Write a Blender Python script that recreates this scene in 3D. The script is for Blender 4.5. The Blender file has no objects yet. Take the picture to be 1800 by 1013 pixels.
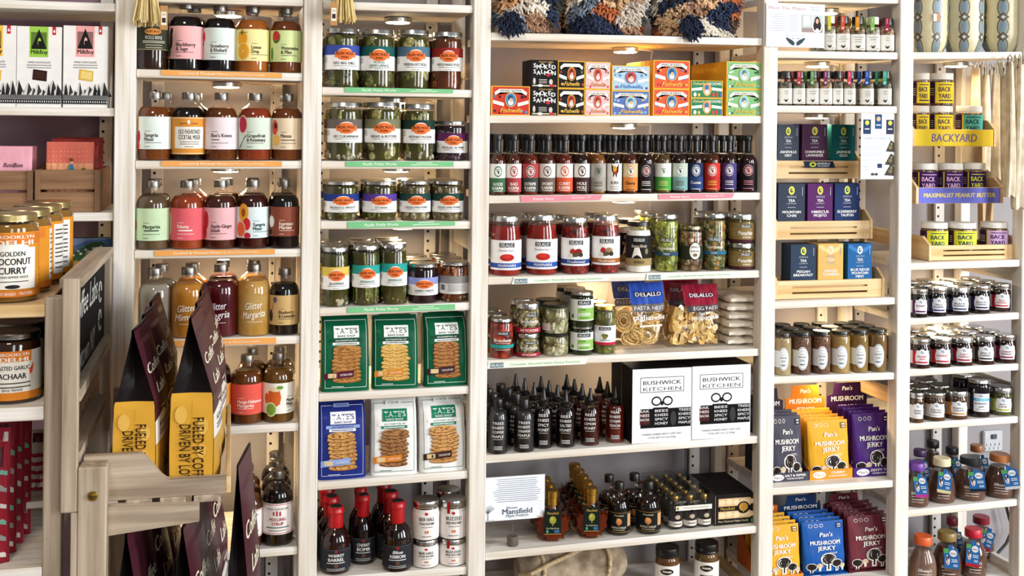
import bpy, bmesh, math, random
import numpy as np
from math import sin, cos, pi, asin, atan2, sqrt, radians

SC = bpy.context.scene
COL = SC.collection
random.seed(7)

# ------------------------------------------------------------------ camera
F, VX, RHO, PY = 2000.0, 405.0, 0.011, 215.0      # focal length in px, depth vanishing point, roll, horizon row
PSI = math.atan((900 - VX) / F)
CAM = np.array([0.0, -2.5, 1.5])
FW = np.array([sin(PSI), cos(PSI), 0.0])
R0 = np.array([cos(PSI), -sin(PSI), 0.0])
Z0 = np.array([0.0, 0.0, 1.0])
RT = cos(RHO) * R0 + sin(RHO) * Z0
UP = cos(RHO) * Z0 - sin(RHO) * R0
cd = bpy.data.cameras.new('camera')
cam = bpy.data.objects.new('camera', cd)
COL.objects.link(cam)
from mathutils import Matrix, Vector
cam.matrix_world = Matrix(((RT[0], UP[0], -FW[0], CAM[0]), (RT[1], UP[1], -FW[1], CAM[1]), (RT[2], UP[2], -FW[2], CAM[2]), (0, 0, 0, 1)))
cd.sensor_width = 36
cd.lens = 36 * F / 1800
cd.shift_y = (PY - 506.5) / 1800
cd.clip_start = 0.05
SC.camera = cam

# ------------------------------------------------------------------ light and exposure
SC.view_settings.view_transform = 'Standard'
SC.view_settings.look = 'None'
SC.view_settings.exposure = 0.17
SC.view_settings.gamma = 1.0
SC.view_settings.use_curve_mapping = False
SC.cycles.use_denoising = True
SC.cycles.max_bounces = 10
SC.cycles.transparent_max_bounces = 32
SC.cycles.caustics_reflective = False
SC.cycles.caustics_refractive = False
WORLD_STRENGTH, WINDOW_W, PUCK_W = 0.17, 165.0, 0.6
w = bpy.data.worlds.new('shop_daylight')
SC.world = w
w.use_nodes = True
w.node_tree.nodes['Background'].inputs[0].default_value = (0.93, 0.96, 1.0, 1)
w.node_tree.nodes['Background'].inputs[1].default_value = WORLD_STRENGTH

def area_light(name, loc, target, sx, sy, watts, col):
    l = bpy.data.lights.new(name, 'AREA')
    l.shape = 'RECTANGLE'
    l.size, l.size_y, l.energy, l.color = sx, sy, watts, col
    o = bpy.data.objects.new(name, l)
    COL.objects.link(o)
    o.location = loc
    o.rotation_euler = (Vector(target) - Vector(loc)).to_track_quat('-Z', 'Y').to_euler()
    return o
# the shop window behind and to the right of the camera: two tall panes, and a weaker one kept for streak highlights and front fill
area_light('shop_window_light', (4.3, -2.5, 1.8), (1.2, 0, 1.1), 1.0, 2.4, WINDOW_W, (0.95, 0.98, 1))
area_light('shop_window_light', (3.0, -4.2, 1.9), (1.0, 0, 1.1), 0.8, 2.2, WINDOW_W * .45, (0.95, 0.98, 1))
area_light('shop_window_light', (0.9, -5.0, 2.0), (0.6, 0, 1.1), 0.8, 2.2, WINDOW_W * .22, (0.97, 0.99, 1))
area_light('left_fill_light', (-0.6, -2.2, 3.1), (-0.1, 0, 1.0), 0.5, 0.5, 24, (1, 0.89, 0.74))  # added warm fill from overhead to brighten the left bays, not a fixture

CROP = dict(L1=(0,0,3.896),L2=(0,220,2.979),L3=(0,520,2.055),A1=(220,0,3.376),A2=(220,290,3.165),A3=(120,430,2.739),A4=(120,740,3.711),
    B1=(550,0,3.494),B2=(550,280,3.753),B3=(550,540,3.269),B4=(550,830,5.534),C1=(850,0,3.6),C2=(850,200,3.376),C3=(850,470,3.6),C4=(850,620,2.578),
    D1=(1330,0,4.825),D2=(1330,190,2.893),D3=(1330,520,4.054),D4=(1330,660,2.871),E1=(1580,0,3.895),E2=(1580,260,3.618),E3=(1580,480,3.618),E4=(1580,740,3.709),
    P=(0,0,1))
def px(c, x, y):
    a = CROP[c]
    return a[0] + x / a[2], a[1] + y / a[2]
def ray(u, v):
    return RT * (u - 900) / F + UP * (PY - v) / F + FW
def un(u, v, Y=0.0):                       # the point seen at (u, v) at distance Y behind the shelf fronts
    D = ray(u, v)
    return CAM + D * ((Y - CAM[1]) / D[1])
def unz(u, v, z):                          # the point seen at (u, v) on the level z
    D = ray(u, v)
    return CAM + D * ((z - CAM[2]) / D[2])

# ------------------------------------------------------------------ materials
def lin(h):
    h = h.lstrip('#')
    if len(h) == 3: h = ''.join(c * 2 for c in h)
    r = []
    for i in (0, 2, 4):
        c = int(h[i:i+2], 16) / 255
        r.append(c / 12.92 if c < .04045 else ((c + .055) / 1.055) ** 2.4)
    return (*r, 1)
MATS = {}
def newmat(name):
    m = bpy.data.materials.new(name)
    m.use_nodes = True
    nt = m.node_tree
    return m, nt, nt.nodes['Principled BSDF']
def sc_(c, k): return (min(1, c[0]*k), min(1, c[1]*k), min(1, c[2]*k), 1)
def noise_mix(nt, a, b, scale, stretch=(1,1,1), detail=3, lo=.35, hi=.65, kind='noise'):
    tc = nt.nodes.new('ShaderNodeTexCoord'); mp = nt.nodes.new('ShaderNodeMapping')
    mp.inputs['Scale'].default_value = stretch
    nt.links.new(tc.outputs['Object'], mp.inputs[0])
    if kind == 'noise':
        n = nt.nodes.new('ShaderNodeTexNoise'); n.inputs['Detail'].default_value = detail
    else:
        n = nt.nodes.new('ShaderNodeTexVoronoi')
    n.inputs['Scale'].default_value = scale
    nt.links.new(mp.outputs[0], n.inputs['Vector'])
    rp = nt.nodes.new('ShaderNodeValToRGB')
    rp.color_ramp.elements[0].position, rp.color_ramp.elements[0].color = lo, a
    rp.color_ramp.elements[1].position, rp.color_ramp.elements[1].color = hi, b
    nt.links.new(n.outputs[0], rp.inputs[0])
    return rp, n, mp
def paper(h, rough=.55):
    k = ('paper', h, rough)
    if k not in MATS:
        m, nt, p = newmat('printed_' + h)
        c = lin(h)
        rp, *_ = noise_mix(nt, sc_(c, .93), c, 40)
        nt.links.new(rp.outputs[0], p.inputs['Base Color'])
        p.inputs['Roughness'].default_value = rough; p.inputs['Specular IOR Level'].default_value = .1
        MATS[k] = m
    return MATS[k]
def foil(h): return paper(h, .34)
def plastic(h, rough=.32):
    k = ('plastic', h, rough)
    if k not in MATS:
        m, nt, p = newmat('plastic_' + h)
        c = lin(h)
        rp, *_ = noise_mix(nt, sc_(c, .9), c, 60)
        nt.links.new(rp.outputs[0], p.inputs['Base Color'])
        p.inputs['Roughness'].default_value = rough
        MATS[k] = m
    return MATS[k]
def metal(h='c9c9c6', rough=.28):
    k = ('metal', h, rough)
    if k not in MATS:
        m, nt, p = newmat('metal_' + h)
        rp, *_ = noise_mix(nt, sc_(lin(h), .85), lin(h), 120)
        nt.links.new(rp.outputs[0], p.inputs['Base Color'])
        p.inputs['Metallic'].default_value = 1
        p.inputs['Roughness'].default_value = rough
        MATS[k] = m
    return MATS[k]
def glass(tint='ffffff'):
    k = ('glass', tint)
    if k not in MATS:
        m = bpy.data.materials.new('clear_glass_' + tint); m.use_nodes = True
        nt = m.node_tree; nt.nodes.clear()
        out = nt.nodes.new('ShaderNodeOutputMaterial'); mix = nt.nodes.new('ShaderNodeMixShader')
        tr = nt.nodes.new('ShaderNodeBsdfTransparent'); gl = nt.nodes.new('ShaderNodeBsdfGlossy')
        lw = nt.nodes.new('ShaderNodeLayerWeight'); lw.inputs['Blend'].default_value = .5
        pw = nt.nodes.new('ShaderNodeMath'); pw.operation = 'POWER'; pw.inputs[1].default_value = 4.5; nt.links.new(lw.outputs['Facing'], pw.inputs[0])
        ml = nt.nodes.new('ShaderNodeMath'); ml.operation = 'MULTIPLY_ADD'; ml.inputs[1].default_value = .85; ml.inputs[2].default_value = .045; nt.links.new(pw.outputs[0], ml.inputs[0])
        tr.inputs[0].default_value = lin(tint); gl.inputs['Roughness'].default_value = .03
        ns = nt.nodes.new('ShaderNodeTexNoise'); ns.inputs['Scale'].default_value = 25
        tc = nt.nodes.new('ShaderNodeTexCoord'); nt.links.new(tc.outputs['Object'], ns.inputs['Vector'])
        bp = nt.nodes.new('ShaderNodeBump'); bp.inputs['Strength'].default_value = .08; bp.inputs['Distance'].default_value = .003
        nt.links.new(ns.outputs[0], bp.inputs['Height']); nt.links.new(bp.outputs[0], gl.inputs['Normal'])
        nt.links.new(ml.outputs[0], mix.inputs[0]); nt.links.new(tr.outputs[0], mix.inputs[1]); nt.links.new(gl.outputs[0], mix.inputs[2])
        nt.links.new(mix.outputs[0], out.inputs[0])
        MATS[k] = m
    return MATS[k]
def translucent_out(nt, p, col_out, amount, col=None):
    out = nt.nodes['Material Output']; mix = nt.nodes.new('ShaderNodeMixShader'); t = nt.nodes.new('ShaderNodeBsdfTranslucent')
    mix.inputs[0].default_value = amount
    if col_out is not None: nt.links.new(col_out, t.inputs[0])
    else: t.inputs[0].default_value = col
    nt.links.new(p.outputs[0], mix.inputs[1]); nt.links.new(t.outputs[0], mix.inputs[2]); nt.links.new(mix.outputs[0], out.inputs[0])
def liquid(h, h2=None, clear=0.0):
    k = ('liquid', h, h2, clear)
    if k not in MATS:
        m, nt, p = newmat('liquid_' + h)
        c = lin(h)
        rp, *_ = noise_mix(nt, lin(h2) if h2 else sc_(c, .8), c, 18)
        nt.links.new(rp.outputs[0], p.inputs['Base Color'])
        p.inputs['Roughness'].default_value = .12
        if clear:
            p.inputs['Alpha'].default_value = 1 - clear
        translucent_out(nt, p, rp.outputs[0], .35)
        MATS[k] = m
    return MATS[k]
def chunks(a, b, scale=70, c=None, stretch=(1, 1, 1)):
    k = ('chunks', a, b, scale, c, stretch)
    if k not in MATS:
        m, nt, p = newmat('preserve_' + a)
        rp, n, mp = noise_mix(nt, sc_(lin(b), 1.5), sc_(lin(a), .6), scale, stretch, lo=.1, hi=.72, kind='voronoi')
        e = rp.color_ramp.elements.new(.45); e.color = lin(c or b)
        n2 = nt.nodes.new('ShaderNodeTexVoronoi'); n2.inputs['Scale'].default_value = scale * .6
        nt.links.new(mp.outputs[0], n2.inputs['Vector'])
        mx = nt.nodes.new('ShaderNodeMixRGB'); mx.blend_type = 'MULTIPLY'; mx.inputs[0].default_value = .45
        sp = nt.nodes.new('ShaderNodeSeparateColor'); nt.links.new(n2.outputs['Color'], sp.inputs[0])
        nt.links.new(rp.outputs[0], mx.inputs[1]); nt.links.new(sp.outputs[0], mx.inputs[2])
        nt.links.new(mx.outputs[0], p.inputs['Base Color'])
        bp = nt.nodes.new('ShaderNodeBump'); bp.inputs['Strength'].default_value = .5; bp.inputs['Distance'].default_value = .004
        nt.links.new(n.outputs[0], bp.inputs['Height']); nt.links.new(bp.outputs[0], p.inputs['Normal'])
        p.inputs['Roughness'].default_value = .3
        translucent_out(nt, p, mx.outputs[0], .25)
        MATS[k] = m
    return MATS[k]
def wood(name, base, streak, axis='x', amount=(.42, .68), rough=.6, scale=9):
    k = ('wood', name, axis)
    if k not in MATS:
        m, nt, p = newmat('wood_' + name + '_' + axis)
        st = {'x': (.35, 6, 6), 'y': (6, .35, 6), 'z': (6, 6, .35)}[axis]
        rp, n, mp = noise_mix(nt, lin(base), lin(streak), scale, st, detail=6, lo=amount[0], hi=amount[1])
        st2 = {'x': (1, 40, 40), 'y': (40, 1, 40), 'z': (40, 40, 1)}[axis]
        n2 = nt.nodes.new('ShaderNodeTexNoise'); n2.inputs['Scale'].default_value = 4; n2.inputs['Detail'].default_value = 4
        mp2 = nt.nodes.new('ShaderNodeMapping'); mp2.inputs['Scale'].default_value = st2
        tc = nt.nodes.new('ShaderNodeTexCoord'); nt.links.new(tc.outputs['Object'], mp2.inputs[0]); nt.links.new(mp2.outputs[0], n2.inputs['Vector'])
        mx = nt.nodes.new('ShaderNodeMixRGB'); mx.blend_type = 'MULTIPLY'; mx.inputs[0].default_value = .35
        r2 = nt.nodes.new('ShaderNodeValToRGB'); r2.color_ramp.elements[0].position = .3; r2.color_ramp.elements[0].color = (.55, .5, .45, 1); r2.color_ramp.elements[1].position = .6
        nt.links.new(n2.outputs[0], r2.inputs[0]); nt.links.new(rp.outputs[0], mx.inputs[1]); nt.links.new(r2.outputs[0], mx.inputs[2])
        nt.links.new(mx.outputs[0], p.inputs['Base Color'])
        bp = nt.nodes.new('ShaderNodeBump'); bp.inputs['Strength'].default_value = .15; bp.inputs['Distance'].default_value = .002
        nt.links.new(n2.outputs[0], bp.inputs['Height']); nt.links.new(bp.outputs[0], p.inputs['Normal'])
        p.inputs['Roughness'].default_value = rough
        MATS[k] = m
    return MATS[k]
def wwood(ax): return wood('whitewashed', 'f3efe8', 'd9cdbb', ax)
def gwood(ax): return wood('weathered', 'c2b19b', '8f7d69', ax, (.38, .66))
def pine(ax): return wood('pine', 'e6c898', 'cfa668', ax, (.4, .7))
def crate_wood(ax): return wood('brown_crate', '9a7350', '6d4c31', ax, (.4, .7))
def emissive(name, col, strength):
    m = bpy.data.materials.new(name); m.use_nodes = True
    p = m.node_tree.nodes['Principled BSDF']
    p.inputs['Base Color'].default_value = (1, 1, 1, 1)
    p.inputs['Emission Color'].default_value = (*col, 1)
    p.inputs['Emission Strength'].default_value = strength
    return m
def cloth(h, h2, scale=60):
    k = ('cloth', h, h2)
    if k not in MATS:
        m, nt, p = newmat('cloth_' + h)
        rp, n, mp = noise_mix(nt, lin(h), lin(h2), scale)
        nt.links.new(rp.outputs[0], p.inputs['Base Color'])
        p.inputs['Roughness'].default_value = .9
        MATS[k] = m
    return MATS[k]

# ------------------------------------------------------------------ mesh builder
class MB:
    def __init__(self):
        self.v, self.f, self.m, self.s, self.mats = [], [], [], [], []
    def mi(self, mat):
        if mat not in self.mats: self.mats.append(mat)
        return self.mats.index(mat)
    def add(self, vs, fs, mat, smooth=False):
        o = len(self.v); i = self.mi(mat)
        self.v.extend(tuple(map(float, q)) for q in vs)
        for f in fs:
            self.f.append(tuple(o + j for j in f)); self.m.append(i); self.s.append(smooth)
    def mesh(self, name):
        me = bpy.data.meshes.new(name)
        me.from_pydata(self.v, [], self.f)
        for m in self.mats: me.materials.append(m)
        me.polygons.foreach_set('material_index', self.m)
        me.polygons.foreach_set('use_smooth', self.s)
        if any(self.s): me.set_sharp_from_angle(angle=radians(38))
        me.update()
        return me
    def obj(self, name, parent=None, loc=(0, 0, 0), rz=0.0):
        o = bpy.data.objects.new(name, self.mesh(name))
        COL.objects.link(o)
        o.parent = parent; o.location = loc; o.rotation_euler = (0, 0, rz)
        return o
    def box(self, x0, x1, y0, y1, z0, z1, mat, bev=.0015, skew=None):
        bm = bmesh.new(); bmesh.ops.create_cube(bm, size=1)
        for q in bm.verts:
            q.co = ((x0 + x1) / 2 + q.co.x * (x1 - x0), (y0 + y1) / 2 + q.co.y * (y1 - y0), (z0 + z1) / 2 + q.co.z * (z1 - z0))
        b = min(bev, abs(x1 - x0) * .3, abs(y1 - y0) * .3, abs(z1 - z0) * .3)
        if b > 0: bmesh.ops.bevel(bm, geom=bm.edges[:], offset=b, segments=1, affect='EDGES')
        bm.verts.ensure_lookup_table()
        vs = [tuple(q.co) for q in bm.verts]
        if skew: vs = [skew(q) for q in vs]
        self.add(vs, [[q.index for q in f.verts] for f in bm.faces], mat)
        bm.free()
    def lathe(self, prof, mat, seg=32, n=2.0, smooth=True, caps=True, axis='z', off=(0, 0, 0)):
        vs, fs = [], []
        for r, z in prof:
            for k in range(seg):
                a = 2 * pi * k / seg
                c, s = cos(a), sin(a)
                q = r if n == 2 else r / ((abs(c) ** n + abs(s) ** n) ** (1 / n))
                p = (q * c, q * s, z)
                if axis == 'x': p = (z, q * c, q * s)
                elif axis == 'y': p = (q * s, z, q * c)
                vs.append((p[0] + off[0], p[1] + off[1], p[2] + off[2]))
        for i in range(len(prof) - 1):
            for k in range(seg):
                k2 = (k + 1) % seg
                fs.append((i * seg + k, i * seg + k2, (i + 1) * seg + k2, (i + 1) * seg + k))
        if caps:
            if prof[0][0] > 1e-6: fs.append(tuple(range(seg - 1, -1, -1)))
            if prof[-1][0] > 1e-6: fs.append(tuple((len(prof) - 1) * seg + k for k in range(seg)))
        self.add(vs, fs, mat, smooth)
    def tube(self, pts, r, mat, seg=8, closed=False):
        vs, fs = [], []
        P = [Vector(p) for p in pts]; n = len(P)
        for i, p in enumerate(P):
            t = (P[(i + 1) % n] - P[i - 1]) if closed else (P[min(i + 1, n - 1)] - P[max(i - 1, 0)])
            t.normalize()
            a = t.cross(Vector((0, 0, 1)))
            if a.length < .05: a = t.cross(Vector((1, 0, 0)))
            a.normalize(); b = t.cross(a)
            rr = r[i] if isinstance(r, (list, tuple)) else r
            for k in range(seg):
                an = 2 * pi * k / seg
                vs.append(tuple(p + (a * cos(an) + b * sin(an)) * rr))
        for i in range(n if closed else n - 1):
            j = (i + 1) % n
            for k in range(seg):
                k2 = (k + 1) % seg
                fs.append((i * seg + k, i * seg + k2, j * seg + k2, j * seg + k))
        if not closed:
            fs.append(tuple(range(seg - 1, -1, -1))); fs.append(tuple((n - 1) * seg + k for k in range(seg)))
        self.add(vs, fs, mat, True)
    def prism(self, pts, t0, t1, mat, M=lambda a, b, t: (a, t, b)):
        n = len(pts)
        vs = [M(a, b, t0) for a, b in pts] + [M(a, b, t1) for a, b in pts]
        fs = [tuple(range(n)), tuple(range(2 * n - 1, n - 1, -1))] + [(i, i + n, (i + 1) % n + n, (i + 1) % n) for i in range(n)]
        self.add(vs, fs, mat)

# ------------------------------------------------------------------ printed matter
GL = {}
def glyphs(t, bold, shear):
    k = (t, bold, shear)
    if k not in GL:
        c = bpy.data.curves.new('glyphs', 'FONT'); c.body = t; c.size = 1; c.resolution_u = 2;  c.shear = shear
        o = bpy.data.objects.new('glyphs', c); COL.objects.link(o)
        dg = bpy.context.evaluated_depsgraph_get()
        me = o.evaluated_get(dg).to_mesh()
        vs = np.array([tuple(q.co)[:2] for q in me.vertices]) if len(me.vertices) else np.zeros((0, 2))
        fs = [tuple(p.vertices) for p in me.polygons]
        o.evaluated_get(dg).to_mesh_clear()
        bpy.data.objects.remove(o); bpy.data.curves.remove(c)
        GL[k] = (vs, fs)
    return GL[k]
CAPH = None
class Surf:
    """A printable face: x in -1..1 across its visible width, y in 0..1 up its height; pt() maps arc metres and height to space."""
    def __init__(self, pt, half, z0, z1, X=None, stepx=1e9, stepz=1e9, lay=6e-5, base=3e-4, lift=0):
        self.pt, self.half, self.z0, self.z1, self.sx, self.sz, self.lay, self.base, self.lift = pt, half, z0, z1, stepx, stepz, lay, base, lift
        self.X = X or (lambda x: x * half)
    def Z(self, y): return self.z0 + y * (self.z1 - self.z0)
def cyl(R, z0, z1, n=2.0):
    rf = R if callable(R) else (lambda z: R)
    r = rf((z0 + z1) / 2)
    def pt(a, z, l):
        s = a / r; q = rf(z)
        if n != 2: q = q / ((abs(cos(s)) ** n + abs(sin(s)) ** n) ** (1 / n))
        return ((q + l) * sin(s), -(q + l) * cos(s), z)
    return Surf(pt, r, z0, z1, lambda x: r * (asin(x) if abs(x) <= 1 else math.copysign(pi / 2 + (abs(x) - 1) * 1.2, x)), r * .07, (z1 - z0) / 6 if callable(R) else 1e9, 9e-5, 4e-4, 2.2e-4)
def flat(x0, x1, y, z0, z1):
    xc = (x0 + x1) / 2
    return Surf(lambda a, z, l: (xc + a, y - l, z), (x1 - x0) / 2, z0, z1)
def draw(mb, S, els, mat=paper):
    global CAPH
    if CAPH is None: CAPH = glyphs('H', 0, 0)[0][:, 1].max()
    H = S.z1 - S.z0
    for i, e in enumerate(els):
        l = S.base + i * S.lay
        k = e[0]
        if k == 'R':
            _, xa, ya, xb, yb, col = e
            a0, a1, b0, b1 = S.X(xa), S.X(xb), S.Z(ya), S.Z(yb)
            nx = max(1, int(math.ceil((a1 - a0) / S.sx))); nz = max(1, int(math.ceil((b1 - b0) / S.sz)))
            vs = [S.pt(a0 + (a1 - a0) * p / nx, b0 + (b1 - b0) * q / nz, l) for q in range(nz + 1) for p in range(nx + 1)]
            fs = [(q * (nx + 1) + p, q * (nx + 1) + p + 1, (q + 1) * (nx + 1) + p + 1, (q + 1) * (nx + 1) + p) for q in range(nz) for p in range(nx)]
            mb.add(vs, fs, mat(col))
        elif k in 'EG':                                # ellipse / star-shaped polygon
            if k == 'E':
                _, cx, cy, rx, ry, col = e
                c = (S.X(cx), S.Z(cy)); n = 20
                rim = [(c[0] + rx * S.half * cos(2 * pi * j / n), c[1] + ry * H * sin(2 * pi * j / n)) for j in range(n)]
            else:
                _, pts, col = e
                rim = [(S.X(a), S.Z(b)) for a, b in pts]; n = len(rim)
                c = (sum(q[0] for q in rim) / n, sum(q[1] for q in rim) / n)
            m = 4 if S.sx < 1e8 else 1
            vs = [S.pt(*c, l)] + [S.pt(c[0] + (q[0] - c[0]) * t / m, c[1] + (q[1] - c[1]) * t / m, l) for t in range(1, m + 1) for q in rim]
            fs = [(0, 1 + j, 1 + (j + 1) % n) for j in range(n)]
            for t in range(m - 1):
                fs += [(1 + t * n + j, 1 + (t + 1) * n + j, 1 + (t + 1) * n + (j + 1) % n, 1 + t * n + (j + 1) % n) for j in range(n)]
            mb.add(vs, fs, mat(col))
        elif k == 'T':                                 # text, cx, cy, cap height, colour, {w, b, s, a, r}
            _, t, cx, cy, h, col = e[:6]
            o = e[6] if len(e) > 6 else {}
            vs, fs = glyphs(t, 0, o.get('s', 0))
            if not len(vs): continue
            g = vs.copy(); g[:, 0] -= vs[:, 0].min()
            wd = g[:, 0].max(); k_ = h * H / CAPH
            kx = k_ if 'w' not in o else o['w'] * S.half / wd
            bo = o.get('b', .012) * .55 * kx; g = g * (kx, k_); g[:, 1] -= h * H / 2
            if o.get('a') != 'l': g[:, 0] -= wd * kx / 2
            if 'r' in o:
                an = radians(o['r']); g = np.stack((g[:, 0] * cos(an) - g[:, 1] * sin(an), g[:, 0] * sin(an) + g[:, 1] * cos(an)), 1)
            X, Z = S.X(cx), S.Z(cy); l += S.lift
            if bo > 1e-5:                # heavier strokes: the letters struck twice
                for j, d in enumerate((-bo, bo)): mb.add([S.pt(X + q[0] + d, Z + q[1], l + j * 5e-5) for q in g], fs, mat(col))
            else: mb.add([S.pt(X + q[0], Z + q[1], l) for q in g], fs, mat(col))

# ------------------------------------------------------------------ things and setting
def thing(name, label, cat, loc=(0, 0, 0), rz=0.0, group=None):
    o = bpy.data.objects.new(name, None); COL.objects.link(o)
    o.empty_display_size = .02
    o.location = loc; o.rotation_euler = (0, 0, rz)
    tag(o, label, cat, group)
    return o
def tag(o, label, cat, group=None):
    o['label'] = label; o['category'] = cat
    if group: o['group'] = group
    return o
def struct(mb, name):
    o = mb.obj(name); o['kind'] = 'structure'; return o
def copy_thing(root, loc, label, rz=None):
    r = root.copy(); COL.objects.link(r); r.location = loc; r['label'] = label
    if rz is not None: r.rotation_euler = (0, 0, rz)
    for ch in list(root.children):
        c = ch.copy(); COL.objects.link(c); c.parent = r
        for g in list(ch.children):
            d = g.copy(); COL.objects.link(d); d.parent = c
    return r

# ------------------------------------------------------------------ the shelving
YF, YB, TH = 0.006, 0.265, 0.0175                     # shelf front, shelf back, shelf thickness
def colx(*pts): return float(np.mean([un(*q)[0] for q in pts]))
PE = {  # post edges, from several heights each
 'p1': (colx((201.5,100),(203,30)), colx((238.5,30),(235.8,450))), 'p2': (colx((534.6,100),(528,600),(523.6,880)), colx((567,100),(562,540),(556,960))),
 'p3': (colx((833,100),(827,550),(822,950)), colx((863,30),(860,480),(852,950))), 'p4': (colx((1342,100),(1338,490),(1335.4,800)), colx((1367.7,100),(1361.8,530),(1360.7,850))),
 'p5': (colx((1584,70),(1576,535),(1575,700)), colx((1607.7,60),(1600.7,520),(1597.5,900))), 'p6': (colx((1791,900),(1797,480)), colx((1818,900),(1824,480)))}
BAYS = {'L': (-.85, PE['p1'][0]), 'A': (PE['p1'][1], PE['p2'][0]), 'B': (PE['p2'][1], PE['p3'][0]), 'C': (PE['p3'][1], PE['p4'][0]), 'D': (PE['p4'][1], PE['p5'][0]), 'E': (PE['p5'][1], PE['p6'][0])}
mb = MB(); mb.box(-1.6, 3.2, .30, .34, 0, 2.9, cloth('979294', '8f8a8c', 6), 0); struct(mb, 'wall_back')
mb = MB(); mb.box(-1.5, PE['p1'][0] + .02, .294, .2995, 0, 2.8, cloth('8d7480', '806873', 6), 0); struct(mb, 'wall_left')
mb = MB(); mb.box(-2.2, 4.5, -5.6, .34, -.05, 0, wood('floor_boards', '8b6f55', '6e543d', 'x'), 0); struct(mb, 'floor')
for i, (k, (a, b)) in enumerate(PE.items()):
    mb = MB(); mb.box(-(b - a) / 2, (b - a) / 2, -.02, .02, -1.05, 1.05, wwood('z'), .002)
    o = mb.obj('trim_%d' % (i + 1), None, ((a + b) / 2, .02, 1.05)); o['kind'] = 'structure'
    mb = MB(); mb.box(-.015, .015, -.015, .015, -1.05, 1.05, wwood('z'), .002)          # rear upright of the same ladder frame
    o = mb.obj('trim_%d' % (i + 11), None, ((a + b) / 2, .278, 1.05)); o['kind'] = 'structure'
STD = wood('standard_metal', 'd8d4cf', 'cfcac4', 'z'); HOLE = paper('2a2624')
def standard(n, X, Y=.288):
    mb = MB(); mb.box(-.014, .014, -.006, .004, -.9, .9, STD, .001)
    z = -.88
    while z < .89:
        for dx in (-.0055,):
            vs = [(dx + .0035 * cos(k * pi / 5), -.0064, z + .0035 * sin(k * pi / 5)) for k in range(10)]
            mb.add(vs, [tuple(range(9, -1, -1))], HOLE)
        z += .024
    o = mb.obj('trim_%d' % n, None, (X, Y, 1.1)); o['kind'] = 'structure'
n_ = 21
for k, (a, b) in BAYS.items():
    for X in ((a + .028), (b - .045)):
        if X > -.6: standard(n_, X); n_ += 1

SHELF = {}
NAMES = {'L': 'far left', 'A': 'cocktail mixer', 'B': 'pickle and cookie', 'C': 'wide middle', 'D': 'tea and spice', 'E': 'far right'}
ORD = ['top', 'second', 'third', 'fourth', 'fifth', 'sixth', 'seventh', 'eighth', 'ninth', 'tenth', 'eleventh', 'twelfth']
def shelf(key, c, x0, y0, x1, y1, level=False, lamp=None, desc=''):
    bay = key[0]
    a, b = un(*px(c, x0, y0), YF), un(*px(c, x1, y1), YF)
    X0, X1 = BAYS[bay]
    if level: za = zb = (a[2] + b[2]) / 2
    else:
        s = (b[2] - a[2]) / (b[0] - a[0]); za, zb = a[2] + s * (X0 - a[0]), a[2] + s * (X1 - a[0])
    SHELF[key] = (X0, za, X1, zb)
    mb = MB(); xc, zc = (X0 + X1) / 2, (za + zb) / 2
    sk = lambda q: (q[0], q[1], q[2] + (zb - za) * q[0] / (X1 - X0))
    mb.box(X0 - xc + .0008, X1 - xc - .0008, YF, YB, -TH, 0, wwood('x'), .0015, sk)
    o = mb.obj('shelf_board', None, (xc, 0, zc))
    tag(o, desc or '%s whitewashed shelf board of the %s bay' % (ORD[sum(1 for q in SHELF if q[0] == bay) - 1], NAMES[bay]), 'shelf', 'whitewashed shelf boards')
    if lamp: puck(key, *lamp)
def sz(key, X):
    a, za, b, zb = SHELF[key]
    return za + (zb - za) * (X - a) / (b - a)
LENS = emissive('lamp_lens', (1, .86, .6), 14)
def puck(key, c, x, y, Y=.165, cable=1):
    u, v = px(c, x, y)
    X = un(u, v, Y)[0]; z = sz(key, X) - TH
    t = thing('puck_light', 'round white under-shelf lamp fixed below the %s' % LAMPWHERE[key], 'lamp', (X, Y, z), 0, 'under-shelf puck lamps')
    mb = MB(); mb.lathe([(.028, 0), (.033, -.002), (.033, -.011), (.029, -.012)], metal('d9d4c8', .3), 28); hs_ = mb.obj('lamp_housing', t)
    mb = MB(); mb.lathe([(.0285, -.0115), (.027, -.0135), (.018, -.0145), (0, -.015)], LENS, 28, caps=False); mb.obj('lamp_lens', hs_)
    if cable:
        mb = MB(); mb.tube([(.033, .0, -.004), (.06, .02, -.004), (.095, .06, -.004), (.11, .105, -.006), (.112, .115, -.02), (.112, .117, -.1)], .0022, plastic('e8ddc6'), 6); mb.obj('cable', t)
    l = bpy.data.lights.new('lamp_glow', 'AREA'); l.shape = 'DISK'; l.size = .05; l.energy = PUCK_W; l.color = (1, .70, .36); l.spread = radians(165)
    o = bpy.data.objects.new('lamp_glow', l); COL.objects.link(o); o.parent = t; o.location = (0, 0, -.017)
LAMPWHERE = {'B5': 'green cookie bags', 'A0': 'topmost board of the mixer bottle bay', 'A1': 'top row of mixer bottles', 'A2': 'second row of mixer bottles', 'A3': 'third row of mixer bottles', 'A4': 'row of glitter bottles',
 'A5': 'board under the coral label mixer bottle', 'B0': 'board above the top pickle jars', 'B1': 'top row of pickle jars', 'B2': 'second row of pickle jars', 'B3': 'third row of pickle jars', 'B4': 'shelf of asparagus jars', 'C0': 'shaggy cushions', 'C1': 'tinned fish boxes',
 'C2': 'hot sauce bottles', 'C3': 'tomato sauce jars', 'C4': 'pasta bags', 'D0': 'topmost board of the spice bay', 'D1': 'upper row of spice jars', 'D2': 'lower row of spice jars', 'D3': 'tea display', 'D4': 'mustard jars',
 'E1': 'patterned vases', 'E3': 'peanut butter display', 'E4': 'berry jam jars', 'L0': 'top board of the chocolate bay', 'L1': 'chocolate boxes'}
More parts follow.
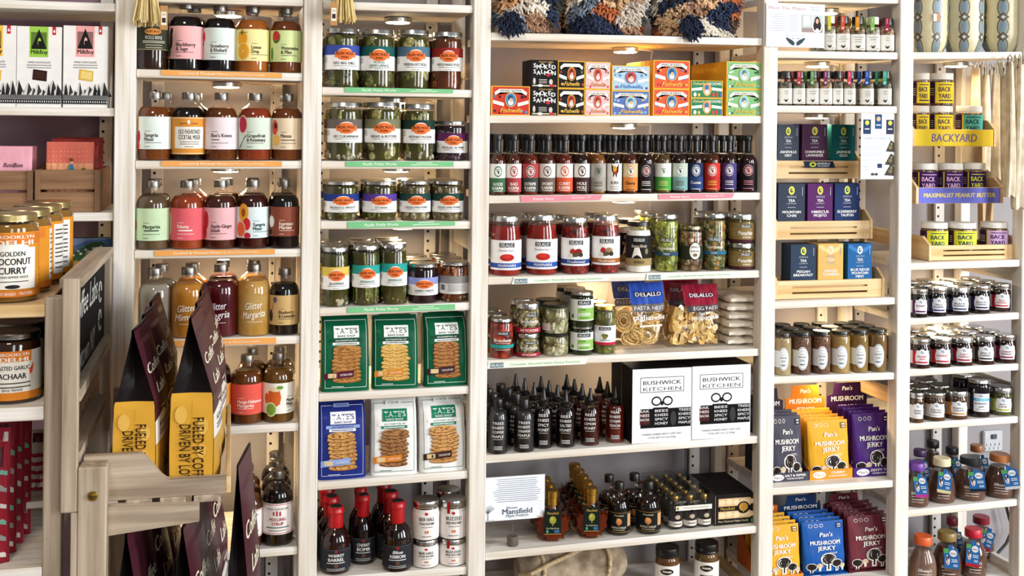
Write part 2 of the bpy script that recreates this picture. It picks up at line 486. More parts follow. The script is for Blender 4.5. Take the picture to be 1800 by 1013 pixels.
shelf('L0', 'L1', 0, 5, 783, 15, True)
shelf('L1', 'L1', 0, 735, 783, 737, True)
shelf('L2', 'L2', 340, 460, 590, 460, True)
shelf('A0', 'P', 238, -12, 534, -3, lamp=('A1', 615, -5))
shelf('A1', 'A1', 60, 410, 1060, 435, lamp=('A1', 602, 500))
shelf('A2', 'A1', 55, 955, 1055, 955, lamp=('A2', 560, 25))
shelf('A3', 'A2', 50, 478, 980, 468, lamp=('A2', 560, 530))
shelf('A4', 'P', 236, 600, 527.5, 590.5, lamp=('A3', 640, 500))
shelf('A5', 'A4', 1075, 45, 1500, 8, True, lamp=('A4', 1100, 60))
shelf('A6', 'A4', 1220, 845, 1490, 820, True)
shelf('A7', 'P', 236, 1125, 523, 1095, True)
shelf('B0', 'P', 567, 2, 833, 9.5, lamp=('B1', 522, 105))
shelf('B1', 'B1', 65, 535, 990, 553, lamp=('B1', 495, 612))
shelf('B2', 'B1', 65, 990, 990, 990, lamp=('B2', 550, 70))
shelf('B3', 'B2', 65, 410, 1055, 410, lamp=('B2', 590, 458))
shelf('B4', 'B2', 55, 985, 1050, 945, lamp=('B3', 330, 60))
shelf('B5', 'B3', 38, 500, 900, 455)
shelf('B6', 'B3', 30, 1010, 895, 942)
shelf('B7', 'B4', 365, 1010, 1500, 925)
shelf('C0', 'C1', 48, 205, 1770, 242, lamp=('C1', 897, 312))
shelf('C1', 'C1', 45, 730, 1768, 735, lamp=('C2', 832, 80))
shelf('C2', 'C2', 40, 487, 1650, 468, lamp=('C2', 832, 530))
shelf('C3', 'C2', 35, 970, 1650, 930, lamp=('C3', 745, 90, .229, 0))
shelf('C4', 'C3', 22, 590, 1752, 515, lamp=('C4', 640, 45))
shelf('C5', 'C4', 15, 468, 1250, 378)
shelf('C6', 'C4', 5, 910, 1250, 785)
shelf('C7', 'P', 852, 1085, 1335, 1055)
shelf('D0', 'P', 1367, -10, 1584, -6, lamp=('D1', 590, 75))
shelf('D1', 'D1', 182, 430, 1220, 445, lamp=('D1', 515, 555))
shelf('D2', 'D1', 172, 895, 1208, 902, lamp=('D2', 305, 42))
shelf('D3', 'D3', 130, 45, 995, 12, lamp=('D3', 500, 110))
shelf('D4', 'D3', 125, 580, 995, 548, lamp=('D4', 350, 60))
shelf('D5', 'D4', 88, 570, 700, 530)
shelf('D6', 'P', 1361, 1033, 1575, 1013)
shelf('E1', 'E1', 108, 358, 857, 355, lamp=('E1', 392, 448))
shelf('E3', 'E2', 75, 735, 796, 712, lamp=('E3', 300, 20))
shelf('E4', 'E3', 72, 290, 796, 250, lamp=('E3', 250, 320))
shelf('E5', 'E3', 70, 615, 796, 575)
shelf('E6', 'E3', 65, 960, 790, 910)
shelf('E7', 'E4', 65, 585, 808, 508)
shelf('E8', 'P', 1597, 1040, 1790, 1018)
# rungs of the ladder frames, seen through the open bay sides
rn = 61
for k in ('p2', 'p3', 'p4', 'p5', 'p6'):
    a, b = PE[k]; xc = (a + b) / 2
    for z in ((.35, .82, 1.22, 1.62) if k != 'p6' else (.35, .82, 1.12)):
        mb = MB(); mb.box(-.009, .009, -.115, .115, -.018, .018, pine('y') if k in ('p4', 'p5') else wwood('y'), .002)
        o = mb.obj('trim_%d' % rn, None, (xc, .15, z)); o['kind'] = 'structure'; rn += 1
def strip(key, c, x0, y0, x1, y1, x2, y2, x3, y3, bg, els, label, edge=0):
    """printed strip on a shelf front: four corners top-left, top-right, bottom-right, bottom-left"""
    q = [un(*px(c, a, b), YF) for a, b in ((x0, y0), (x1, y1), (x2, y2), (x3, y3))]
    o = q[3].copy(); xs = [p[0] - o[0] for p in q]; zs = [p[2] - o[2] for p in q]
    mb = MB()
    mb.add([(xs[j], YF - .0012 - d, zs[j]) for d in (0, .0012) for j in (3, 2, 1, 0)], [(4, 5, 6, 7), (0, 3, 2, 1), (0, 1, 5, 4), (1, 2, 6, 5), (2, 3, 7, 6), (3, 0, 4, 7)], paper(bg))
    W = (xs[1] + xs[2]) / 2; H = (zs[0] + zs[1]) / 2 - zs[2] / 2; sl = zs[2] / xs[2]
    S = Surf(lambda a, z, l: (a + W / 2, YF - .0024 - l, z + sl * (a + W / 2)), W / 2, 0, H)
    draw(mb, S, els)
    t = mb.obj('shelf_label_strip', None, (o[0], 0, o[2])); tag(t, label, 'shelf label', 'printed strips on the shelf fronts')

# ------------------------------------------------------------------ bottles and jars
BODY = {
 'boston': [(.88,0),(.97,.012),(1,.04),(1,.60),(.985,.66),(.93,.715),(.80,.765),(.58,.805),(.43,.83),(.38,.855),(.38,.91)],
 'jar': [(.9,0),(.98,.015),(1,.05),(1,.82),(.975,.865),(.91,.895),(.88,.905),(.88,.93)],
 'jam': [(.88,0),(.97,.02),(1,.06),(1,.70),(.97,.76),(.90,.80),(.90,.86)],
 'tall': [(.9,0),(.98,.015),(1,.04),(1,.84),(.97,.88),(.88,.90),(.86,.94)],
 'sauce': [(.88,0),(.97,.012),(1,.035),(1,.62),(.98,.70),(.93,.78),(.85,.86),(.80,.90),(.80,.93)],
 'woozy': [(.9,0),(.98,.01),(1,.03),(1,.54),(.97,.575),(.85,.615),(.62,.66),(.46,.70),(.40,.74),(.36,.80),(.36,.93)],
 'squeeze': [(.9,0),(.98,.01),(1,.03),(1,.56),(.96,.615),(.84,.66),(.62,.695),(.48,.71),(.48,.73)],
 'trees': [(.9,0),(.98,.01),(1,.03),(1,.60),(.97,.67),(.88,.73),(.70,.785),(.46,.82),(.42,.84),(.42,.88)],
 'bbq': [(.9,0),(.98,.01),(1,.035),(1,.43),(.97,.50),(.88,.57),(.70,.635),(.52,.68),(.46,.71),(.44,.75),(.44,.95)],
 'milk': [(.80,0),(.93,.015),(1,.07),(1,.28),(.98,.38),(.92,.48),(.82,.575),(.69,.655),(.58,.72),(.54,.76),(.54,.86)],
 'spice': [(.94,0),(1,.02),(1,.62),(.96,.68),(.80,.76),(.74,.79),(.74,.86)],
 'jug': [(.86,0),(.96,.015),(1,.06),(1,.46),(.96,.54),(.84,.63),(.62,.70),(.42,.75),(.36,.78),(.36,.90)],
 'mini': [(.9,0),(1,.03),(1,.55),(.9,.64),(.55,.74),(.42,.78),(.42,.88)],
 'pb': [(.93,0),(1,.03),(1,.76),(.97,.80),(.92,.82),(.92,.9)],
}
CAP = {
 'boston': [(.40,.895),(.425,.9),(.425,.915),(.405,.92),(.41,.985),(.385,1)],
 'jar': [(.93,.915),(.95,.92),(.95,.935),(.94,.94),(.945,.985),(.915,1),(.84,.994)],
 'jam': [(.93,.825),(.97,.83),(.97,.845),(.955,.85),(.955,.89),(.965,.895),(.965,.97),(.935,1),(.84,.992)],
 'tall': [(.9,.925),(.93,.93),(.93,.985),(.9,1),(.8,.995)],
 'sauce': [(.83,.905),(.87,.91),(.87,.985),(.84,1),(.76,.995)],
 'woozy': [(.40,.685),(.42,.69),(.385,.78),(.385,.895),(.50,.90),(.51,.905),(.50,.99),(.46,1)],
 'squeeze': [(.56,.71),(.57,.715),(.57,.765),(.40,.785),(.34,.80),(.13,.965),(.12,1)],
 'trees': [(.47,.835),(.49,.84),(.48,.985),(.44,1)],
 'bbq': [(.50,.685),(.51,.69),(.485,.80),(.485,.90),(.55,.91),(.56,.94),(.52,.955),(.52,.995),(.48,1)],
 'milk': [(.58,.825),(.63,.83),(.64,.84),(.63,.985),(.59,1)],
 'spice': [(.80,.79),(.83,.795),(.83,.98),(.80,1)],
 'jug': [(.40,.855),(.43,.86),(.42,.985),(.39,1)],
 'mini': [(.46,.83),(.48,.84),(.48,.985),(.44,1)],
 'pb': [(.95,.80),(.97,.805),(.97,.975),(.94,1)],
}
FILL = {'boston': .775, 'jar': .88, 'jam': .80, 'tall': .88, 'sauce': .83, 'woozy': .66, 'squeeze': .66, 'trees': .8, 'bbq': .67, 'milk': .71, 'spice': .7, 'jug': .64, 'mini': .7, 'pb': .77}
SQ = {'spice': 5.0}
NOUN = {'boston': ('mixer_bottle', 'bottle'), 'jar': ('pickle_jar', 'jar'), 'jam': ('jam_jar', 'jar'), 'tall': ('tall_jar', 'jar'), 'sauce': ('sauce_jar', 'jar'), 'woozy': ('hot_sauce_bottle', 'bottle'),
 'squeeze': ('squeeze_bottle', 'bottle'), 'trees': ('syrup_bottle', 'bottle'), 'bbq': ('barbecue_sauce_bottle', 'bottle'), 'milk': ('cocoa_bottle', 'bottle'), 'spice': ('spice_jar', 'jar'), 'jug': ('maple_syrup_jug', 'jug'), 'mini': ('small_bottle', 'bottle'), 'pb': ('peanut_butter_jar', 'jar')}
def interp(prof, z):
    for (r0, z0), (r1, z1) in zip(prof, prof[1:]):
        if z0 <= z <= z1: return r0 + (r1 - r0) * (z - z0) / max(1e-9, z1 - z0)
    return prof[-1][0] if z > prof[-1][1] else prof[0][0]
def lumps(mb, r, h, z0, z1, n, size, mats, turn=1.0, seed=0):
    """pieces of food pressed against the inside of the glass: size = half (across, thick, up) in metres"""
    rnd = random.Random(seed + n)
    NA, NB = 9, 5
    for k in range(n):
        a = rnd.uniform(-pi, pi); kx = rnd.uniform(.75, 1.2); sx, sy, sz_ = size[0] * kx, size[1], size[2] * rnd.uniform(.75, 1.2)
        z = z0 * h + max(0, (z1 - z0) * h - 0) * rnd.random(); z = max(.012 * h + sz_ * .9, z); tl = rnd.uniform(-1, 1) * turn
        vs, fs = [], []; rc = r * .972 - sy
        for i in range(NB + 1):
            f = pi * i / NB
            for j in range(NA):
                g = 2 * pi * j / NA; x, up = sx * sin(f) * cos(g), sz_ * sin(f) * sin(g); y = sy * cos(f)
                xx, zz = x * cos(tl) - up * sin(tl), x * sin(tl) + up * cos(tl)
                q = max(.01, rc + y); an = a + xx / r
                vs.append((q * sin(an), -q * cos(an), max(.012 * h, min(.885 * h, z + zz))))
        for i in range(NB):
            for j in range(NA): fs.append((i * NA + j, i * NA + (j + 1) % NA, (i + 1) * NA + (j + 1) % NA, (i + 1) * NA + j))
        mb.add(vs, fs, mats[rnd.randrange(len(mats))], True)
SILVER, GOLD, BLACKP = metal('d2d2cf', .25), metal('c9a24c', .3), plastic('0d0c0c')
ORDW = ['bottle', 'second', 'third', 'fourth', 'fifth']
def item(sh, c, xl, xr, yt, kind, content, lab, label, cap=None, rows=0, dy=.012, yb=None, on=None, name=None, group=None, seg=32, fill=None, jit=0, tw=0, extra=None, pieces=None, tint='ffffff', clab=None, backname=None, gap=.005, bx=0):
    u0, v = px(c, xl, yt); u1, _ = px(c, xr, yt); u = (u0 + u1) / 2
    Y = dy + .035
    for _ in range(4):
        if yb is not None and on is None:
            z = sz(sh, un(u, v, Y)[0]); Y0 = max(.0, unz(u, px(c, xl, yb)[1], z)[1])
        else: Y0 = dy
        D = ray(u, v); depth = (Y + 2.5) / D[1]
        r = (u1 - u0) / F * depth / 2
        Y = Y0 + r if on is None else on['Y']
    P = un(u, v, Y); X = P[0]
    if on is not None and abs(X - on['X']) < .012: X = on['X']
    z = sz(sh, X) + .0002 if on is None else on['zt'] + .0003
    ca = interp(CAP[kind], .995) if v > 240 else 0
    h = un(u, v, Y + r * (.8 if kind not in ('woozy', 'squeeze', 'boston', 'trees', 'bbq', 'jug', 'mini') else .35) * (1 if v > 240 else -1))[2] - z
    rz = atan2(-X, 2.5 + Y)
    nm, cat = NOUN[kind]; nm = name or nm
    t = thing(nm, label, cat, (X, Y, z), rz + radians(tw), group)
    body = [(q * r, w_ * h) for q, w_ in BODY[kind]]
    nq = SQ.get(kind, 2.0)
    f_ = fill if fill is not None else FILL[kind]
    if content is not None:
        cf = .90 if pieces else .955
        cp = [(max(0, q * cf - .0002), max(w_, .012)) for q, w_ in BODY[kind] if w_ < f_]
        cp.append((interp(BODY[kind], f_) * cf, f_)); cp.append((interp(BODY[kind], f_) * .5, f_ + .002))
        mb = MB(); mb.lathe([(q * r, w_ * h) for q, w_ in cp], content, seg, nq)
        for P_ in pieces or (): lumps(mb, r, h, *P_)
        mb.obj('contents', t)
    mb = MB(); mb.lathe(body, glass(tint), seg, nq, caps=False); mb.obj('glass_body', t)
    global LASTCAP
    cm = cap or SILVER
    mb = MB(); mb.lathe([(q * r, w_ * h) for q, w_ in CAP[kind]], cm, seg); co = mb.obj('cap' if kind in ('boston', 'woozy', 'squeeze', 'trees', 'bbq', 'jug', 'mini', 'milk') else 'lid', t)
    LASTCAP = co
    if clab: co['label'] = clab
    if lab:
        v0, v1, els = lab[:3]
        Rz = (lambda q: interp(BODY[kind], q / h) * r)
        const = abs(interp(BODY[kind], v0) - interp(BODY[kind], v1)) < .01
        mb = MB(); draw(mb, cyl(interp(BODY[kind], (v0 + v1) / 2) * r if const else Rz, v0 * h, v1 * h, nq), els); mb.obj('label', t)
    if extra: extra(t, r, h)
    out = dict(X=X, Y=Y, z=z, zt=z + h, r=r, h=h, t=t, rz=rz)
    for k in range(rows):
        Yk = Y + (k + 1) * (2 * r + gap)
        if Yk + r > .258: break
        Xk = X + random.uniform(-1, 1) * jit + bx * (k + 1)
        w1 = ('%s behind the ' % cat) if k == 0 else ('%s behind the ' % ORDW[k])
        copy_thing(t, (Xk, Yk, (sz(sh, Xk) + .0002) if on is None else z), w1 + label, atan2(-Xk, 2.5 + Yk))
        out['last'] = (Xk, Yk)
    return out

# ------------------------------------------------------------------ label designs
def bars(x0, x1, ys, col, t=.018): return [('R', x0, y - t / 2, x1, y + t / 2, col) for y in ys]
def mx(bg, t1, t2, art=(), ink='4a3a33', v=(.165, .635), x=-.55):
    els = [('R', -1.15, 0, 1.15, 1, bg)] + list(art)
    els += bars(x, x + .35, [.55], ink, .012)
    els += [('T', t1, x, .435, .11, ink, {'a': 'l', 'b': .05, 'w': .112 * len(t1)})]
    if t2: els += [('T', t2, x, .305, .11, ink, {'a': 'l', 'b': .05, 'w': .112 * len(t2)})]
    els += bars(x, x + .95, [.2], ink, .014) + bars(x, x + .3, [.08], ink, .014)
    return (*v, els)
def pk(band, nm, v=(.30, .71), ink='3f4a48', nm2=None, bx=.1, badge='e8743b'):
    els = [('R', -1.1, 0, 1.1, .62, 'f1efec'), ('R', -1.1, .60, 1.1, 1, band)]
    els += [('E', bx, .70, .42, .19, 'f1efec'), ('R', bx - .56, .50, bx + .56, .72, badge), ('E', bx, .72, .42, .13, badge), ('E', bx, .5, .42, .12, badge),
        ('T', 'PACIFIC PICKLE', bx, .66, .105, '3a1d10', {'w': .98, 'b': .03}), ('T', 'WORKS', bx, .51, .085, '3a1d10', {'w': .42, 'b': .03})]
    if nm2: els += [('T', nm, bx, .33, .085, ink, {'b': .03}), ('T', nm2, bx, .2, .095, ink, {'b': .03})]
    else: els += [('T', nm, bx, .27, .11, ink, {'b': .03, 'w': min(1.5, .115 * len(nm))})]
    els += bars(bx - .6, bx + .65, [.155 if not nm2 else .11], '7d8583', .02) + bars(bx - .25, bx + .2, [.06], '7d8583', .02)
    els += bars(-.98, -.82, [.5, .44, .38, .32], '7d8583', .02)
    return (*v, els)
def hs(bg, lo, n1, n2, v=(.05, .515), dot='ffffff', ink='f4efe6', yin='2b4a3a', plain=False):
    els = [('R', -1.15, 0, 1.15, 1, bg), ('R', -1.15, 0, 1.15, .5, lo), ('E', .05, .73, .56, .215, dot), ('E', .05, .73, .50, .19, bg if dot == bg else lo), ('E', .05, .73, .40, .15, dot),
        ('T', 'KARMA', .05, .8, .045, yin, {'b': .02, 'w': .55}), ('G', [(-.1, .77), (.05, .76), (.2, .74), (.22, .68), (.1, .63), (0, .66), (.08, .71), (-.05, .72)], yin)]
    if n1 and n1[0] == '-': els += bars(-.45, .55, [.33, .27, .2], ink, .022)
    elif n1: els += [('T', n1, .05, .285, .105, ink, {'b': .05, 'w': min(1.35, .3 * len(n1))})]
    if n2: els += [('T', n2, .05, .14, .105, ink, {'b': .05, 'w': min(1.35, .3 * len(n2))})]
    els += bars(-.5, .6, [.045], ink, .02)
    return (*v, els)
def dl(name, col, bandcol, art, v=(.07, .6)):
    els = [('R', -.97, 0, 1.0, 1, 'f4f2f0'), ('R', -.97, .07, 1.0, .23, bandcol)]
    els += [('R', -.4, .76, .55, .91, '23333b'), ('R', -.36, .78, .51, .89, '23333b'), ('T', 'DELALLO', .075, .835, .11, 'f4f2f0', {'w': .8, 'b': .03})]
    els += [('T', name, .1, .15, .09, 'f4f2f0', {'b': .02, 's': .2, 'w': min(1.3, .15 * len(name))})] + list(art)
    return (*v, els)
def bk(l, v=(.05, .60), col='f3f1ee', sub=()):
    els = []
    y = .93
    for t in l:
        els.append(('T', t, .0, y, .085, col, {'b': .02, 'w': 1.15 if len(t) > 4 else 1.0})); y -= .145
    els += bars(-.45, .45, [y + .05], col, .01) + [('R', -.36, .06, .42, .17, col), ('R', -.33, .075, .39, .155, '17100e'), ('T', 'BUSHWICK', .03, .115, .045, col, {'w': .6})]
    return (*v, els)
def jm(nm, col, nm2=None, v=(.13, .66), ink=None, x=.18, back='efeeee'):
    ink = ink or col
    els = [('R', -1.1, .06, -.72, .9, back), ('R', -.72, .06, -.40, .9, col), ('R', -.1 + x - .45, .05, x + .62, .95, 'f3f2f4'), ('E', x, .95, .22, .09, 'f3f2f4'), ('E', x - .52, .5, .12, .3, 'f3f2f4'), ('E', x + .58, .5, .12, .3, 'f3f2f4'),
        ('E', x, .86, .13, .07, '9fb4c9'), ('E', x + .07, .78, .12, .05, '9fb4c9')]
    els += [('T', nm, x, .56, .115, ink, {'w': min(.98, .17 * len(nm)), 'b': .02})]
    if nm2: els += [('T', nm2, x, .40, .115, ink, {'w': min(.98, .17 * len(nm2)), 'b': .02})]
    els += [('R', x - .5, .14, x + .5, .24, col)]
    return (*v, els)

# ------------------------------------------------------------------ mixer bottles
DK, AMB, ORG = liquid('1a0e0b', '0d0706'), liquid('8a4a1c', '6f3611'), liquid('c9752a', 'a85a18')
RED, BRN, GRY = liquid('a5441f', '8a3414'), liquid('5b2a16', '431c0e'), liquid('7a6246', '5c4832')
CLR, CRIM, GLD = liquid('b8b1a2', 'a39b8a'), liquid('641620', '4a0e15'), liquid('dc9c40', 'c4842c')
cit = lambda x, y, c1, c2: [('E', x, y, .3, .2, c1), ('E', x, y, .25, .165, c2)]
A = 'bottles of the mixer bay'
def mixb(sh, c, xl, xr, yt, cont, lab, label, **k): return item(sh, c, xl, xr, yt, 'boston', cont, lab, label, cap=metal('8f8a84', .35), group=A, **k)
mixb('A1', 'A1', 62, 262, -8, liquid('3c2412', '27160a'), (.27, .62, [('R', -1.1, 0, 1.1, 1, '3d4030'), ('R', -1.1, .02, 1.1, .04, 'b5a878'), ('R', -1.1, .96, 1.1, .98, 'b5a878'), ('E', .05, .74, .48, .13, 'e89a4c'), ('T', 'PACIFIC PICKLE', .05, .74, .08, '3a2412', {'w': .8}),
    ('T', 'PICKLE BRINE', .1, .5, .13, 'e9e6d8', {'w': .95})] + bars(-.5, .7, [.36, .3], 'd9d4c0', .025) + bars(-.35, .55, [.2, .1], 'd9d4c0', .02)), 'dark brine bottle with olive green label, left end of top row')
mixb('A1', 'A1', 265, 465, 8, DK, mx('eeb3b4', 'Blackberry', '& Sage', [('E', -.85, .6, .16, .3, '3c3a30'), ('E', -.92, .25, .14, .2, '4c5a3a'), ('E', -.8, .85, .1, .1, '2a2230')]), 'black mixer bottle with pink label, top row', rows=1, bx=.014)
mixb('A1', 'A1', 470, 660, 22, DK, mx('dbe6e2', 'Strawberry', '& Rhubarb', [('E', -.93, .72, .13, .16, 'c02430'), ('E', -.97, .5, .06, .06, '4c7a3a')]), 'black mixer bottle with pale mint label and strawberry, top row', rows=1)
mixb('A1', 'A1', 662, 855, 32, ORG, mx('f1e3a0', 'Lemon', 'Drop', [('E', -.62, .7, .36, .26, 'eda52c'), ('G', [(-.95, .85), (-.6, 1), (-.25, .9), (-.6, .78)], '3f6a33'), ('E', -.55, .3, .42, .28, 'f3c45a'), ('E', -.55, .3, .36, .24, 'e5a437'), ('E', -.55, .3, .05, .04, 'f3d48a')], x=-.05), 'orange mixer bottle with pale yellow lemon label, top row', rows=1)
mixb('A1', 'A1', 865, 1050, 40, AMB, mx('d3dfa0', 'Watermelon', '& Mint', [('E', -.62, .78, .3, .2, '3f7a3c'), ('E', -.64, .82, .26, .16, 'cf3a3a'), ('E', -.7, .84, .02, .02, '2a1a14'), ('E', -.55, .8, .02, .02, '2a1a14'), ('E', -.85, .25, .12, .22, '4c8a44')], x=-.3), 'amber mixer bottle with pale green watermelon label, top row', rows=1)
mixb('A2', 'A1', 78, 275, 543, AMB, mx('dfe9e4', 'Sangria', 'Mixer', [('E', -.93, .8, .1, .22, 'e8a63a'), ('E', -.88, .38, .16, .2, 'c33347'), ('E', -.9, .1, .16, .13, 'd8502f')]), 'amber mixer bottle with pale mint fruit label, second row', rows=1, bx=.018)
mixb('A2', 'A1', 283, 475, 548, DK, (.09, .635, [('R', -1.1, 0, 1.1, 1, 'd9923a'), ('R', -1.1, .02, 1.1, .035, 'f2e6cf'), ('R', -1.1, .965, 1.1, .98, 'f2e6cf'), ('R', -.78, .16, .85, .74, 'f2eee4'), ('T', 'OLD FASHIONED', .05, .61, .12, '2a1d14', {'w': 1.35, 'b': .03}), ('T', 'COCKTAIL MIXER', .05, .46, .12, '2a1d14', {'w': 1.35, 'b': .03}), ('E', .0, .87, .08, .06, 'f2eee4'), ('T', 'WOOD STOVE', -.3, .83, .035, '5a3414', {'w': .45}), ('T', 'KITCHEN', .35, .83, .035, '5a3414', {'w': .35})] + bars(-.5, .6, [.34, .28], '5a4a3a', .015) + bars(-.2, .3, [.21], '5a4a3a', .015)), 'black mixer bottle with orange and white framed label, second row', rows=1, bx=.012)
mixb('A2', 'A1', 475, 670, 550, liquid('7c4018', '5f2d0e'), mx('eadbe0', "Bee's Knees", None, [('E', -.97, .62, .06, .14, 'e0a13c'), ('E', -.97, .2, .06, .1, 'e0a13c')] + bars(-.55, -.1, [.3], '6a4a50', .03)), 'amber mixer bottle with pale pink label, second row', rows=1)
mixb('A2', 'A1', 675, 870, 553, RED, mx('d2dfcf', 'Grapefruit', '& Rosemary', [('E', -.7, .78, .34, .3, 'e7c9a8'), ('E', -.72, .78, .3, .26, 'b8324f'), ('G', [(-.9, .05), (-.55, .45), (-.5, .42), (-.82, .05)], '5a7a56')], x=-.45), 'orange red mixer bottle with mint grapefruit label, second row', rows=1)
mixb('A2', 'A1', 875, 1055, 558, AMB, mx('e8d3b6', 'Mimosa', None, [('E', -.8, .7, .3, .24, 'd8504a'), ('E', -.7, .3, .3, .18, 'edb45c'), ('E', -.75, .75, .12, .1, '3a2a22')] + bars(-.4, .5, [.3], '6a4a30', .03), x=-.4), 'amber mixer bottle with cream peach label, right end of second row', rows=1)
v3 = (.135, .605)
mixb('A3', 'A2', 65, 248, 85, GRY, mx('c5dcb5', 'Margarita', None, [('E', -.95, .45, .08, .18, 'c8343a'), ('E', -.97, .75, .05, .12, '5a8a4a')] + bars(-.5, .35, [.31], '3f4a35', .04), v=v3, ink='33402c'), 'brownish mixer bottle with pale green label, third row', rows=1)
mixb('A3', 'A2', 255, 440, 85, liquid('b85028', '963c1a'), mx('e0636c', 'Paloma', None, [('E', -.95, .5, .12, .35, 'f0d8b8'), ('E', -.97, .5, .08, .28, '8fb05a')] + bars(-.5, .3, [.31], 'f6e9e4', .04), v=v3, ink='f6e9e4'), 'orange mixer bottle with coral red label, third row', rows=1, bx=.012)
mixb('A3', 'A2', 443, 620, 82, BRN, mx('e7b4b8', 'Apple-Ginger', 'Smash', [('E', -.85, .6, .24, .3, 'c2313a'), ('E', -.9, .25, .2, .24, 'c2313a')], v=v3), 'dark red mixer bottle with pink apple label, third row', rows=1, bx=.012)
mixb('A3', 'A2', 622, 800, 80, liquid('4a1710', '330d08'), mx('d7e4e4', 'Sangria', 'Mixer', [('E', -.55, .82, .34, .3, 'eba43a'), ('E', -.55, .82, .14, .14, 'a8541f'), ('E', -.35, .45, .24, .2, 'c92c35'), ('E', -.7, .28, .36, .28, 'f0b9a0'), ('E', -.7, .28, .3, .23, 'e06a3c'), ('E', -.3, .08, .2, .1, 'b82a3c')], v=(.16, .61), x=.05, ink='2f4a55'), 'dark red mixer bottle with colourful fruit label, third row', rows=1)
mixb('A3', 'A2', 803, 970, 80, DK, mx('8a4a38', 'Espresso', 'Martini', [('E', -.8, .5, .26, .2, 'e6dccb'), ('E', -.82, .5, .2, .14, 'f4efe6'), ('E', -.9, .85, .1, .1, '2a1a14'), ('E', -.85, .15, .12, .1, '2a1a14')], v=(.18, .61), ink='f0e2d6', x=-.3), 'black mixer bottle with copper brown label, third row', rows=1)
def glit(l1, l2, col, x=0): return (.14, .62, [('T', l1, x, .62, .2, col, {'s': .3, 'w': 1.05, 'b': .02, 'r': 6}), ('T', l2, x, .36, .2, col, {'s': .3, 'w': 1.4, 'b': .02, 'r': 6})] + bars(x - .4, x + .5, [.14], col, .012))
mixb('A4', 'A2', 78, 255, 570, CLR, glit('Glitter', '', '8a3a7c', -.1), 'clear glitter bottle with purple script, fourth row', rows=1, bx=.01)
mixb('A4', 'A2', 258, 450, 565, GLD, glit('Glitter', 'Mimosa', 'f0e6d4', -.1), 'golden glitter bottle with white script, fourth row', rows=1, bx=.006)
mixb('A4', 'A2', 442, 628, 548, CRIM, glit('Glitter', 'Sangria', 'e6d6e0', -.2), 'crimson glitter bottle with white script, fourth row', rows=1, bx=.004)
mixb('A4', 'A2', 628, 808, 548, liquid('cf9a40', 'dcb870'), glit('Glitter', 'Margarita', 'f4ecd8'), 'amber glitter bottle with pale sediment and white script, fourth row', rows=1)
mixb('A4', 'A2', 805, 970, 570, DK, mx('cdab72', 'Blueberry', '& Lavender', [('E', -.85, .3, .2, .2, '3a3a42'), ('G', [(-.85, .4), (-.8, .4), (-.55, .9), (-.6, .92)], '5a4a3a'), ('E', -.6, .85, .16, .1, '6a5a6a')], v=(.16, .61), x=-.35), 'black mixer bottle with tan label, right end of fourth row', rows=0)
mixb('A5', 'A3', 640, 785, 535, DK, mx('d98a3c', '', None, [], v=(.16, .62)), 'black mixer bottle with orange label half behind a coffee bag', rows=1)
mixb('A5', 'A3', 785, 940, 525, liquid('7a4416', '5c300d'), mx('dc5a4c', 'Mango-Habanero', 'Margarita', [('E', -.95, .6, .06, .2, '7a2a20')], v=(.15, .60), ink='f6e4dc'), 'amber mixer bottle with coral label, fifth row', rows=1, bx=.012)
mixb('A5', 'A3', 938, 1090, 515, liquid('80571f', '624013'), mx('efe9e0', 'Moscow', 'Mule', [('E', -.25, .52, .42, .3, 'd0622c'), ('R', -.6, .3, .1, .75, 'd0622c'), ('E', -.7, .5, .16, .18, 'd0622c'), ('E', -.2, .8, .36, .08, 'e9d9b0'), ('E', -.45, .14, .36, .24, 'cfe0a0'), ('E', -.45, .14, .3, .19, '7fa544'), ('E', .1, .86, .2, .06, '6a9a44')], v=(.14, .59), x=.5), 'amber mixer bottle with white copper mug label, fifth row', rows=1, bx=.006)
mul = lambda ink: (.17, .60, [('R', -1.05, 0, 1.05, 1, 'efe7e3'), ('R', -1.05, .03, 1.05, .05, 'b0343a'), ('R', -1.05, .95, 1.05, .97, 'b0343a'), ('T', 'WOOD STOVE KITCHEN', 0, .82, .06, '4a4a4a', {'w': 1.4}), ('R', -.3, .62, -.2, .74, 'b0343a'), ('R', -.1, .6, 0, .76, 'b0343a'), ('R', .1, .6, .2, .74, 'b0343a'), ('T', 'MULLING', 0, .49, .1, ink, {'w': 1.05, 'b': .03}), ('T', 'SYRUP', 0, .35, .1, ink, {'w': .75, 'b': .03})] + bars(-.7, .7, [.23], '3a5a5a', .03) + bars(-.55, .55, [.13], '5a5a5a', .02))
mixb('A6', 'A4', 1270, 1470, 312, DK, mul('a3262e'), 'black syrup bottle with red lettered white label, sixth row', rows=2, name='syrup_bottle')
mixb('A6', 'A4', 1095, 1268, 385, liquid('6a3c1a', '4f2a10'), mul('c9a09a'), 'amber syrup bottle with white label, sixth row beside the red lettered one', rows=3, name='syrup_bottle')
OR = 'f0a95c'
for sh, c, q in (('A1', 'A1', (215, 415, 930, 434, 930, 463, 215, 447)), ('A2', 'A1', (215, 955, 930, 957, 930, 988, 215, 987)), ('A3', 'A2', (165, 476, 833, 468, 833, 495, 165, 508)), ('A4', 'A2', (220, 980, 840, 960, 840, 992, 220, 1012))):
    strip(sh, c, *q, OR, [('T', 'Cocktail & Mocktail Mixers', -.3, .5, .42, 'fdf1dd', {'w': .8, 'b': .03}), ('T', 'by Wood Stove Kitchen', .42, .5, .36, 'fdf1dd', {'w': .58})], 'orange strip on the shelf front under the %s row of mixer bottles' % {'A1': 'top', 'A2': 'second', 'A3': 'third', 'A4': 'fourth'}[sh])
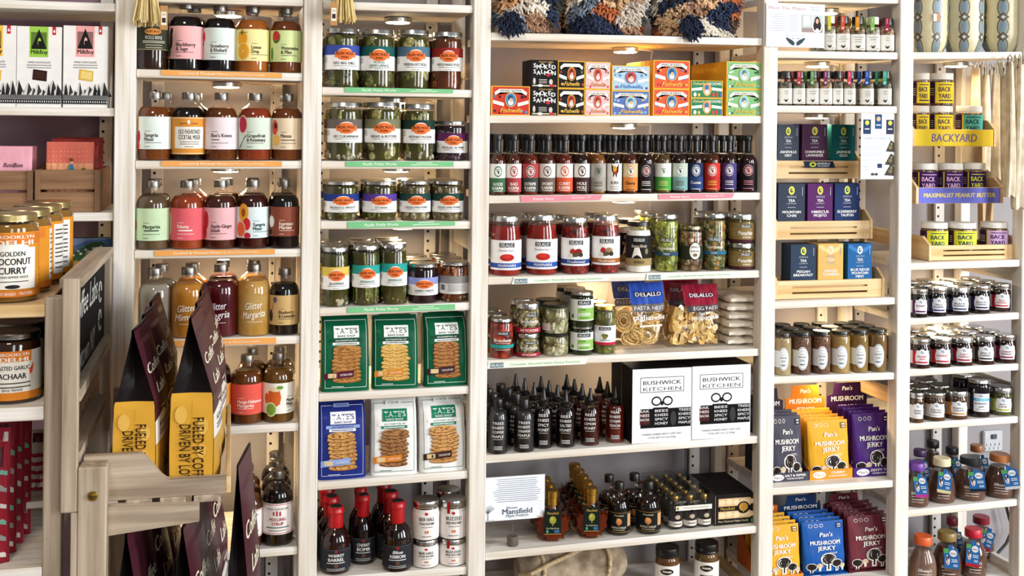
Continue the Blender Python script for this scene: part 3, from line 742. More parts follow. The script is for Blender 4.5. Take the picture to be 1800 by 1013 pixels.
def tassel(X, Y, z, cols, label, tagcol, n=26, L=.055):
    t = thing('straw_tassel', label, 'tassel', (X, Y, z))
    mb = MB()
    for k in range(n * 3):
        a = random.uniform(0, 2 * pi); q = sqrt(random.random()) * .026
        mb.tube([(q * .5 * cos(a), q * .5 * sin(a), .03), (q * .8 * cos(a), q * .8 * sin(a), 0), (q * 1.15 * cos(a), q * 1.15 * sin(a), -L + random.uniform(0, .014))], .0016, cloth(cols[k % 2], cols[0]), 5)
    st_ = mb.obj('straw', t)
    mb = MB(); mb.box(-.0075, .0075, -.0012, 0, -.062, -.012, paper('b98a55'), .0004)
    draw(mb, flat(-.0075, .0075, -.0012, -.062, -.012), [('R', -.7, .2, .7, .75, 'efe6d6'), ('R', -.5, .3, .5, .5, '3a332c')] + bars(-.5, .5, [.6, .66], '6a5a48'))
    g = mb.obj('price_tag', st_, (tagcol, -.025, -.0)); g['label'] = 'small brown paper price tag with barcode'
    return t
P = un(*px('A1', 132, 40), -.025); tassel(P[0], -.035, P[2] + .012, ('e6d29a', 'd2b878'), 'bundle of pale straw bristles hanging in front of the brine bottle', .035)
P = un(*px('B1', 178, 25), -.025); tassel(P[0], -.035, P[2] + .012, ('e2cb8c', 'c9ad66'), 'bundle of yellow straw bristles hanging at top of the pickle bay', -.02)

# ------------------------------------------------------------------ pickle jars
G = 'jars of the pickle shelves'
PKD, PKG, PKP = chunks('2c2c14', '6d6a32', 55, '4a4a22'), chunks('4c5022', '8d8a48', 60, '6a6c32'), chunks('8a8344', 'c9bf82', 45, 'a9a05e')
KIM, CUK, CAU = chunks('7a2c10', 'c8702c', 60, '4c3a14'), chunks('5a5c30', 'b9b07c', 38, '86864c'), chunks('6a5a3c', 'd2c39a', 60, 'a08c62')
SPR, STK, ASP = chunks('2a2a14', '7d7a4a', 75, '47451f'), chunks('39381c', '8a7f4c', 75, '5d5a2c'), chunks('3f4416', '8d8c3e', 60, '66691f', (1, 1, .12))
BEET, CAR, PNK = liquid('2e0f1c', '1d0812'), chunks('7a3a10', 'c06a22', 60, '4a2410'), chunks('2c1a22', '5a3a46', 60)
FD = lambda h, h2=None: chunks(h, h, 160) if h2 is None else chunks(h, h2, 160)
PCK, PCL, PCD, GAR = FD('7f8038'), FD('b4ae62'), FD('4c5222'), FD('e2d8b8')
SLI, SPE = [FD('bdb56a'), FD('cfc888'), PCK], [PCK, PCD, FD('a8a660')]
BRINE = liquid('5a5526', '454219')
BRINES = {'kimchi': liquid('7a3a16', '5a2a10'), 'carrot': liquid('6e3a16', '54290e'), 'onion': liquid('3c2230', '2c1622'), 'cauli': liquid('7d6e48', '625535')}
SETS = {'whole': [(.08, .8, 26, (.013, .006, .02), [PCK, PCD], 1), (.02, .1, 30, (.005, .004, .004), [PCL, PCD], 1)], 'slices': [(.05, .82, 34, (.014, .004, .012), SLI, 1)], 'spears': [(.1, .82, 20, (.008, .006, .03), SPE, .12), (.02, .14, 26, (.006, .005, .006), [GAR], 1), (.6, .82, 6, (.007, .005, .02), [PCL], .2)],
 'kimchi': [(.05, .8, 40, (.009, .005, .009), [FD('b8561f'), FD('7a2a12'), FD('8a7a34'), FD('d8742a')], 1)], 'sprout': [(.03, .82, 60, (.009, .006, .010), [PCD, PCK, FD('8d8a48')], 1), (.02, .1, 20, (.003, .003, .003), [FD('c9b98a'), FD('6a3a1c')], 1)], 'okra': [(.05, .8, 30, (.006, .005, .02), [PCK, FD('8a8a4a'), PCD], .3), (.02, .12, 24, (.003, .003, .003), [FD('c9a96a'), FD('6a3a1c')], 1)],
 'cauli': [(.03, .82, 70, (.010, .007, .009), [FD('d9cda6'), FD('b7a678'), FD('8a7a4c')], 1)], 'stalk': [(.15, .8, 34, (.0038, .004, .045), [FD('7f8a34'), FD('5c6a24'), FD('9aa050')], .05), (.02, .1, 30, (.003, .003, .003), [FD('c9b98a'), FD('4a4420')], 1)], 'pepper': [(.05, .8, 34, (.012, .005, .014), [PCD, FD('5a6a2c'), PCK], 1), (.02, .1, 8, (.008, .004, .006), [GAR], 1)],
 'carrot': [(.1, .75, 26, (.006, .005, .026), [FD('c8702c'), FD('a8521c')], .1), (.02, .14, 30, (.003, .003, .003), [FD('c9b98a'), FD('6a3a1c')], 1)], 'onion': [(.05, .8, 36, (.014, .003, .005), [FD('5a3a48'), FD('7a5060')], 1)]}
def pj_(sh, c, xl, xr, yt, cont, lab, label, kind='jar', fill_='whole', **k):
    return item(sh, c, xl, xr, yt, kind, (BRINES.get(fill_, BRINE) if fill_ else cont), lab, label, group=G, name='pickle_jar', pieces=[p + (len(label),) for p in SETS[fill_]] if fill_ else None, **k)
pj_('B1', 'B1', 75, 290, 172, PKD, pk('3c50a0', 'NO BIG DILL', bx=.15), 'olive pickle jar with royal blue banded label, top row', fill_='whole', rows=1)
pj_('B1', 'B1', 295, 505, 180, PKG, pk('1d5a56', 'PICKLES', nm2='GINFLUENCE', ink='2a6a50'), 'pickle jar with dark teal banded label, top row', fill_='whole', rows=1)
pj_('B1', 'B1', 520, 720, 182, PKP, pk('4f7186', 'VERBENA HOT PICKLE', bx=.15), 'pale cucumber jar with steel blue banded label, top row', fill_='slices', rows=1)
pj_('B1', 'B1', 732, 922, 195, KIM, pk('8e2620', 'KIMCHI MANGO PICKLE', bx=.1, v=(.32, .72)), 'orange pickle jar with dark red banded label, top row', fill_='kimchi', rows=1)
pj_('B2', 'B1', 90, 305, 628, CUK, pk('6a625a', 'JAY CUKARNAHA', v=(.31, .71)), 'spear pickle jar with grey brown banded label, second row', fill_='spears', rows=1)
pj_('B2', 'B1', 320, 540, 628, CUK, pk('7a7a5c', 'BREAD & BUTTERS', v=(.31, .71), bx=.1), 'sliced pickle jar with olive grey banded label, second row', fill_='slices', rows=1)
pj_('B2', 'B1', 558, 752, 640, CUK, pk('22382f', "MOTHER'S PUCKERS", v=(.31, .72)), 'pickle jar with blackish green banded label, second row', fill_='spears', rows=1)
pj_('B2', 'B1', 764, 950, 745, PNK, pk('5a2450', 'PICKLED AF PINK', v=(.2, .70)), 'short dark jar with plum banded label, right end of second row', fill_='onion', rows=1)
for xl, xr, yt, cont, band, nm, lb in ((75, 305, 138, SPR, '26397f', 'BRUSSIZZLE SPROUTS', 'dark sprout jar with navy banded label, third row'), (330, 555, 138, STK, '5a3f96', 'STOKRA', 'okra jar with violet banded label, third row'),
    (575, 778, 135, CAU, '24423d', 'CAULIFLOWER POWER', 'cauliflower jar with dark green label, third row beside the violet label'), (787, 995, 135, CAU, '24423d', 'CAULIFLOWER POWER', 'cauliflower jar with dark green label, right end of third row')):
    pj_('B3', 'B2', xl, xr, yt, cont, pk(band, nm, v=(.215, .685)), lb, fill_={'B': 'sprout', 'S': 'okra', 'C': 'cauli'}[nm[0]], rows=1)
pj_('B4', 'B2', 58, 242, 568, PKD, pk('dcc05c', 'JALAPEÑOS', v=(.295, .675)), 'tall green jar with yellow banded label, fourth row', kind='tall', fill_='pepper', rows=2)
pj_('B4', 'B2', 262, 445, 555, ASP, pk('2fa29a', 'ASPARAGUS', v=(.305, .675), ink='2a7a6a'), 'tall asparagus jar with turquoise label, fourth row beside the yellow label', kind='tall', fill_='stalk', rows=2)
pj_('B4', 'B2', 450, 624, 545, ASP, pk('2fa29a', 'ASPARAGUS', v=(.31, .68), ink='2a7a6a'), 'tall asparagus jar with turquoise label, fourth row beside the short jars', kind='tall', fill_='stalk', rows=2)
pj_('B4', 'B2', 628, 828, 672, BEET, pk('8f98cf', 'UNBEETABLES', v=(.21, .66)), 'short beet jar with lilac banded label, fourth row', fill_=None, rows=2)
pj_('B4', 'B2', 834, 1032, 660, CAR, (.21, .66, [('R', -1.1, 0, 1.1, 1, 'dcd9d6'), ('R', -1.1, .58, 1.1, 1, '8d8a88'), ('R', -.85, .2, -.6, .5, '6a6866')] + bars(-.4, .75, [.5, .42, .34, .26, .18], '8a8886', .03)), 'short carrot jar with grey backed label, right end of fourth row', fill_='carrot', rows=2)
GR = '7cc48a'
for sh, c, q in (('B1', 'B1', (197, 536, 860, 549, 860, 572, 197, 568)), ('B2', 'B1', (203, 992, 863, 993, 863, 1022, 203, 1024)), ('B3', 'B2', (230, 412, 937, 410, 937, 436, 230, 456)), ('B4', 'B2', (228, 978, 937, 956, 937, 992, 228, 1014))):
    strip(sh, c, *q, GR, [('T', 'Pacific Pickle Works', -.38, .52, .5, 'f4fbf2', {'w': .62, 'b': .03}), ('R', .3, .62, .6, .78, 'd8f0d8'), ('R', .2, .26, .7, .42, 'd8f0d8')], 'green strip on the shelf front under the %s row of pickle jars' % {'B1': 'top', 'B2': 'second', 'B3': 'third', 'B4': 'fourth'}[sh])

# ------------------------------------------------------------------ bags and pouches
def bag_mesh(w, h, t, mat, top=.72, n=5.0, wt=1.0, wb=1.0, lean=0, rows=28, seg=64, wrinkle=0, bot=.0, topw=.004, crimp=None):
    """gusset bag: cross-section w x t, pinched to a seam above the fraction `top`"""
    rnd = random.Random(int(w * 1e5) + int(h * 1e4))
    ph = [rnd.uniform(0, 6) for _ in range(6)]
    def T(v):
        if v < bot: return t * (.35 + .65 * sin(v / bot * pi / 2))
        return t if v < top else topw + (t - topw) * (1 - ((v - top) / (1 - top))) ** .8
    def Wd(v): return w * (wb + (wt - wb) * v)
    def y0(v): return lean * max(0, (v - .3)) ** 1.3
    def bump(x, v): return wrinkle * (sin(9 * v + 4 * x + ph[0]) + .7 * sin(17 * v - 7 * x + ph[1]) + .5 * sin(23 * x + 5 * v + ph[2]))
    def front(x, v, l=0):                           # x metres from the centre
        hw = Wd(v) / 2; q = min(.999, abs(x) / hw)
        return (x, y0(v) - T(v) / 2 * (1 - q ** n) ** (1 / n) - bump(x / hw, v) - l, v * h)
    vs, fs = [], []
    for i in range(rows + 1):
        v = i / rows; hw, ht = Wd(v) / 2, T(v) / 2
        for k in range(seg):
            a = 2 * pi * k / seg; c, s = cos(a), sin(a); q = 1 / ((abs(c) ** n + abs(s) ** n) ** (1 / n))
            vs.append((hw * q * c, y0(v) + ht * q * s + (bump(q * c, v) if s > 0 else -bump(q * c, v)) * min(1, ht / .01), v * h))
    for i in range(rows):
        for k in range(seg):
            k2 = (k + 1) % seg; fs.append((i * seg + k, i * seg + k2, (i + 1) * seg + k2, (i + 1) * seg + k))
    fs.append(tuple(range(seg - 1, -1, -1))); fs.append(tuple(rows * seg + k for k in range(seg)))
    mb = MB(); mb.add(vs, fs, mat, True)
    S = Surf(lambda a, z, l: front(a, z / h, l), w / 2, 0, h, None, w / 26, h / 40, 6e-5, 1.0e-3, 5e-4)
    return mb, S
COOK = {'oat': ('b98448', '8a5a2a'), 'lemon': ('dcb86a', 'b0762f'), 'chip': ('b07a45', '7a4a26'), 'bb': ('d2a05e', '8a5a2c'), 'ginger': ('a5764a', '6a4326'), 'gf': ('cf9d60', '8f5f30')}
def cookie_bag(sh, c, xl, xr, yt, yb, bg, line, panel, ptxt, rib, ribtxt, cook, tagc, tagtxt, label, top='', tilt=0, rz=0):
    Y = .05
    a, b = un(*px(c, xl, yb), .014), un(*px(c, xr, yb), .014)
    X = (a[0] + b[0]) / 2; w_ = b[0] - a[0]; z = sz(sh, X) + .0002
    h = min(un(*px(c, (xl + xr) / 2, yt), .03)[2] - z, .2)
    t = thing('cookie_bag', label, 'cookie bag', (X, .014 + .034, z), rz, 'bags of cookies')
    mb, S = bag_mesh(w_, h, .062, foil(bg), top=.80, n=7, wt=.96, lean=.03, wrinkle=.0004)
    mb.obj('bag', t)
    mb = MB(); c1, c2 = COOK[cook]
    els = [('R', -.86, .05, -.845, .94, line), ('R', .845, .05, .86, .94, line), ('R', -.86, .05, .86, .056, line), ('R', -.86, .934, .86, .94, line),
        ('R', -.5, .72, .55, .87, panel), ('T', "TATE'S", .025, .81, .062, ptxt, {'w': .92, 'b': .01}), ('T', 'BAKE SHOP', .025, .745, .026, ptxt, {'w': .72}),
        ('R', -.68, .665, .72, .705, rib), ('T', 'SOUTHAMPTON, NY', .02, .685, .022, ribtxt, {'w': .9, 'b': .02}), ('R', -.55, .625, .55, .66, panel), ('R', -.45, .637, .45, .647, ptxt)]
    rn_ = random.Random(label)
    for k in range(8):
        y = .15 + k * .053; x = rn_.uniform(-.06, .06)
        els += [('E', x, y, .6, .036, c2), ('E', x, y + .012, .585, .036, c1)]
        if cook != 'lemon':
            els += [('E', x + rn_.uniform(-.4, .4), y + rn_.uniform(.0, .02), .05, .008, c2) for _ in range(4)]
    y = .15 + 8 * .053
    els += [('E', x, y - .006, .58, .046, c2), ('E', x, y + .006, .57, .046, c1)]
    if cook != 'lemon': els += [('E', x + rn_.uniform(-.35, .35), y + rn_.uniform(-.02, .03), .06, .01, c2) for _ in range(8)]
    els += [('G', [(-.9, .17), (-.9, .255), (.32, .29), (.32, .2)], tagc), ('T', tagtxt, .0, .235, .026, 'f2ead8', {'w': .5, 'b': .02, 'r': 3}), ('R', -.75, .195, -.4, .255, 'd8c090')] + bars(-.6, -.1, [.075], line, .008)
    if top: els += [('R', -.35, .925, .3, .965, rib), ('T', top, -.02, .945, .018, ribtxt, {'w': .5})]
    draw(mb, S, els, foil); mb.obj('printed_front', t)
    for s_ in (-1, 1):
        mb = MB(); mb.box(-.008, .008, -.003, .003, -.008, .004, paper('d9d6d0'), .0008); mb.obj('seal_tab', t, (s_ * w_ * .42, .03 * .7 ** 1.3, h - .002))
GRN = '0e5a3c'
cookie_bag('B5', 'B3', 50, 328, 57, 490, GRN, 'dfe8e2', 'eef2ee', '123a2a', '0b4630', 'eef2ee', 'oat', '5a1f38', 'OATMEAL RAISIN', 'green cookie bag with plum tag, left of three green bags')
cookie_bag('B5', 'B3', 345, 612, 55, 468, GRN, 'dfe8e2', 'eef2ee', '123a2a', '0b4630', 'eef2ee', 'lemon', 'd9882c', 'LEMON COOKIES', 'green cookie bag with smooth lemon cookies and orange tag', rz=-.05)
cookie_bag('B5', 'B3', 640, 895, 40, 455, GRN, 'dfe8e2', 'eef2ee', '123a2a', '0b4630', 'eef2ee', 'chip', '3f2430', 'CHOCOLATE CHIP', 'green cookie bag with dark brown tag, right of three green bags', rz=.03)
cookie_bag('B6', 'B3', 30, 308, 550, 1003, '23307c', 'c9cfe8', 'eef0f4', '23307c', '8fa6dc', '1c2766', 'bb', '8ea4de', 'BLUEBERRY CRISP', 'navy blue cookie bag', 'LIMITED EDITION')
cookie_bag('B6', 'B3', 335, 605, 535, 985, 'ecebe8', '2d7a66', '1f7a5c', 'f2f4f0', 'f6f6f4', '1f7a5c', 'ginger', 'd9822c', 'GINGER ZINGER', 'white cookie bag with orange tag beside the navy bag', 'GLUTEN FREE', rz=-.04)
cookie_bag('B6', 'B3', 615, 882, 515, 962, 'ecebe8', '2d7a66', '1f7a5c', 'f2f4f0', 'f6f6f4', '1f7a5c', 'gf', '3f2620', 'CHOCOLATE CHIP', 'white cookie bag with dark brown tag, right end of its shelf', 'GLUTEN FREE', rz=.05)

# ------------------------------------------------------------------ barbecue sauce and mustard
REDCAP = plastic('b3141c', .3)
def bb(l1, l2, script=False):
    els = [('R', -1.02, 0, 1.02, 1, '2b2b30'), ('R', -1.0, .02, 1.0, .03, '6a6a70'), ('R', -1.0, .97, 1.0, .98, '6a6a70'), ('E', .05, .9, .1, .05, 'b3222a'),
        ('T', l1, .05, .72, .13, 'efefec', {'w': 1.05 if not script else .7, 'b': .04, 's': .25 if script else 0}), ('T', l2, .05, .53, .14, 'efefec', {'w': 1.05, 'b': .05})]
    return (.06, .40, els + bars(-.55, .6, [.38], 'dadada', .035) + [('E', .05, .25, .14, .07, '6a4a3a')] + bars(-.55, .6, [.12, .05], 'cfcfcf', .02))
blacktop = lambda t, r, h: MBlathe(LASTCAP, 'cap_top', [(.40 * r, h), (.38 * r, h + .0012)], plastic('161616'))
def MBlathe(t, name, prof, mat, loc=(0, 0, 0)):
    mb = MB(); mb.lathe(prof, mat, 24); return mb.obj(name, t, loc)
bq = dict(cap=REDCAP, extra=blacktop, group='barbecue sauce bottles')
item('B7', 'B4', 80, 370, 315, 'bbq', liquid('3a1410', '260b08'), bb('WHISKEY', 'BARREL'), 'red capped sauce bottle in front at the left', yb=1010, rows=2, bx=-.004, **bq)
item('B7', 'B4', 375, 610, 205, 'bbq', liquid('1d0b0c', '120607'), bb('CHERRY', 'BOMB'), 'red capped sauce bottle set back in the middle', yb=912, rows=1, **bq)
item('B7', 'B4', 683, 965, 262, 'bbq', liquid('2a100c', '1a0806'), bb('Blue', 'RIBBON', True), 'red capped sauce bottle beside the mustard jars', yb=985, rows=2, bx=-.006, **bq)
def mst(l1, l2, l3): return (.04, .80, [('R', -1.0, 0, 1.02, 1, 'efe9e4'), ('R', -.86, .04, -.85, .96, 'c9a0a0'), ('E', .05, .88, .12, .05, 'b3222a'), ('T', l1, .08, .7, .12, '2b2628', {'w': 1.15, 'b': .04}), ('T', l2, .08, .55, .085, '2b2628', {'w': 1.15, 'b': .04})] + bars(-.3, .5, [.43], '5a5456', .02) + [('E', .0, .27, .07, .05, 'd07a4a'), ('E', .16, .27, .07, .05, 'd07a4a')] + bars(-.3, .4, [.12], '5a5456', .02))
MUS = liquid('8a6f30', '6f5824')
mg = dict(group='stacked mustard jars', name='mustard_jar')
def band(t, r, h):
    mb = MB(); draw(mb, Surf(lambda a, z, l: ((r * .99 + l) * sin(a / r), -(r * .99 + l) * cos(a / r), z), r, .55 * h, h, lambda x: r * asin(x), r * .13), [('R', -.42, 0, -.22, 1, 'a81c22')]); mb.obj('seal_strip', LASTCAP)
j = item('B7', 'B4', 970, 1225, 596, 'jam', MUS, mst('BIER HALL', 'STONE MUSTARD', 1), 'mustard jar at bottom of the left stack', yb=945, **mg)
item('B7', 'B4', 960, 1220, 225, 'jam', MUS, mst('BIER HALL', 'STONE MUSTARD', 1), 'mustard jar on top of the left stack', on=j, **mg)
j = item('B7', 'B4', 1230, 1490, 585, 'jam', MUS, mst('BUZZED', 'BEER MUSTARD', 1), 'mustard jar at bottom of the right stack', yb=925, rows=1, extra=band, **mg)
item('B7', 'B4', 1240, 1500, 215, 'jam', MUS, mst('BUZZED', 'BEER MUSTARD', 1), 'mustard jar with red seal strip on top of the right stack', on=j, rows=1, extra=band, **mg)

# ------------------------------------------------------------------ shaggy patchwork cushions
def cushion(x0, x1, ytop, seed, label, drop=None):
    rnd = random.Random(seed)
    a, b = un(*px('C1', x0, 205), .03), un(*px('C1', x1, 215), .03)
    X = (a[0] + b[0]) / 2; w_ = (b[0] - a[0]) * .95; z = sz('C0', X); h = .2; d = .17
    pal = ['1d2942', 'e9e2d4', '8a4a26', 'c9986a', '3a3f3a', '7b8798', 'b9683c', 'cfc4b6', '5a463c', 'd9b48c', 'a98468', '2b3550']
    mb = MB(); vs, fs = [], []; N, Mr = 32, 16
    prof = [(.78 + .22 * sin(min(1, i / Mr * 1.6) * pi / 2) if i / Mr < .62 else .99 - .5 * ((i / Mr - .62) / .38) ** 2, i / Mr) for i in range(Mr + 1)]
    def P(u, v):
        k = v * Mr; i = min(Mr - 1, int(k)); q = prof[i][0] + (prof[i + 1][0] - prof[i][0]) * (k - i)
        c, s = cos(u), sin(u); e = (abs(c) ** 3.2 + abs(s) ** 3.2) ** (1 / 3.2)
        return Vector((q * c / e * (w_ / 2 - .018), q * s / e * (d / 2 - .018), .008 + v * h))
    for i in range(Mr + 1):
        for k in range(N): vs.append(P(2 * pi * k / N, i / Mr))
    for i in range(Mr):
        for k in range(N):
            k2 = (k + 1) % N; fs.append((i * N + k, i * N + k2, (i + 1) * N + k2, (i + 1) * N + k))
    fs += [tuple(range(N - 1, -1, -1)), tuple(Mr * N + k for k in range(N))]
    mb.add(vs, fs, cloth('8a7868', '6a5a4c'), True)
    cells = {}
    nt = 0
    while nt < 3000:
        u = rnd.uniform(pi * .8, pi * 2.2); v = rnd.random() ** 1.25
        p = P(u, v); q = P(u + .05, v) - p; q.normalize(); nrm = Vector((q.y, -q.x, -.15 + .2 * v)); nrm.normalize()
        ci = (int((u + seed) / (2 * pi) * 9 + .35 * sin(v * 9)), int(v * 6.5 + .5 * sin(u * 3 + seed)))
        if ci not in cells: cells[ci] = pal[rnd.randrange(len(pal))]
        L = rnd.uniform(.014, .024); r = rnd.uniform(.0024, .004)
        tip = p + nrm * L * .8 + Vector((rnd.uniform(-.5, .5), rnd.uniform(-.3, .3), rnd.uniform(-.9, .1))) * L * .7
        tip.z = max(tip.z, .004)
        mid = p + nrm * L * .55
        mid.z = max(mid.z, .006)
        mb.tube([p, mid, tip], [r, r * 1.1, r * .45], cloth(cells[ci], cells[ci], 80), 5); nt += 1
    if drop:                                          # the corner tuft hanging over the shelf edge
        for k in range(170):
            a_ = rnd.uniform(0, 2 * pi); q = sqrt(rnd.random()) * .026
            p = Vector((drop + q * cos(a_), -d / 2 + .004, .022 + q * sin(a_) * .9))
            tp = p + Vector((rnd.uniform(-.012, .012), -rnd.uniform(.012, .026), rnd.uniform(-.02, .004)))
            mb.tube([p, (p + tp) / 2 + Vector((0, -.003, .003)), tp], [.003, .0034, .0014], cloth('1d2942', '141d33'), 5)
    o = mb.obj('shaggy_cushion', None, (X, .006 + d / 2, z)); tag(o, label, 'cushion', 'shaggy patchwork cushions')
cushion(40, 545, 0, 3, 'shaggy patchwork cushion with navy corner, left of the three', -.055)
cushion(510, 1095, 0, 11, 'shaggy patchwork cushion in the middle of the three')
cushion(1095, 1690, 0, 23, 'shaggy patchwork cushion with navy corner hanging over the shelf edge', -.045)

# ------------------------------------------------------------------ tinned fish boxes
YB_ = 'e8b23a'
def carton(sh, c, xl, xr, yt, yb, d, side, els, label, on=None, rows=0, name='tin_box', cat='box', group='boxes of tinned fish', Y=.012, top=None, rowlab=None, front=None, rgap=.001, mat=paper, X0=None, w0=None):
    a, b = un(*px(c, xl, yb), Y), un(*px(c, xr, yb), Y)
    X = (a[0] + b[0]) / 2; w_ = b[0] - a[0]
    if on: X = on['X'] if abs(on['X'] - X) < .015 else X; z = on['zt'] + .0003
    else: z = sz(sh, X) + .0002
    h = un(*px(c, (xl + xr) / 2, yt), Y)[2] - z
    t = thing(name, label, cat, (X, Y + d / 2, z), 0, group)
    mb = MB(); mb.box(-w_ / 2, w_ / 2, -d / 2, d / 2, 0, h, mat(side), .0008); o = mb.obj('carton', t)
    mb = MB(); draw(mb, flat(-w_ / 2, w_ / 2, -d / 2, 0, h), els, mat); mb.obj('printed_front', t)
    if top:
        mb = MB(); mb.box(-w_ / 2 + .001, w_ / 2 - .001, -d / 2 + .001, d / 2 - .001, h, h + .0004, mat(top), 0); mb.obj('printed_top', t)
    for k in range(rows):
        copy_thing(t, (X, Y + d / 2 + (k + 1) * (d + rgap), z), (rowlab or 'box %s behind the ') % ['directly', 'second', 'third', 'fourth', 'fifth', 'sixth', 'seventh', 'eighth'][k] + label)
    return dict(X=X, z=z, zt=z + h, Y=Y + d / 2, w=w_, h=h, t=t)
def fish(bg, ban, gold='f0c050', med='4a86b8', c2=None, dark='2a2030', seed=1):
    r = random.Random(seed); c2 = c2 or 'f2e9dc'
    els = [('R', -1, 0, 1, 1, YB_), ('R', -.95, .03, .95, .97, bg)]
    for x in (-.78, -.62, .62, .78):
        for y in (.12, .38, .62, .8):
            els.append(('E', x + r.uniform(-.06, .06), y + r.uniform(-.04, .04), r.uniform(.04, .08), r.uniform(.035, .06), [c2, gold, med, dark][r.randrange(4)]))
    els += [('G', [(-.85, .78), (-.6, .9), (.6, .9), (.85, .78), (.8, .68), (.55, .78), (-.55, .78), (-.8, .68)], 'f4efe2'), ('T', ban, 0, .84, .085, dark, {'w': 1.1, 'b': .03}),
        ('G', [(-.92, .52), (-.35, .42), (-.35, .30), (-.92, .4)], 'f4efe2'), ('G', [(.35, .42), (.92, .52), (.92, .4), (.35, .30)], 'f4efe2'),
        ('E', 0, .53, .3, .25, gold), ('E', 0, .53, .27, .225, med), ('E', .0, .44, .14, .1, 'f2ece4'), ('E', -.02, .6, .13, .09, sc2(med)), ('E', .02, .52, .09, .07, 'e8b79a'),
        ('T', 'Fishwife', .02, .17, .15, gold, {'s': .35, 'w': 1.15, 'b': .03})]
    return els
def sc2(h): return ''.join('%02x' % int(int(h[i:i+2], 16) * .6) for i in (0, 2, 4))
def smoked(): 
    els = [('R', -1, 0, 1, 1, '171516'), ('T', 'GOLD LABEL', .15, .93, .05, 'd8b26a', {'w': 1.1, 'b': .02})]
    for i, ch in enumerate('SMOKED'): els.append(('T', ch, -.72 + i * .285, .77 + .025 * (-1) ** i, .15, 'f4f1ec', {'b': .06}))
    for i, ch in enumerate('SALMON'): els.append(('T', ch, -.72 + i * .285, .55 + .025 * (-1) ** i, .15, 'f4f1ec', {'b': .06}))
    return els + [('E', .3, .45, .16, .06, 'c22a3a'), ('E', .5, .2, .14, .1, 'cfc6bd'), ('E', -.75, .22, .1, .12, 'cfc6bd')] + bars(-.4, .2, [.28, .22, .16], 'd8d0c8', .02) + [('R', -.9, .03, .9, .08, 'c9b99a'), ('E', -.3, .06, .2, .05, 'f0ece4'), ('E', .6, .06, .2, .05, 'c23a3a')]
carton('C1', 'C1', 48, 292, 545, 726, .028, YB_, fish('c83c2c', 'SMOKED SALMON', c2='4a78a8', seed=1), 'red fish box, left end of the row', rows=1)
D_ = .026
o = carton('C1', 'C1', 297, 465, 553, 728, .04, '171516', smoked(), 'black smoked salmon box, bottom of the pair', rows=1)
carton('C1', 'C1', 297, 465, 380, 552, .04, '171516', smoked(), 'black smoked salmon box, top of the pair', on=o, rows=1)
o = carton('C1', 'C1', 468, 638, 561, 730, D_, YB_, fish('221c1c', '', c2='6a8a3a', med='b8482f', seed=2), 'black and gold fish box, lower of two', rows=3)
carton('C1', 'C1', 468, 638, 386, 560, D_, YB_, fish('221c1c', '', c2='6a8a3a', med='b8482f', seed=2), 'black and gold fish box, upper of two', on=o, rows=3)
o = carton('C1', 'C1', 641, 800, 566, 730, D_, 'e6c08a', fish('e9bfc0', 'ALBACORE TUNA', gold='c9863c', med='cf5048', c2='c98aa0', dark='7a4a6a', seed=3), 'pale pink fish box, lower of two', rows=3)
carton('C1', 'C1', 641, 800, 392, 565, D_, 'e6c08a', fish('e9bfc0', 'ALBACORE TUNA', gold='c9863c', med='cf5048', c2='c98aa0', dark='7a4a6a', seed=3), 'pale pink fish box, upper of two', on=o, rows=3)
o = carton('C1', 'C1', 808, 1050, 575, 735, D_, YB_, fish('5d72b0', 'SARDINES w/ PRESERVED LEMON', med='8fc0d8', c2='a8b8e0', seed=4), 'violet blue sardine box, lower of two', rows=2)
carton('C1', 'C1', 810, 1050, 416, 573, D_, YB_, fish('a9c8dc', 'SARDINES w/ HOT PEPPER', gold='5a86c0', med='c8504a', c2='a85a8a', dark='3a4a7a', seed=5), 'pale blue sardine box, upper of two', on=o, rows=2)
o = carton('C1', 'C1', 1072, 1302, 564, 735, D_, YB_, fish('dd5a3a', 'MACKEREL', c2='b83a4a', seed=6), 'orange red mackerel box, lower of two', rows=6)
carton('C1', 'C1', 1072, 1302, 382, 563, D_, YB_, fish('dd5a3a', 'MACKEREL', c2='b83a4a', seed=6), 'orange red mackerel box, upper of two', on=o, rows=6)
def anch(seed): return [('R', -1, 0, 1, 1, YB_), ('R', -.96, .04, .96, .96, '2e7d5a'), ('T', 'Fishwife', -.5, .82, .16, 'f0d080', {'s': .3, 'w': .75}), ('T', 'ANCHOVIES', .45, .82, .15, 'f2efe4', {'w': .95, 'b': .04}), ('G', [(-.95, .55), (-.3, .62), (-.3, .45), (-.95, .4)], 'f2efe4'), ('G', [(.3, .62), (.95, .55), (.95, .4), (.3, .45)], 'f2efe4'), ('E', 0, .5, .27, .38, 'e8b23a'), ('E', 0, .5, .24, .34, 'e89a6a'), ('E', -.02, .6, .14, .16, '3a78a8'), ('E', 0, .34, .14, .14, 'f2ece4'), ('E', -.75, .2, .1, .12, 'f2efe4'), ('E', -.5, .18, .08, .1, 'e0c040'), ('E', .4, .2, .09, .12, 'c84a3a'), ('E', .62, .22, .06, .16, 'c84a3a'), ('E', .85, .2, .09, .13, '4a68b0')]
o = carton('C1', 'C1', 1311, 1512, 622, 735, D_, YB_, anch(1), 'green anchovy box, lower of two', rows=1)
carton('C1', 'C1', 1308, 1510, 510, 620, D_, YB_, anch(2), 'green anchovy box, upper of two', on=o, rows=1)
o = carton('C1', 'C1', 1535, 1757, 566, 735, D_, YB_, fish('7fb57a', 'SMOKED RAINBOW TROUT', gold='e0b84a', med='8fc8d0', c2='f2efe4', dark='2a5a3a', seed=7), 'green rainbow trout box, lower of two', rows=7)
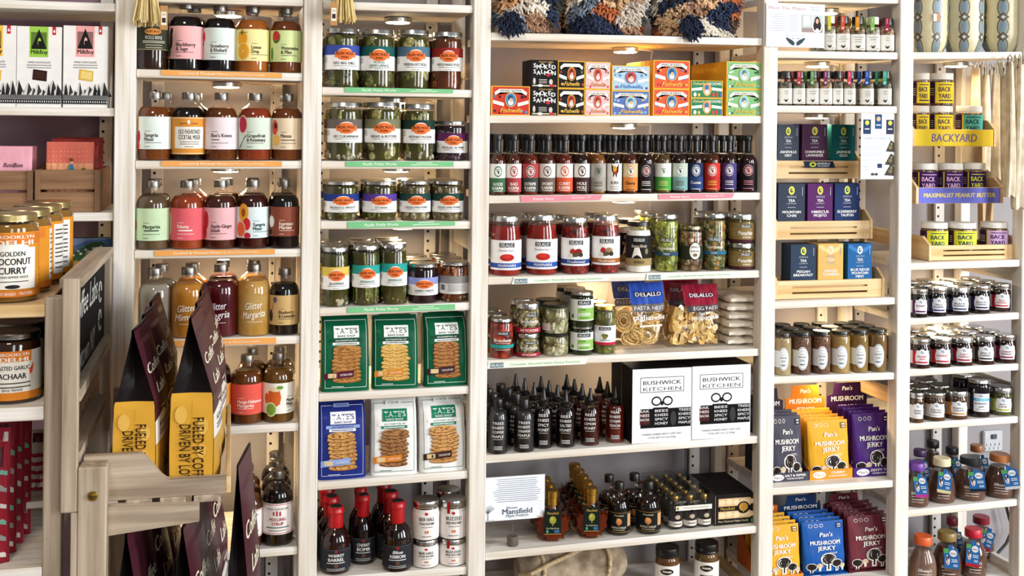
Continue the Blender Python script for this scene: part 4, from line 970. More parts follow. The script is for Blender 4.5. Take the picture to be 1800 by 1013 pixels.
carton('C1', 'C1', 1533, 1755, 390, 565, D_, YB_, fish('7fb57a', 'SMOKED RAINBOW TROUT', gold='e0b84a', med='8fc8d0', c2='f2efe4', dark='2a5a3a', seed=7), 'green rainbow trout box, upper of two', on=o, rows=7)

# ------------------------------------------------------------------ hot sauce
HSM = [liquid('6f2f14', '54220d'), liquid('8e2f16', '6a200e'), liquid('a5672a', '8a5220'), liquid('3f1a10', '2b110a'), liquid('7a5a2c', '5e431e')]
WH = 'e9e6df'
HS = [(40, 133, 0, hs(WH, '3f6a4c', 'GOOD', 'KARMA', dot='dfe6dc'), 'green and white label'), (135, 227, 0, hs(WH, 'b04248', 'BAD', 'KARMA', yin='8e2a30', dot='ecd9d4'), 'red and white label'),
 (230, 328, 1, hs('b04040', '3d4442', 'EXTREME', 'KARMA', yin='a03030', dot='e6cfc8'), 'red and charcoal label'), (330, 428, 0, hs(WH, '6e5f54', 'SMOKEY', 'KARMA', yin='4a4038', dot='e0dad2'), 'taupe and white label'),
 (432, 532, 1, hs(WH, 'dd5b3a', 'CURRY', 'KARMA', yin='d04a2c', dot='f2e2da'), 'orange and white label'), (538, 632, 3, hs(WH, '43292c', 'HOLE', 'MOLE', yin='2a1c1c', dot='eae4de'), 'maroon and white label'),
 (635, 728, 2, hs('a9a69c', 'a09c90', '-', '', ink='3a3a34', dot='8a877c'), 'grey label'), (732, 822, 3, (.05, .515, [('R', -1.1, 0, 1.1, 1, 'edeae4'), ('G', [(-.35, 1), (.6, 1), (.55, .7), (.3, .48), (-.1, .5), (-.3, .75)], '231c1a'), ('E', .1, .8, .25, .12, 'e2a032'), ('E', .2, .66, .16, .06, 'b83a2a'), ('T', 'BURN', .1, .3, .11, '2a2422', {'w': 1.0})] + bars(-.5, .6, [.16, .08], '6a6460', .02)), 'white label with black flame face'),
 (827, 917, 0, hs('cdb88c', 'd3803c', 'Cherry', '', ink='3a2416', dot='efe8da'), 'tan and orange label'), (918, 1013, 3, hs('2a2426', '1f1b1d', '-', '', dot='c9b8b4', yin='a83038'), 'black label with red emblem'),
 (1020, 1115, 4, hs('eef0e6', '4f9a45', '-', '', ink='e6d87a', dot='eef0e6', yin='3f8a3a'), 'white and bright green label'), (1120, 1213, 3, hs('b9c4b4', '7da3a0', '-', '', dot='efece4', ink='5a3a2a'), 'pastel green scenery label'),
 (1218, 1305, 3, hs('1f2c4e', '2c4274', 'Cosmic', '', dot='e8ecf2', yin='22345c'), 'navy night label'), (1310, 1405, 0, hs('c8322a', 'b8302a', '-', '', ink='f0c84a', dot='f2e6dc', yin='a82a24'), 'bright red label'),
 (1415, 1503, 3, hs('4a3d74', '3c3468', '-', '', dot='e6e2ee', yin='3c3468'), 'purple label'), (1520, 1622, 3, hs('2a2024', '231a20', '-', '', dot='d9a8a8', ink='e090a0', yin='7a2a34'), 'black label with pink lettering')]
for i, (a, b, m_, lab, d) in enumerate(HS):
    item('C2', 'C2', a + .5, b - .5, 122 + i * .45, 'woozy', HSM[m_], lab, 'black necked hot sauce bottle with ' + d, cap=BLACKP, rows=2, group='hot sauce bottles', gap=.004)
PKS = 'ee8f9c'
for q, d in (((218, 488, 705, 482, 690, 510, 222, 524), "left"), ((1036, 478, 1487, 473, 1472, 500, 1040, 508), "right")):
    strip('C2', 'C2', *q, PKS, [('T', 'Karma Sauce', -.45, .5, .42, 'fdeef0', {'w': .5, 'b': .03}), ('T', 'Rochester, NY', .5, .55, .34, 'fdeef0', {'w': .48})], 'pink strip on the shelf front under the hot sauce bottles, %s one' % d)

# ------------------------------------------------------------------ sauces and antipasti
TOM = chunks('7a1a10', 'b8321f', 90, '98241a'); TOMS = liquid('b02a1c', '8a1d12')
G = 'jars of the pantry shelf'
mar = lambda: dl('MARINARA', '', '2f55a8', [('T', 'Pomodoro Fresco', .05, .66, .07, '8a94a0', {'s': .3, 'w': 1.0}), ('E', .1, .42, .46, .12, 'b8251f'), ('E', .0, .46, .3, .07, 'cf3a2c')], v=(.10, .60))
def mushl(name, bc, deco): return dl(name, '', bc, [('E', -.15, .5, .2, .12, 'b8302a'), ('E', .25, .5, .26, .12, deco), ('E', .0, .4, .3, .08, '5a4a3a'), ('E', -.3, .38, .16, .07, 'e6dfd2'), ('E', .4, .4, .16, .08, '2f3a2c')], v=(.15, .64))
gq = dict(group=G)
item('C3', 'C2', 42, 226, 597, 'sauce', TOMS, mar(), 'red marinara jar with white and blue label, left end', rows=1, name='tomato_sauce_jar', **gq)
item('C3', 'C2', 255, 440, 590, 'sauce', TOMS, mar(), 'red marinara jar with white and blue label, second from left end', rows=1, name='tomato_sauce_jar', **gq)
item('C3', 'C2', 460, 630, 605, 'sauce', TOM, mushl('Traditional', '2c4a86', '8a2420'), 'chunky tomato sauce jar with dark blue banded label', rows=1, name='tomato_sauce_jar', **gq)
item('C3', 'C2', 642, 810, 593, 'sauce', TOM, mushl('Mushroom', 'a5622c', 'a08058'), 'chunky tomato sauce jar with brown banded label', rows=1, name='tomato_sauce_jar', **gq)
item('C3', 'C2', 845, 998, 632, 'sauce', plastic('faf6ea', .3), (.14, .73, [('R', -1.1, 0, 1.1, 1, '211d1c'), ('R', -1.1, .0, 1.1, .24, 'a08a5c'), ('R', -.4, .80, .5, .93, '3a4a50'), ('T', 'DELALLO', .05, .86, .1, 'e9e4d6', {'w': .8, 'b': .03}), ('T', 'Savory Alfredo', .05, .66, .1, 'e9dcc0', {'s': .3, 'w': 1.2}), ('G', [(-.5, .24), (-.3, .6), (.05, .62), (.3, .24)], 'ece7dc'), ('E', .6, .48, .14, .1, '8a7a5a'), ('T', 'ALFREDO', .05, .12, .09, '2a2420', {'w': .8})]), 'white alfredo jar with black label and black lid', cap=BLACKP, rows=1, name='cream_sauce_jar', **gq)
PEP = chunks('7f8a1e', 'c9cf5c', 55, 'a6b03c')
gold_ = 'e6e2cc'
item('C3', 'C2', 1018, 1158, 590, 'tall', PEP, (.28, .62, [('R', -.55, .72, .6, .92, '2a3a24'), ('T', 'DELALLO', .02, .82, .15, 'f2efe0', {'w': 1.0, 'b': .03}), ('T', 'Pepperoncini', .0, .4, .17, 'f6f3e0', {'s': .25, 'w': 1.5, 'b': .03}), ('R', -.95, .02, .95, .2, '2a4a6a'), ('T', 'MILD', 0, .11, .1, 'f2efe0')]), 'tall yellow green pepper jar with silver lid', pieces=[(.05, .82, 60, (.010, .006, .016), [FD('a9b23a'), FD('c2c858'), FD('8a942a')], .8)], rows=2, name='pepper_jar', bx=-.005, **gq)
item('C3', 'C2', 1165, 1302, 658, 'tall', chunks('6a5234', 'c4a878', 55, '957650'), (.25, .66, [('R', -1.1, .05, 1.1, .75, '2a3326'), ('E', .35, .5, .56, .5, '1f1f1c'), ('E', .35, .5, .50, .45, 'efece2'), ('T', 'DELALLO', .35, .72, .1, '23333b', {'w': .7, 'b': .03}), ('T', 'Mushrooms', .35, .5, .1, '3a3a34', {'w': .8}), ('E', .35, .28, .2, .09, '7a6a54')]), 'mushroom jar with white oval on dark label', pieces=[(.05, .82, 50, (.009, .005, .009), [FD('c9ac80'), FD('9a7a50'), FD('d9c8a4')], 1), (.6, .85, 10, (.008, .005, .008), [FD('a8402c')], 1)], rows=1, name='mushroom_jar', cap=metal('9a8d6c', .3), **gq)
item('C3', 'C2', 1303, 1440, 586, 'tall', chunks('5a5a1e', 'd08a3a', 70, '8a8a44'), (.28, .62, [('R', -.5, .72, .6, .92, '3a5a78'), ('T', 'DELALLO', .05, .82, .15, 'f2efe0', {'w': 1.0, 'b': .03}), ('T', 'Giardiniera', .05, .42, .17, 'f6f3e0', {'s': .25, 'w': 1.4, 'b': .03}), ('R', -1.05, .02, 1.05, .2, '2a6a8a'), ('T', 'HOT', 0, .11, .1, 'f2efe0')]), 'tall mixed vegetable jar with blue banded label', pieces=[(.05, .82, 70, (.008, .005, .009), [FD('c9783a'), FD('8a8a44'), FD('d8cfa0'), FD('6a7030')], 1)], rows=1, name='pickled_vegetable_jar', **gq)
pis = (.03, .70, [('R', -1.1, 0, 1.1, 1, '8a7242'), ('R', -1.1, 0, 1.1, .16, '4a2430'), ('R', -.1, .76, .75, .93, '2c3d4a'), ('T', 'DELALLO', .33, .845, .12, 'f0ece0', {'w': .72, 'b': .03}), ('T', 'Pistachio', .33, .5, .2, 'f4f0e4', {'w': 1.15, 'b': .04}), ('T', 'SPREAD', .4, .28, .09, 'f4f0e4')] + bars(-.9, -.4, [.7, .6, .5, .4], 'b09c6c', .03))
o = item('C3', 'C2', 1455, 1606, 757, 'jam', liquid('7a6a34'), pis, 'pistachio spread jar, lower of two', rows=1, name='spread_jar', **gq)
item('C3', 'C2', 1453, 1604, 588, 'jam', liquid('7a6a34'), pis, 'pistachio spread jar, upper of two', on=o, rows=1, name='spread_jar', **gq)
TG = 'eef3e4'
def dstrip(q, label, sh='C3', c='C2'): strip(sh, c, *q, TG, [('R', -.95, .12, -.68, .88, '5a7480'), ('T', 'DELALLO', -.815, .5, .42, 'f2f4ee', {'w': .25, 'b': .03}), ('T', 'Craveable, Flavorful Italian Pantry Essentials', .16, .5, .34, '8fc08a', {'w': 1.42, 'b': .02})], label)
dstrip((178, 972, 745, 962, 735, 992, 165, 1012), 'pale green strip under the tomato sauce jars')
dstrip((968, 950, 1500, 938, 1495, 966, 962, 988), 'pale green strip under the pepper and mushroom jars')
dstrip((30, 600, 655, 572, 645, 612, 22, 642), 'pale green strip under the bruschetta and pesto jars', 'C4', 'C3')
G4 = 'jars beside the pasta bags'
gq = dict(group=G4)
def brus(col, name2): return (.05, .72, [('R', -.2, .78, .75, .96, '2c3d4a'), ('T', 'DELALLO', .27, .87, .11, 'f0ece0', {'w': .8, 'b': .03}), ('T', 'Bruschetta', .15, .56, .2, 'f6f1e6', {'w': 1.5, 'b': .04, 's': .1})] + bars(-.5, .7, [.4], 'f0e6d8', .02) + [('R', -1.1, .0, 1.1, .24, col), ('T', name2, .15, .12, .12, 'f6f1e6', {'b': .03})])
item('C4', 'C3', 42, 192, 308, 'tall', chunks('8e2012', 'd24a2a', 60, 'b03020'), (.22, .70, [('R', -.4, .8, .6, .97, '2c3d4a'), ('T', 'DELALLO', .1, .885, .1, 'f0ece0', {'w': .8, 'b': .03}), ('T', 'Bruschetta', .1, .52, .17, 'f6f1e6', {'w': 1.55, 'b': .04, 's': .1}), ('R', -1.1, .1, 1.1, .28, '2a9a94')] + bars(-.5, .7, [.36, .02], 'f0e6d8', .02)), 'red bruschetta jar with turquoise band', rows=2, name='bruschetta_jar', **gq)
ART = chunks('6a5a34', 'd2c48c', 60, 'a8945a')
o = item('C4', 'C3', 203, 357, 400, 'jam', ART, brus('a8243a', 'ARTICHOKE'), 'artichoke bruschetta jar, lower of two', pieces=[(.05, .78, 40, (.008, .005, .007), [FD('d2c890'), FD('a89858')], 1)], rows=1, name='bruschetta_jar', **gq)
item('C4', 'C3', 203, 359, 212, 'jam', ART, brus('a8243a', 'ARTICHOKE'), 'artichoke bruschetta jar, upper of two', on=o, pieces=[(.05, .78, 40, (.008, .005, .007), [FD('d2c890'), FD('a89858')], 1)], rows=1, name='bruschetta_jar', **gq)
HRT = chunks('7d7a44', 'e2dcae', 38, 'b8b078')
o = item('C4', 'C3', 370, 540, 398, 'jar', HRT, None, 'unlabelled artichoke heart jar with black lid, lower of two', cap=plastic('22241f', .25), pieces=[(.05, .8, 40, (.014, .006, .011), [FD('ddd6a2'), FD('bdb57c'), FD('e6e0b8')], 1)], rows=1, name='artichoke_jar', **gq)
item('C4', 'C3', 372, 541, 216, 'jar', HRT, (.12, .35, [('R', -1.05, 0, -.4, 1, 'ece8de')] + bars(-.95, -.5, [.75, .5, .25], '6a4a4a', .06)), 'artichoke heart jar with small side label, upper of two', on=o, cap=plastic('22241f', .25), pieces=[(.05, .8, 40, (.014, .006, .011), [FD('ddd6a2'), FD('bdb57c'), FD('e6e0b8')], 1)], rows=1, name='artichoke_jar', **gq)
PES = liquid('2f3d1c', '223012')
pes = (.18, .80, [('R', -1.1, 0, 1.05, 1, 'eef0ea'), ('R', -.35, .05, 1.0, .6, '8fbf62'), ('R', -.35, .74, .75, .95, '2c3d4a'), ('T', 'DELALLO', .2, .845, .12, 'f0ece0', {'w': .9, 'b': .03}), ('T', 'simply', .1, .54, .08, '3a6a2a', {'w': .5}), ('T', 'pesto', .25, .34, .2, 'f6f7ee', {'w': 1.05, 'b': .04})] + bars(-.1, .6, [.14], '3a6a2a', .03) + [('E', -.75, .2, .16, .1, '5a8a44')])
o = item('C4', 'C3', 549, 694, 356, 'jar', PES, pes, 'pesto jar with white and green label, lower of two', rows=2, name='pesto_jar', **gq)
item('C4', 'C3', 547, 695, 142, 'jar', PES, pes, 'pesto jar with white and green label, upper of two', on=o, rows=2, name='pesto_jar', **gq)
item('C4', 'C3', 698, 838, 230, 'tall', chunks('5a5a1e', '93904a', 42, '74722e'), (.2, .60, [('R', -1.1, 0, 1.1, 1, 'eceaf0'), ('R', -1.1, 0, 1.1, .14, 'c02a40'), ('R', -.5, .76, .55, .93, '2c3d4a'), ('T', 'DELALLO', .02, .845, .1, 'f0ece0', {'w': .85, 'b': .03}), ('E', -.1, .5, .17, .09, '7a7a34'), ('E', .15, .48, .17, .09, '6a6a2c'), ('E', .02, .37, .17, .09, '85843c')] + bars(-.4, .5, [.24], '5a5a64', .03)), 'green olive jar with gold lid', cap=GOLD, pieces=[(.05, .82, 46, (.0095, .0075, .0095), [FD('8f8c44'), FD('77762f')], 1)], rows=2, name='olive_jar', bx=-.003, **gq)

def pasta_bag(xl, xr, yt, yb, topc, name, ribtxt, label, kind, dx):
    Yf = .03
    a, b = un(*px('C3', xl, yb), Yf), un(*px('C3', xr, yb), Yf)
    X = (a[0] + b[0]) / 2; w_ = (b[0] - a[0]) * .97; z = sz('C4', X) + .0005; d = .085
    h = un(*px('C3', (xl + xr) / 2, yt), Yf + d / 2)[2] - z
    t = thing('pasta_bag', label, 'pasta bag', (X, Yf + d / 2, z), 0, 'bags of egg pasta')
    # the film
    mb, S = bag_mesh(w_, h, d, glass('ffffff'), top=.58, n=3.2, wt=.86, wrinkle=.0018, bot=.1)
    mb.obj('clear_film', t)
    # the pasta inside
    rnd = random.Random(label); mb = MB(); pm = paper('e0b56c', .6); pm2 = paper('ecce90', .6)
    if kind == 'nest':
        for k in range(13):
            cx, cz = rnd.uniform(-.32, .32) * w_, rnd.uniform(.10, .42) * h; cy = rnd.uniform(-.3, .25) * d
            ax = Vector((rnd.uniform(-.5, .5), -1, rnd.uniform(-.5, .5))).normalized(); e1 = ax.cross(Vector((0, 0, 1))).normalized(); e2 = ax.cross(e1)
            for q in range(16):
                rr = rnd.uniform(.009, .026); ph = rnd.uniform(0, 6)
                c0 = Vector((cx, cy * .5, cz)) + ax * rnd.uniform(-.008, .008)
                pts = [c0 + (e1 * cos(ph + s * .5) + e2 * sin(ph + s * .5)) * rr * (1 + .08 * sin(s)) + ax * .002 * sin(s * 1.7) for s in range(12)]
                pts = [(max(-w_ * .42, min(w_ * .42, p.x)), max(-d * .36, min(d * .36, p.y)), max(.008, p.z)) for p in pts]
                mb.tube(pts, .0014, pm if q % 2 else pm2, 5, True)
    else:
        for k in range(90):
            cx, cz = rnd.uniform(-.40, .40) * w_, rnd.uniform(.04, .5) * h; cy = rnd.uniform(-.30, .36) * d * .8
            ph = rnd.uniform(0, 6.3); ln = rnd.uniform(.025, .045); tl = rnd.uniform(-.5, .5)
            pts = [Vector((cx + cos(ph) * ln * (s / 6 - .5), cy + .006 * sin(s * 1.1 + ph), cz + sin(ph) * ln * (s / 6 - .5) + .006 * cos(s * .9))) for s in range(7)]
            vs = []; wv = Vector((-sin(ph), .35 * tl, cos(ph))) * .0062
            for p in pts:
                for sg in (-1, 1):
                    for ty in (-.0006, .0006):
                        q = p + wv * sg + Vector((0, ty, 0)); vs.append((max(-w_ * .43, min(w_ * .43, q.x)), max(-d * .38, min(d * .40, q.y)), max(.006, q.z)))
            fs = []
            for s in range(6):
                o = s * 4; n = o + 4
                fs += [(o, o + 2, n + 2, n), (o + 1, n + 1, n + 3, o + 3), (o, n, n + 1, o + 1), (o + 2, o + 3, n + 3, n + 2)]
            mb.add(vs, fs, pm if k % 2 else pm2, True)
    mb.obj('ribbon_pasta', t)
    S.base = 2.4e-3; mb = MB()
    ribc = '6a6668' if kind == 'nest' else '4c4448'
    if kind == 'nest': panel = [('R', -.28, .69, .96, .985, topc)]; pc = .35
    else: panel = [('R', -.5, .67, .96, .985, topc)]; pc = .2
    draw(mb, S, panel + [('R', -.28 if kind == 'nest' else -.45, .585, .97, .685, ribc), ('R', pc - .5, .79, pc + .5, .86, '2a2a38'), ('T', 'DELALLO', pc, .825, .05, 'eeeaf0', {'w': .9, 'b': .03}),
        ('T', ribtxt, .35, .635, .05, 'e6e2de', {'w': 1.1, 'b': .01}), ('T', name, .3, .5, .075, 'f4efe4', {'w': 1.15, 'b': .04})] +
        ([('R', -.05, .36, .75, .385, 'f0eadc')] if kind == 'nest' else [('E', .65, .33, .12, .05, 'efe9dc'), ('E', .65, .33, .1, .042, 'd8b884')]), foil)
    mb.obj('printed_film', t)
    return t, (X, Yf + d / 2, z), d
t, p, d = pasta_bag(795, 1185, 88, 532, '2f4fa8', 'tagliatelle', 'PASTA NESTS', 'clear bag of nested ribbon pasta with blue top panel', 'nest', 0)
copy_thing(t, (p[0] - .012, p[1] + d + .006, sz('C4', p[0] - .012) + .0005), 'blue topped pasta bag standing behind the front nested pasta bag')
t, p, d = pasta_bag(1190, 1528, 98, 520, '8a1f33', 'pappardelle', 'EGG PASTA', 'clear bag of broad egg pasta with dark red top panel', 'pap', 0)
copy_thing(t, (p[0] - .012, p[1] + d + .006, sz('C4', p[0] - .012) + .0005), 'dark red topped pasta bag standing behind the front one')
# the pile of folded flour-sack cloth bags
a, b = un(*px('C3', 1545, 515), .05), un(*px('C3', 1752, 515), .05)
zb = sz('C4', (a[0] + b[0]) / 2); zt = un(*px('C3', 1640, 178), .05)[2]; nb = 6; hh = (zt - zb) / nb
for k in range(nb):
    rnd = random.Random(k); w_, d = b[0] - a[0] - .006, .15
    mb = MB(); vs, fs = [], []; NX, NY = 14, 10
    for s, zz in ((0, 0), (1, 1)):
        for j in range(NY + 1):
            for i in range(NX + 1):
                u, v = i / NX * 2 - 1, j / NY * 2 - 1
                e = max(0, 1 - max(abs(u), abs(v)) ** 6)
                bulge = hh * (.18 + .31 * e) + (.0015 * sin(7 * u + k) * cos(5 * v + 2 * k) if s else 0) * e
                vs.append((u * w_ / 2 + .0025 * sin(9 * v + k * 2), v * d / 2 + .003 * sin(8 * u + k), hh * .5 + (bulge if s else -bulge)))
    n1 = (NX + 1) * (NY + 1)
    for j in range(NY):
        for i in range(NX):
            q = j * (NX + 1) + i; fs += [(q, q + NX + 1, q + NX + 2, q + 1), (n1 + q, n1 + q + 1, n1 + q + NX + 2, n1 + q + NX + 1)]
    rim = [i for i in range(NX + 1)] + [j * (NX + 1) + NX for j in range(1, NY + 1)] + [NY * (NX + 1) + i for i in range(NX - 1, -1, -1)] + [j * (NX + 1) for j in range(NY - 1, 0, -1)]
    for i in range(len(rim)): p, q = rim[i], rim[(i + 1) % len(rim)]; fs.append((p, q, n1 + q, n1 + p))
    mb.add(vs, fs, cloth('efe7d8', 'dccfba', 30), True)
    o = mb.obj('folded_cloth_bag', None, ((a[0] + b[0]) / 2 + (k % 2) * .003 - .004, .045 + d / 2, zb + .0003 + k * hh)); tag(o, 'folded cream cloth bag, %s in the pile beside the pasta' % ['lowest', 'second from bottom', 'third from bottom', 'fourth from bottom', 'fifth from bottom', 'topmost'][k], 'cloth bag', 'pile of folded cloth bags')

# ------------------------------------------------------------------ squeeze bottles and gift boxes
G = 'black capped honey and maple bottles'
TRB = plastic('0b0a0b', .42)
SMP, HNY, AMR, SRI = liquid('140b0a', '0b0605'), liquid('1c0b09', '120605'), liquid('4a130c', '330c07'), liquid('7a200e', '5c160a')
gq = dict(cap=BLACKP, group=G)
wr = lambda l: (.06, .62, [e if e[0] != 'T' else e for e in bk(l)[2]])
item('C5', 'C4', 22, 112, 205, 'trees', TRB, wr(['TREES', 'KNEES', 'COFFEE', 'MAPLE']), 'black coffee maple bottle, left end', yb=465, rows=3, name='syrup_bottle', **gq)
item('C5', 'C4', 138, 232, 205, 'trees', TRB, wr(['TREES', 'KNEES', 'CINNAMON', 'MAPLE']), 'black cinnamon maple bottle, second from left end', yb=456, rows=3, name='syrup_bottle', bx=-.006, **gq)
item('C5', 'C4', 230, 316, 152, 'squeeze', SMP, bk(['BEES', 'KNEES', 'SPICY', 'HONEY']), 'black spicy honey squeeze bottle', yb=440, rows=4, bx=-.010, **gq)
item('C5', 'C4', 329, 418, 165, 'squeeze', HNY, bk(['BEES', 'KNEES', 'SALTED', 'HONEY']), 'dark red salted honey squeeze bottle', yb=435, rows=4, bx=-.006, **gq)
item('C5', 'C4', 440, 528, 158, 'squeeze', AMR, bk(['BEES', 'KNEES', 'LEMON', 'HONEY']), 'amber red lemon honey squeeze bottle', yb=426, rows=3, bx=-.004, **gq)
item('C5', 'C4', 555, 640, 148, 'squeeze', SRI, bk(['WEAK', 'KNEES', 'GOCHUJANG', 'SRIRACHA']), 'bright red chilli squeeze bottle beside the gift box', yb=413, rows=2, bx=-.003, **gq)
def giftels(): 
    els = [('R', -1, 0, 1, 1, 'eeeef0'), ('R', -.74, .68, .74, .885, '3f4246'), ('R', -.72, .688, .72, .877, 'eeeef0'), ('T', 'BUSHWICK', 0, .81, .052, '2f3236', {'w': 1.28, 'b': .025}), ('T', 'KITCHEN', 0, .725, .048, '3f4246', {'w': 1.28, 'b': 0})]
    for s in (-1, 1): els += [('E', s * .19, .56, .17, .065, '17181a'), ('E', s * .19, .56, .125, .044, 'eeeef0')]
    els += [('E', 0, .53, .05, .03, '17181a'), ('R', -.72, .2, .98, .46, '0c0c0d'), ('E', -.62, .33, .12, .13, '0c0c0d'), ('R', -.74, .25, -.42, .42, '4a1f1c'), ('R', -.3, .44, .2, .475, '0c0c0d')]
    for x, ls, w_ in ((-.58, ['EAK', 'NEES', 'RACHA'], .3), (-.02, ['BEES', 'KNEES', 'SPICY', 'HONEY'], .44), (.76, ['TREES', 'KNEES', 'SPICY', 'MAPLE'], .4)):
        for i, q in enumerate(ls): els.append(('T', q, x, .43 - i * .057, .034, 'e6e4e4', {'w': w_, 'b': .02}))
    return els + [('E', .38, .32, .1, .1, '3a393b'), ('T', 'THREES KNEES SPICY GIFT SET', 0, .115, .022, '7a7e84', {'w': 1.35, 'b': .02}), ('T', 'TOTAL NET 34.5 OZ (978g)', 0, .07, .022, '7a7e84', {'w': .95, 'b': .02})]
gb = dict(name='gift_box', cat='gift box', group='white gift boxes with black sides', rowlab='gift box %s behind the ', top='1b1a1b')
carton('C5', 'C4', 672, 940, 72, 400, .075, '1b1a1b', giftels(), 'white fronted gift box, left of two', rows=1, Y=.012, **gb)
carton('C5', 'C4', 943, 1207, 58, 385, .075, '1b1a1b', giftels(), 'white fronted gift box, right of two', rows=1, Y=.012, **gb)

# ------------------------------------------------------------------ maple shelf
a, b = un(*px('C4', -6, 770), .035), un(*px('C4', 277, 770), .035)
W = b[0] - a[0]; H = un(*px('C4', 130, 562), .035)[2] - a[2]; X = (a[0] + b[0]) / 2
P = un(*px('C4', 132, 870), .03); X2 = unz(*px('C4', 132, 875), sz('C6', .6))[0]
X2 = un(*px('C4', 132, 845), .035)[0]; z0 = sz('C6', X2)
t = thing('card_holder', 'small grey cork stub with wire holding up the white card', 'card holder', (X2, .037, z0))
mb = MB(); mb.lathe([(.0125, 0), (.013, .002), (.0125, .021), (.0118, .022)], wood('cork', '6a5f54', '4c423a', 'z'), 24); mb.obj('stub', t)
mb = MB(); mb.tube([(0, .004, .018), (0, .0042, .05)], .0009, metal('a8a8a8'), 6); mb.obj('wire', t)
mb = MB(); mb.box(-W / 2, W / 2, -.0006, .0006, 0, H, paper('eef1f6'), 0)
els = []
rnd = random.Random(4)
for k in range(12): 
    wl = rnd.uniform(.6, .78); els.append(('R', .1 - wl, .93 - k * .046, .1 + wl, .945 - k * .046, '9aa4b4'))
els += [('T', 'Mount', -.05, .285, .05, '5a6a80', {'w': .35, 'a': 'c'}), ('T', 'Mansfield', .12, .2, .12, '46566e', {'w': .95, 'b': .01}), ('T', 'Maple Products', .12, .1, .06, '6a7a90', {'w': .72, 's': .2})]
els += [('R', -.83, .03, -.81, .22, '4a4a52'), ('R', -.98, .02, -.6, .03, '8a8a92')]
for k in range(14):
    an = radians(30 + k * 9); L = .2; els.append(('G', [(-.825, .18), (-.815, .18), (-.82 + .26 * cos(an), .2 + .17 * sin(an)), (-.825 + .26 * cos(an), .205 + .17 * sin(an))], '5a5a62'))
draw(mb, flat(-W / 2, W / 2, -.0006, 0, H), els)
o = mb.obj('information_card', None, (X, .0375, z0 + .022 + .0225)); o.location.z = a[2]; tag(o, 'white card with a bare tree and grey lettering on a wire stand', 'card')
LEAF = [(.34, -.5), (.38, -.40), (.66, -.44), (.64, -.32), (.99, -.14), (.90, -.02), (1.0, .2), (.80, .22), (.84, .36), (.56, .30), (.5, .44), (.28, .40), (.2, .5)]
def leaf_bottle(xl, xr, yt, yb, label, rows=0):
    w_ = 0; u, v = px('C4', (xl + xr) / 2, yb); z = sz('C6', un(u, v, .05)[0]); q = unz(u, v, z); Y = max(.02, q[1]) + .022; X = un(u, v, Y)[0]; z = sz('C6', X)
    W = un(*px('C4', xr, yb), Y)[0] - un(*px('C4', xl, yb), Y)[0]; H = un(u, px('C4', 0, yt)[1], Y)[2] - z
    t = thing('maple_leaf_bottle', label, 'bottle', (X, Y, z + .0002), atan2(-X, 2.5 + Y) * .6, 'leaf shaped maple syrup bottles')
    bh = H * .64
    out = [(x * W / 2, (y + .5) * bh) for x, y in LEAF]; out = out + [(-x, y) for x, y in reversed(out)]
    def slab(mb, k, d, mat, zs=0):
        rings = [(k * .90, -d), (k, -d * .45), (k, d * .45), (k * .90, d)]; vs, fs = [], []; n = len(out); cz = bh * .45
        for s, y in rings: vs += [(x * s, y, max(zs, cz + (z_ - cz) * s)) for x, z_ in out]
        for i in range(3): fs += [(i * n + j, i * n + (j + 1) % n, (i + 1) * n + (j + 1) % n, (i + 1) * n + j) for j in range(n)]
        fs += [tuple(range(n - 1, -1, -1)), tuple(3 * n + j for j in range(n))]
        mb.add(vs, fs, mat)
    mb = MB(); slab(mb, .93, .015, liquid('963f16', '5f230a'), .003); mb.obj('syrup', t)
    mb = MB(); slab(mb, 1, .019, glass('f0d8c0'))
    mb.lathe([(.016, bh * .98), (.0125, bh * 1.06), (.0115, H * .8)], glass('f0d8c0'), 24, caps=False); mb.obj('glass_body', t)
    mb = MB(); mb.lathe([(.0125, bh * 1.1), (.0135, bh * 1.1 + .001), (.013, H * .86), (.0148, H * .87), (.0148, H * .985), (.013, H)], metal('c4973f', .32), 24); mb.obj('cap', t)
    mb = MB(); y = -.0195; draw(mb, flat(-W * .215, W * .215, y, bh * .26, bh * 1.02), [('R', -1, 0, 1, 1, '14211c'), ('R', -1, 0, 1, .02, 'c9a24c'), ('T', 'Mansfield', 0, .86, .1, 'c9a24c', {'w': 1.4, 's': .15}), ('E', 0, .58, .42, .16, '9a9a3c'), ('E', -.1, .64, .2, .08, 'b8b04c'), ('R', -.05, .34, .05, .5, '9a9a3c'), ('T', 'Pure Maple Syrup', 0, .25, .06, 'd8cfa8', {'w': 1.5}), ('E', -.65, .12, .14, .07, '4aa08a'), ('R', .2, .06, .8, .18, '3a6a9a')]); mb.obj('label', t)
    for k in range(rows):
        Yk = Y + (k + 1) * .046
        if Yk < .25: copy_thing(t, (X + (k + 1) * .004, Yk, sz('C6', X + (k + 1) * .004) + .0002), ('leaf bottle standing behind the ' if k == 0 else 'leaf bottle %s behind the ' % ORDW[k]) + label)
leaf_bottle(225, 392, 622, 865, 'leaf shaped amber bottle beside the white card', 2)
leaf_bottle(408, 562, 610, 855, 'leaf shaped amber bottle beside the syrup jugs', 4)
def handle(t, r, h):
    mb = MB(); c = (r * .62, 0, h * .74); mb.tube([(c[0] + .16 * h * cos(a_) * .62, 0, c[2] + .085 * h * sin(a_)) for a_ in np.linspace(0, 2 * pi, 20, endpoint=False)], .0032, glass('d8b090'), 8, True); mb.obj('handle', t)
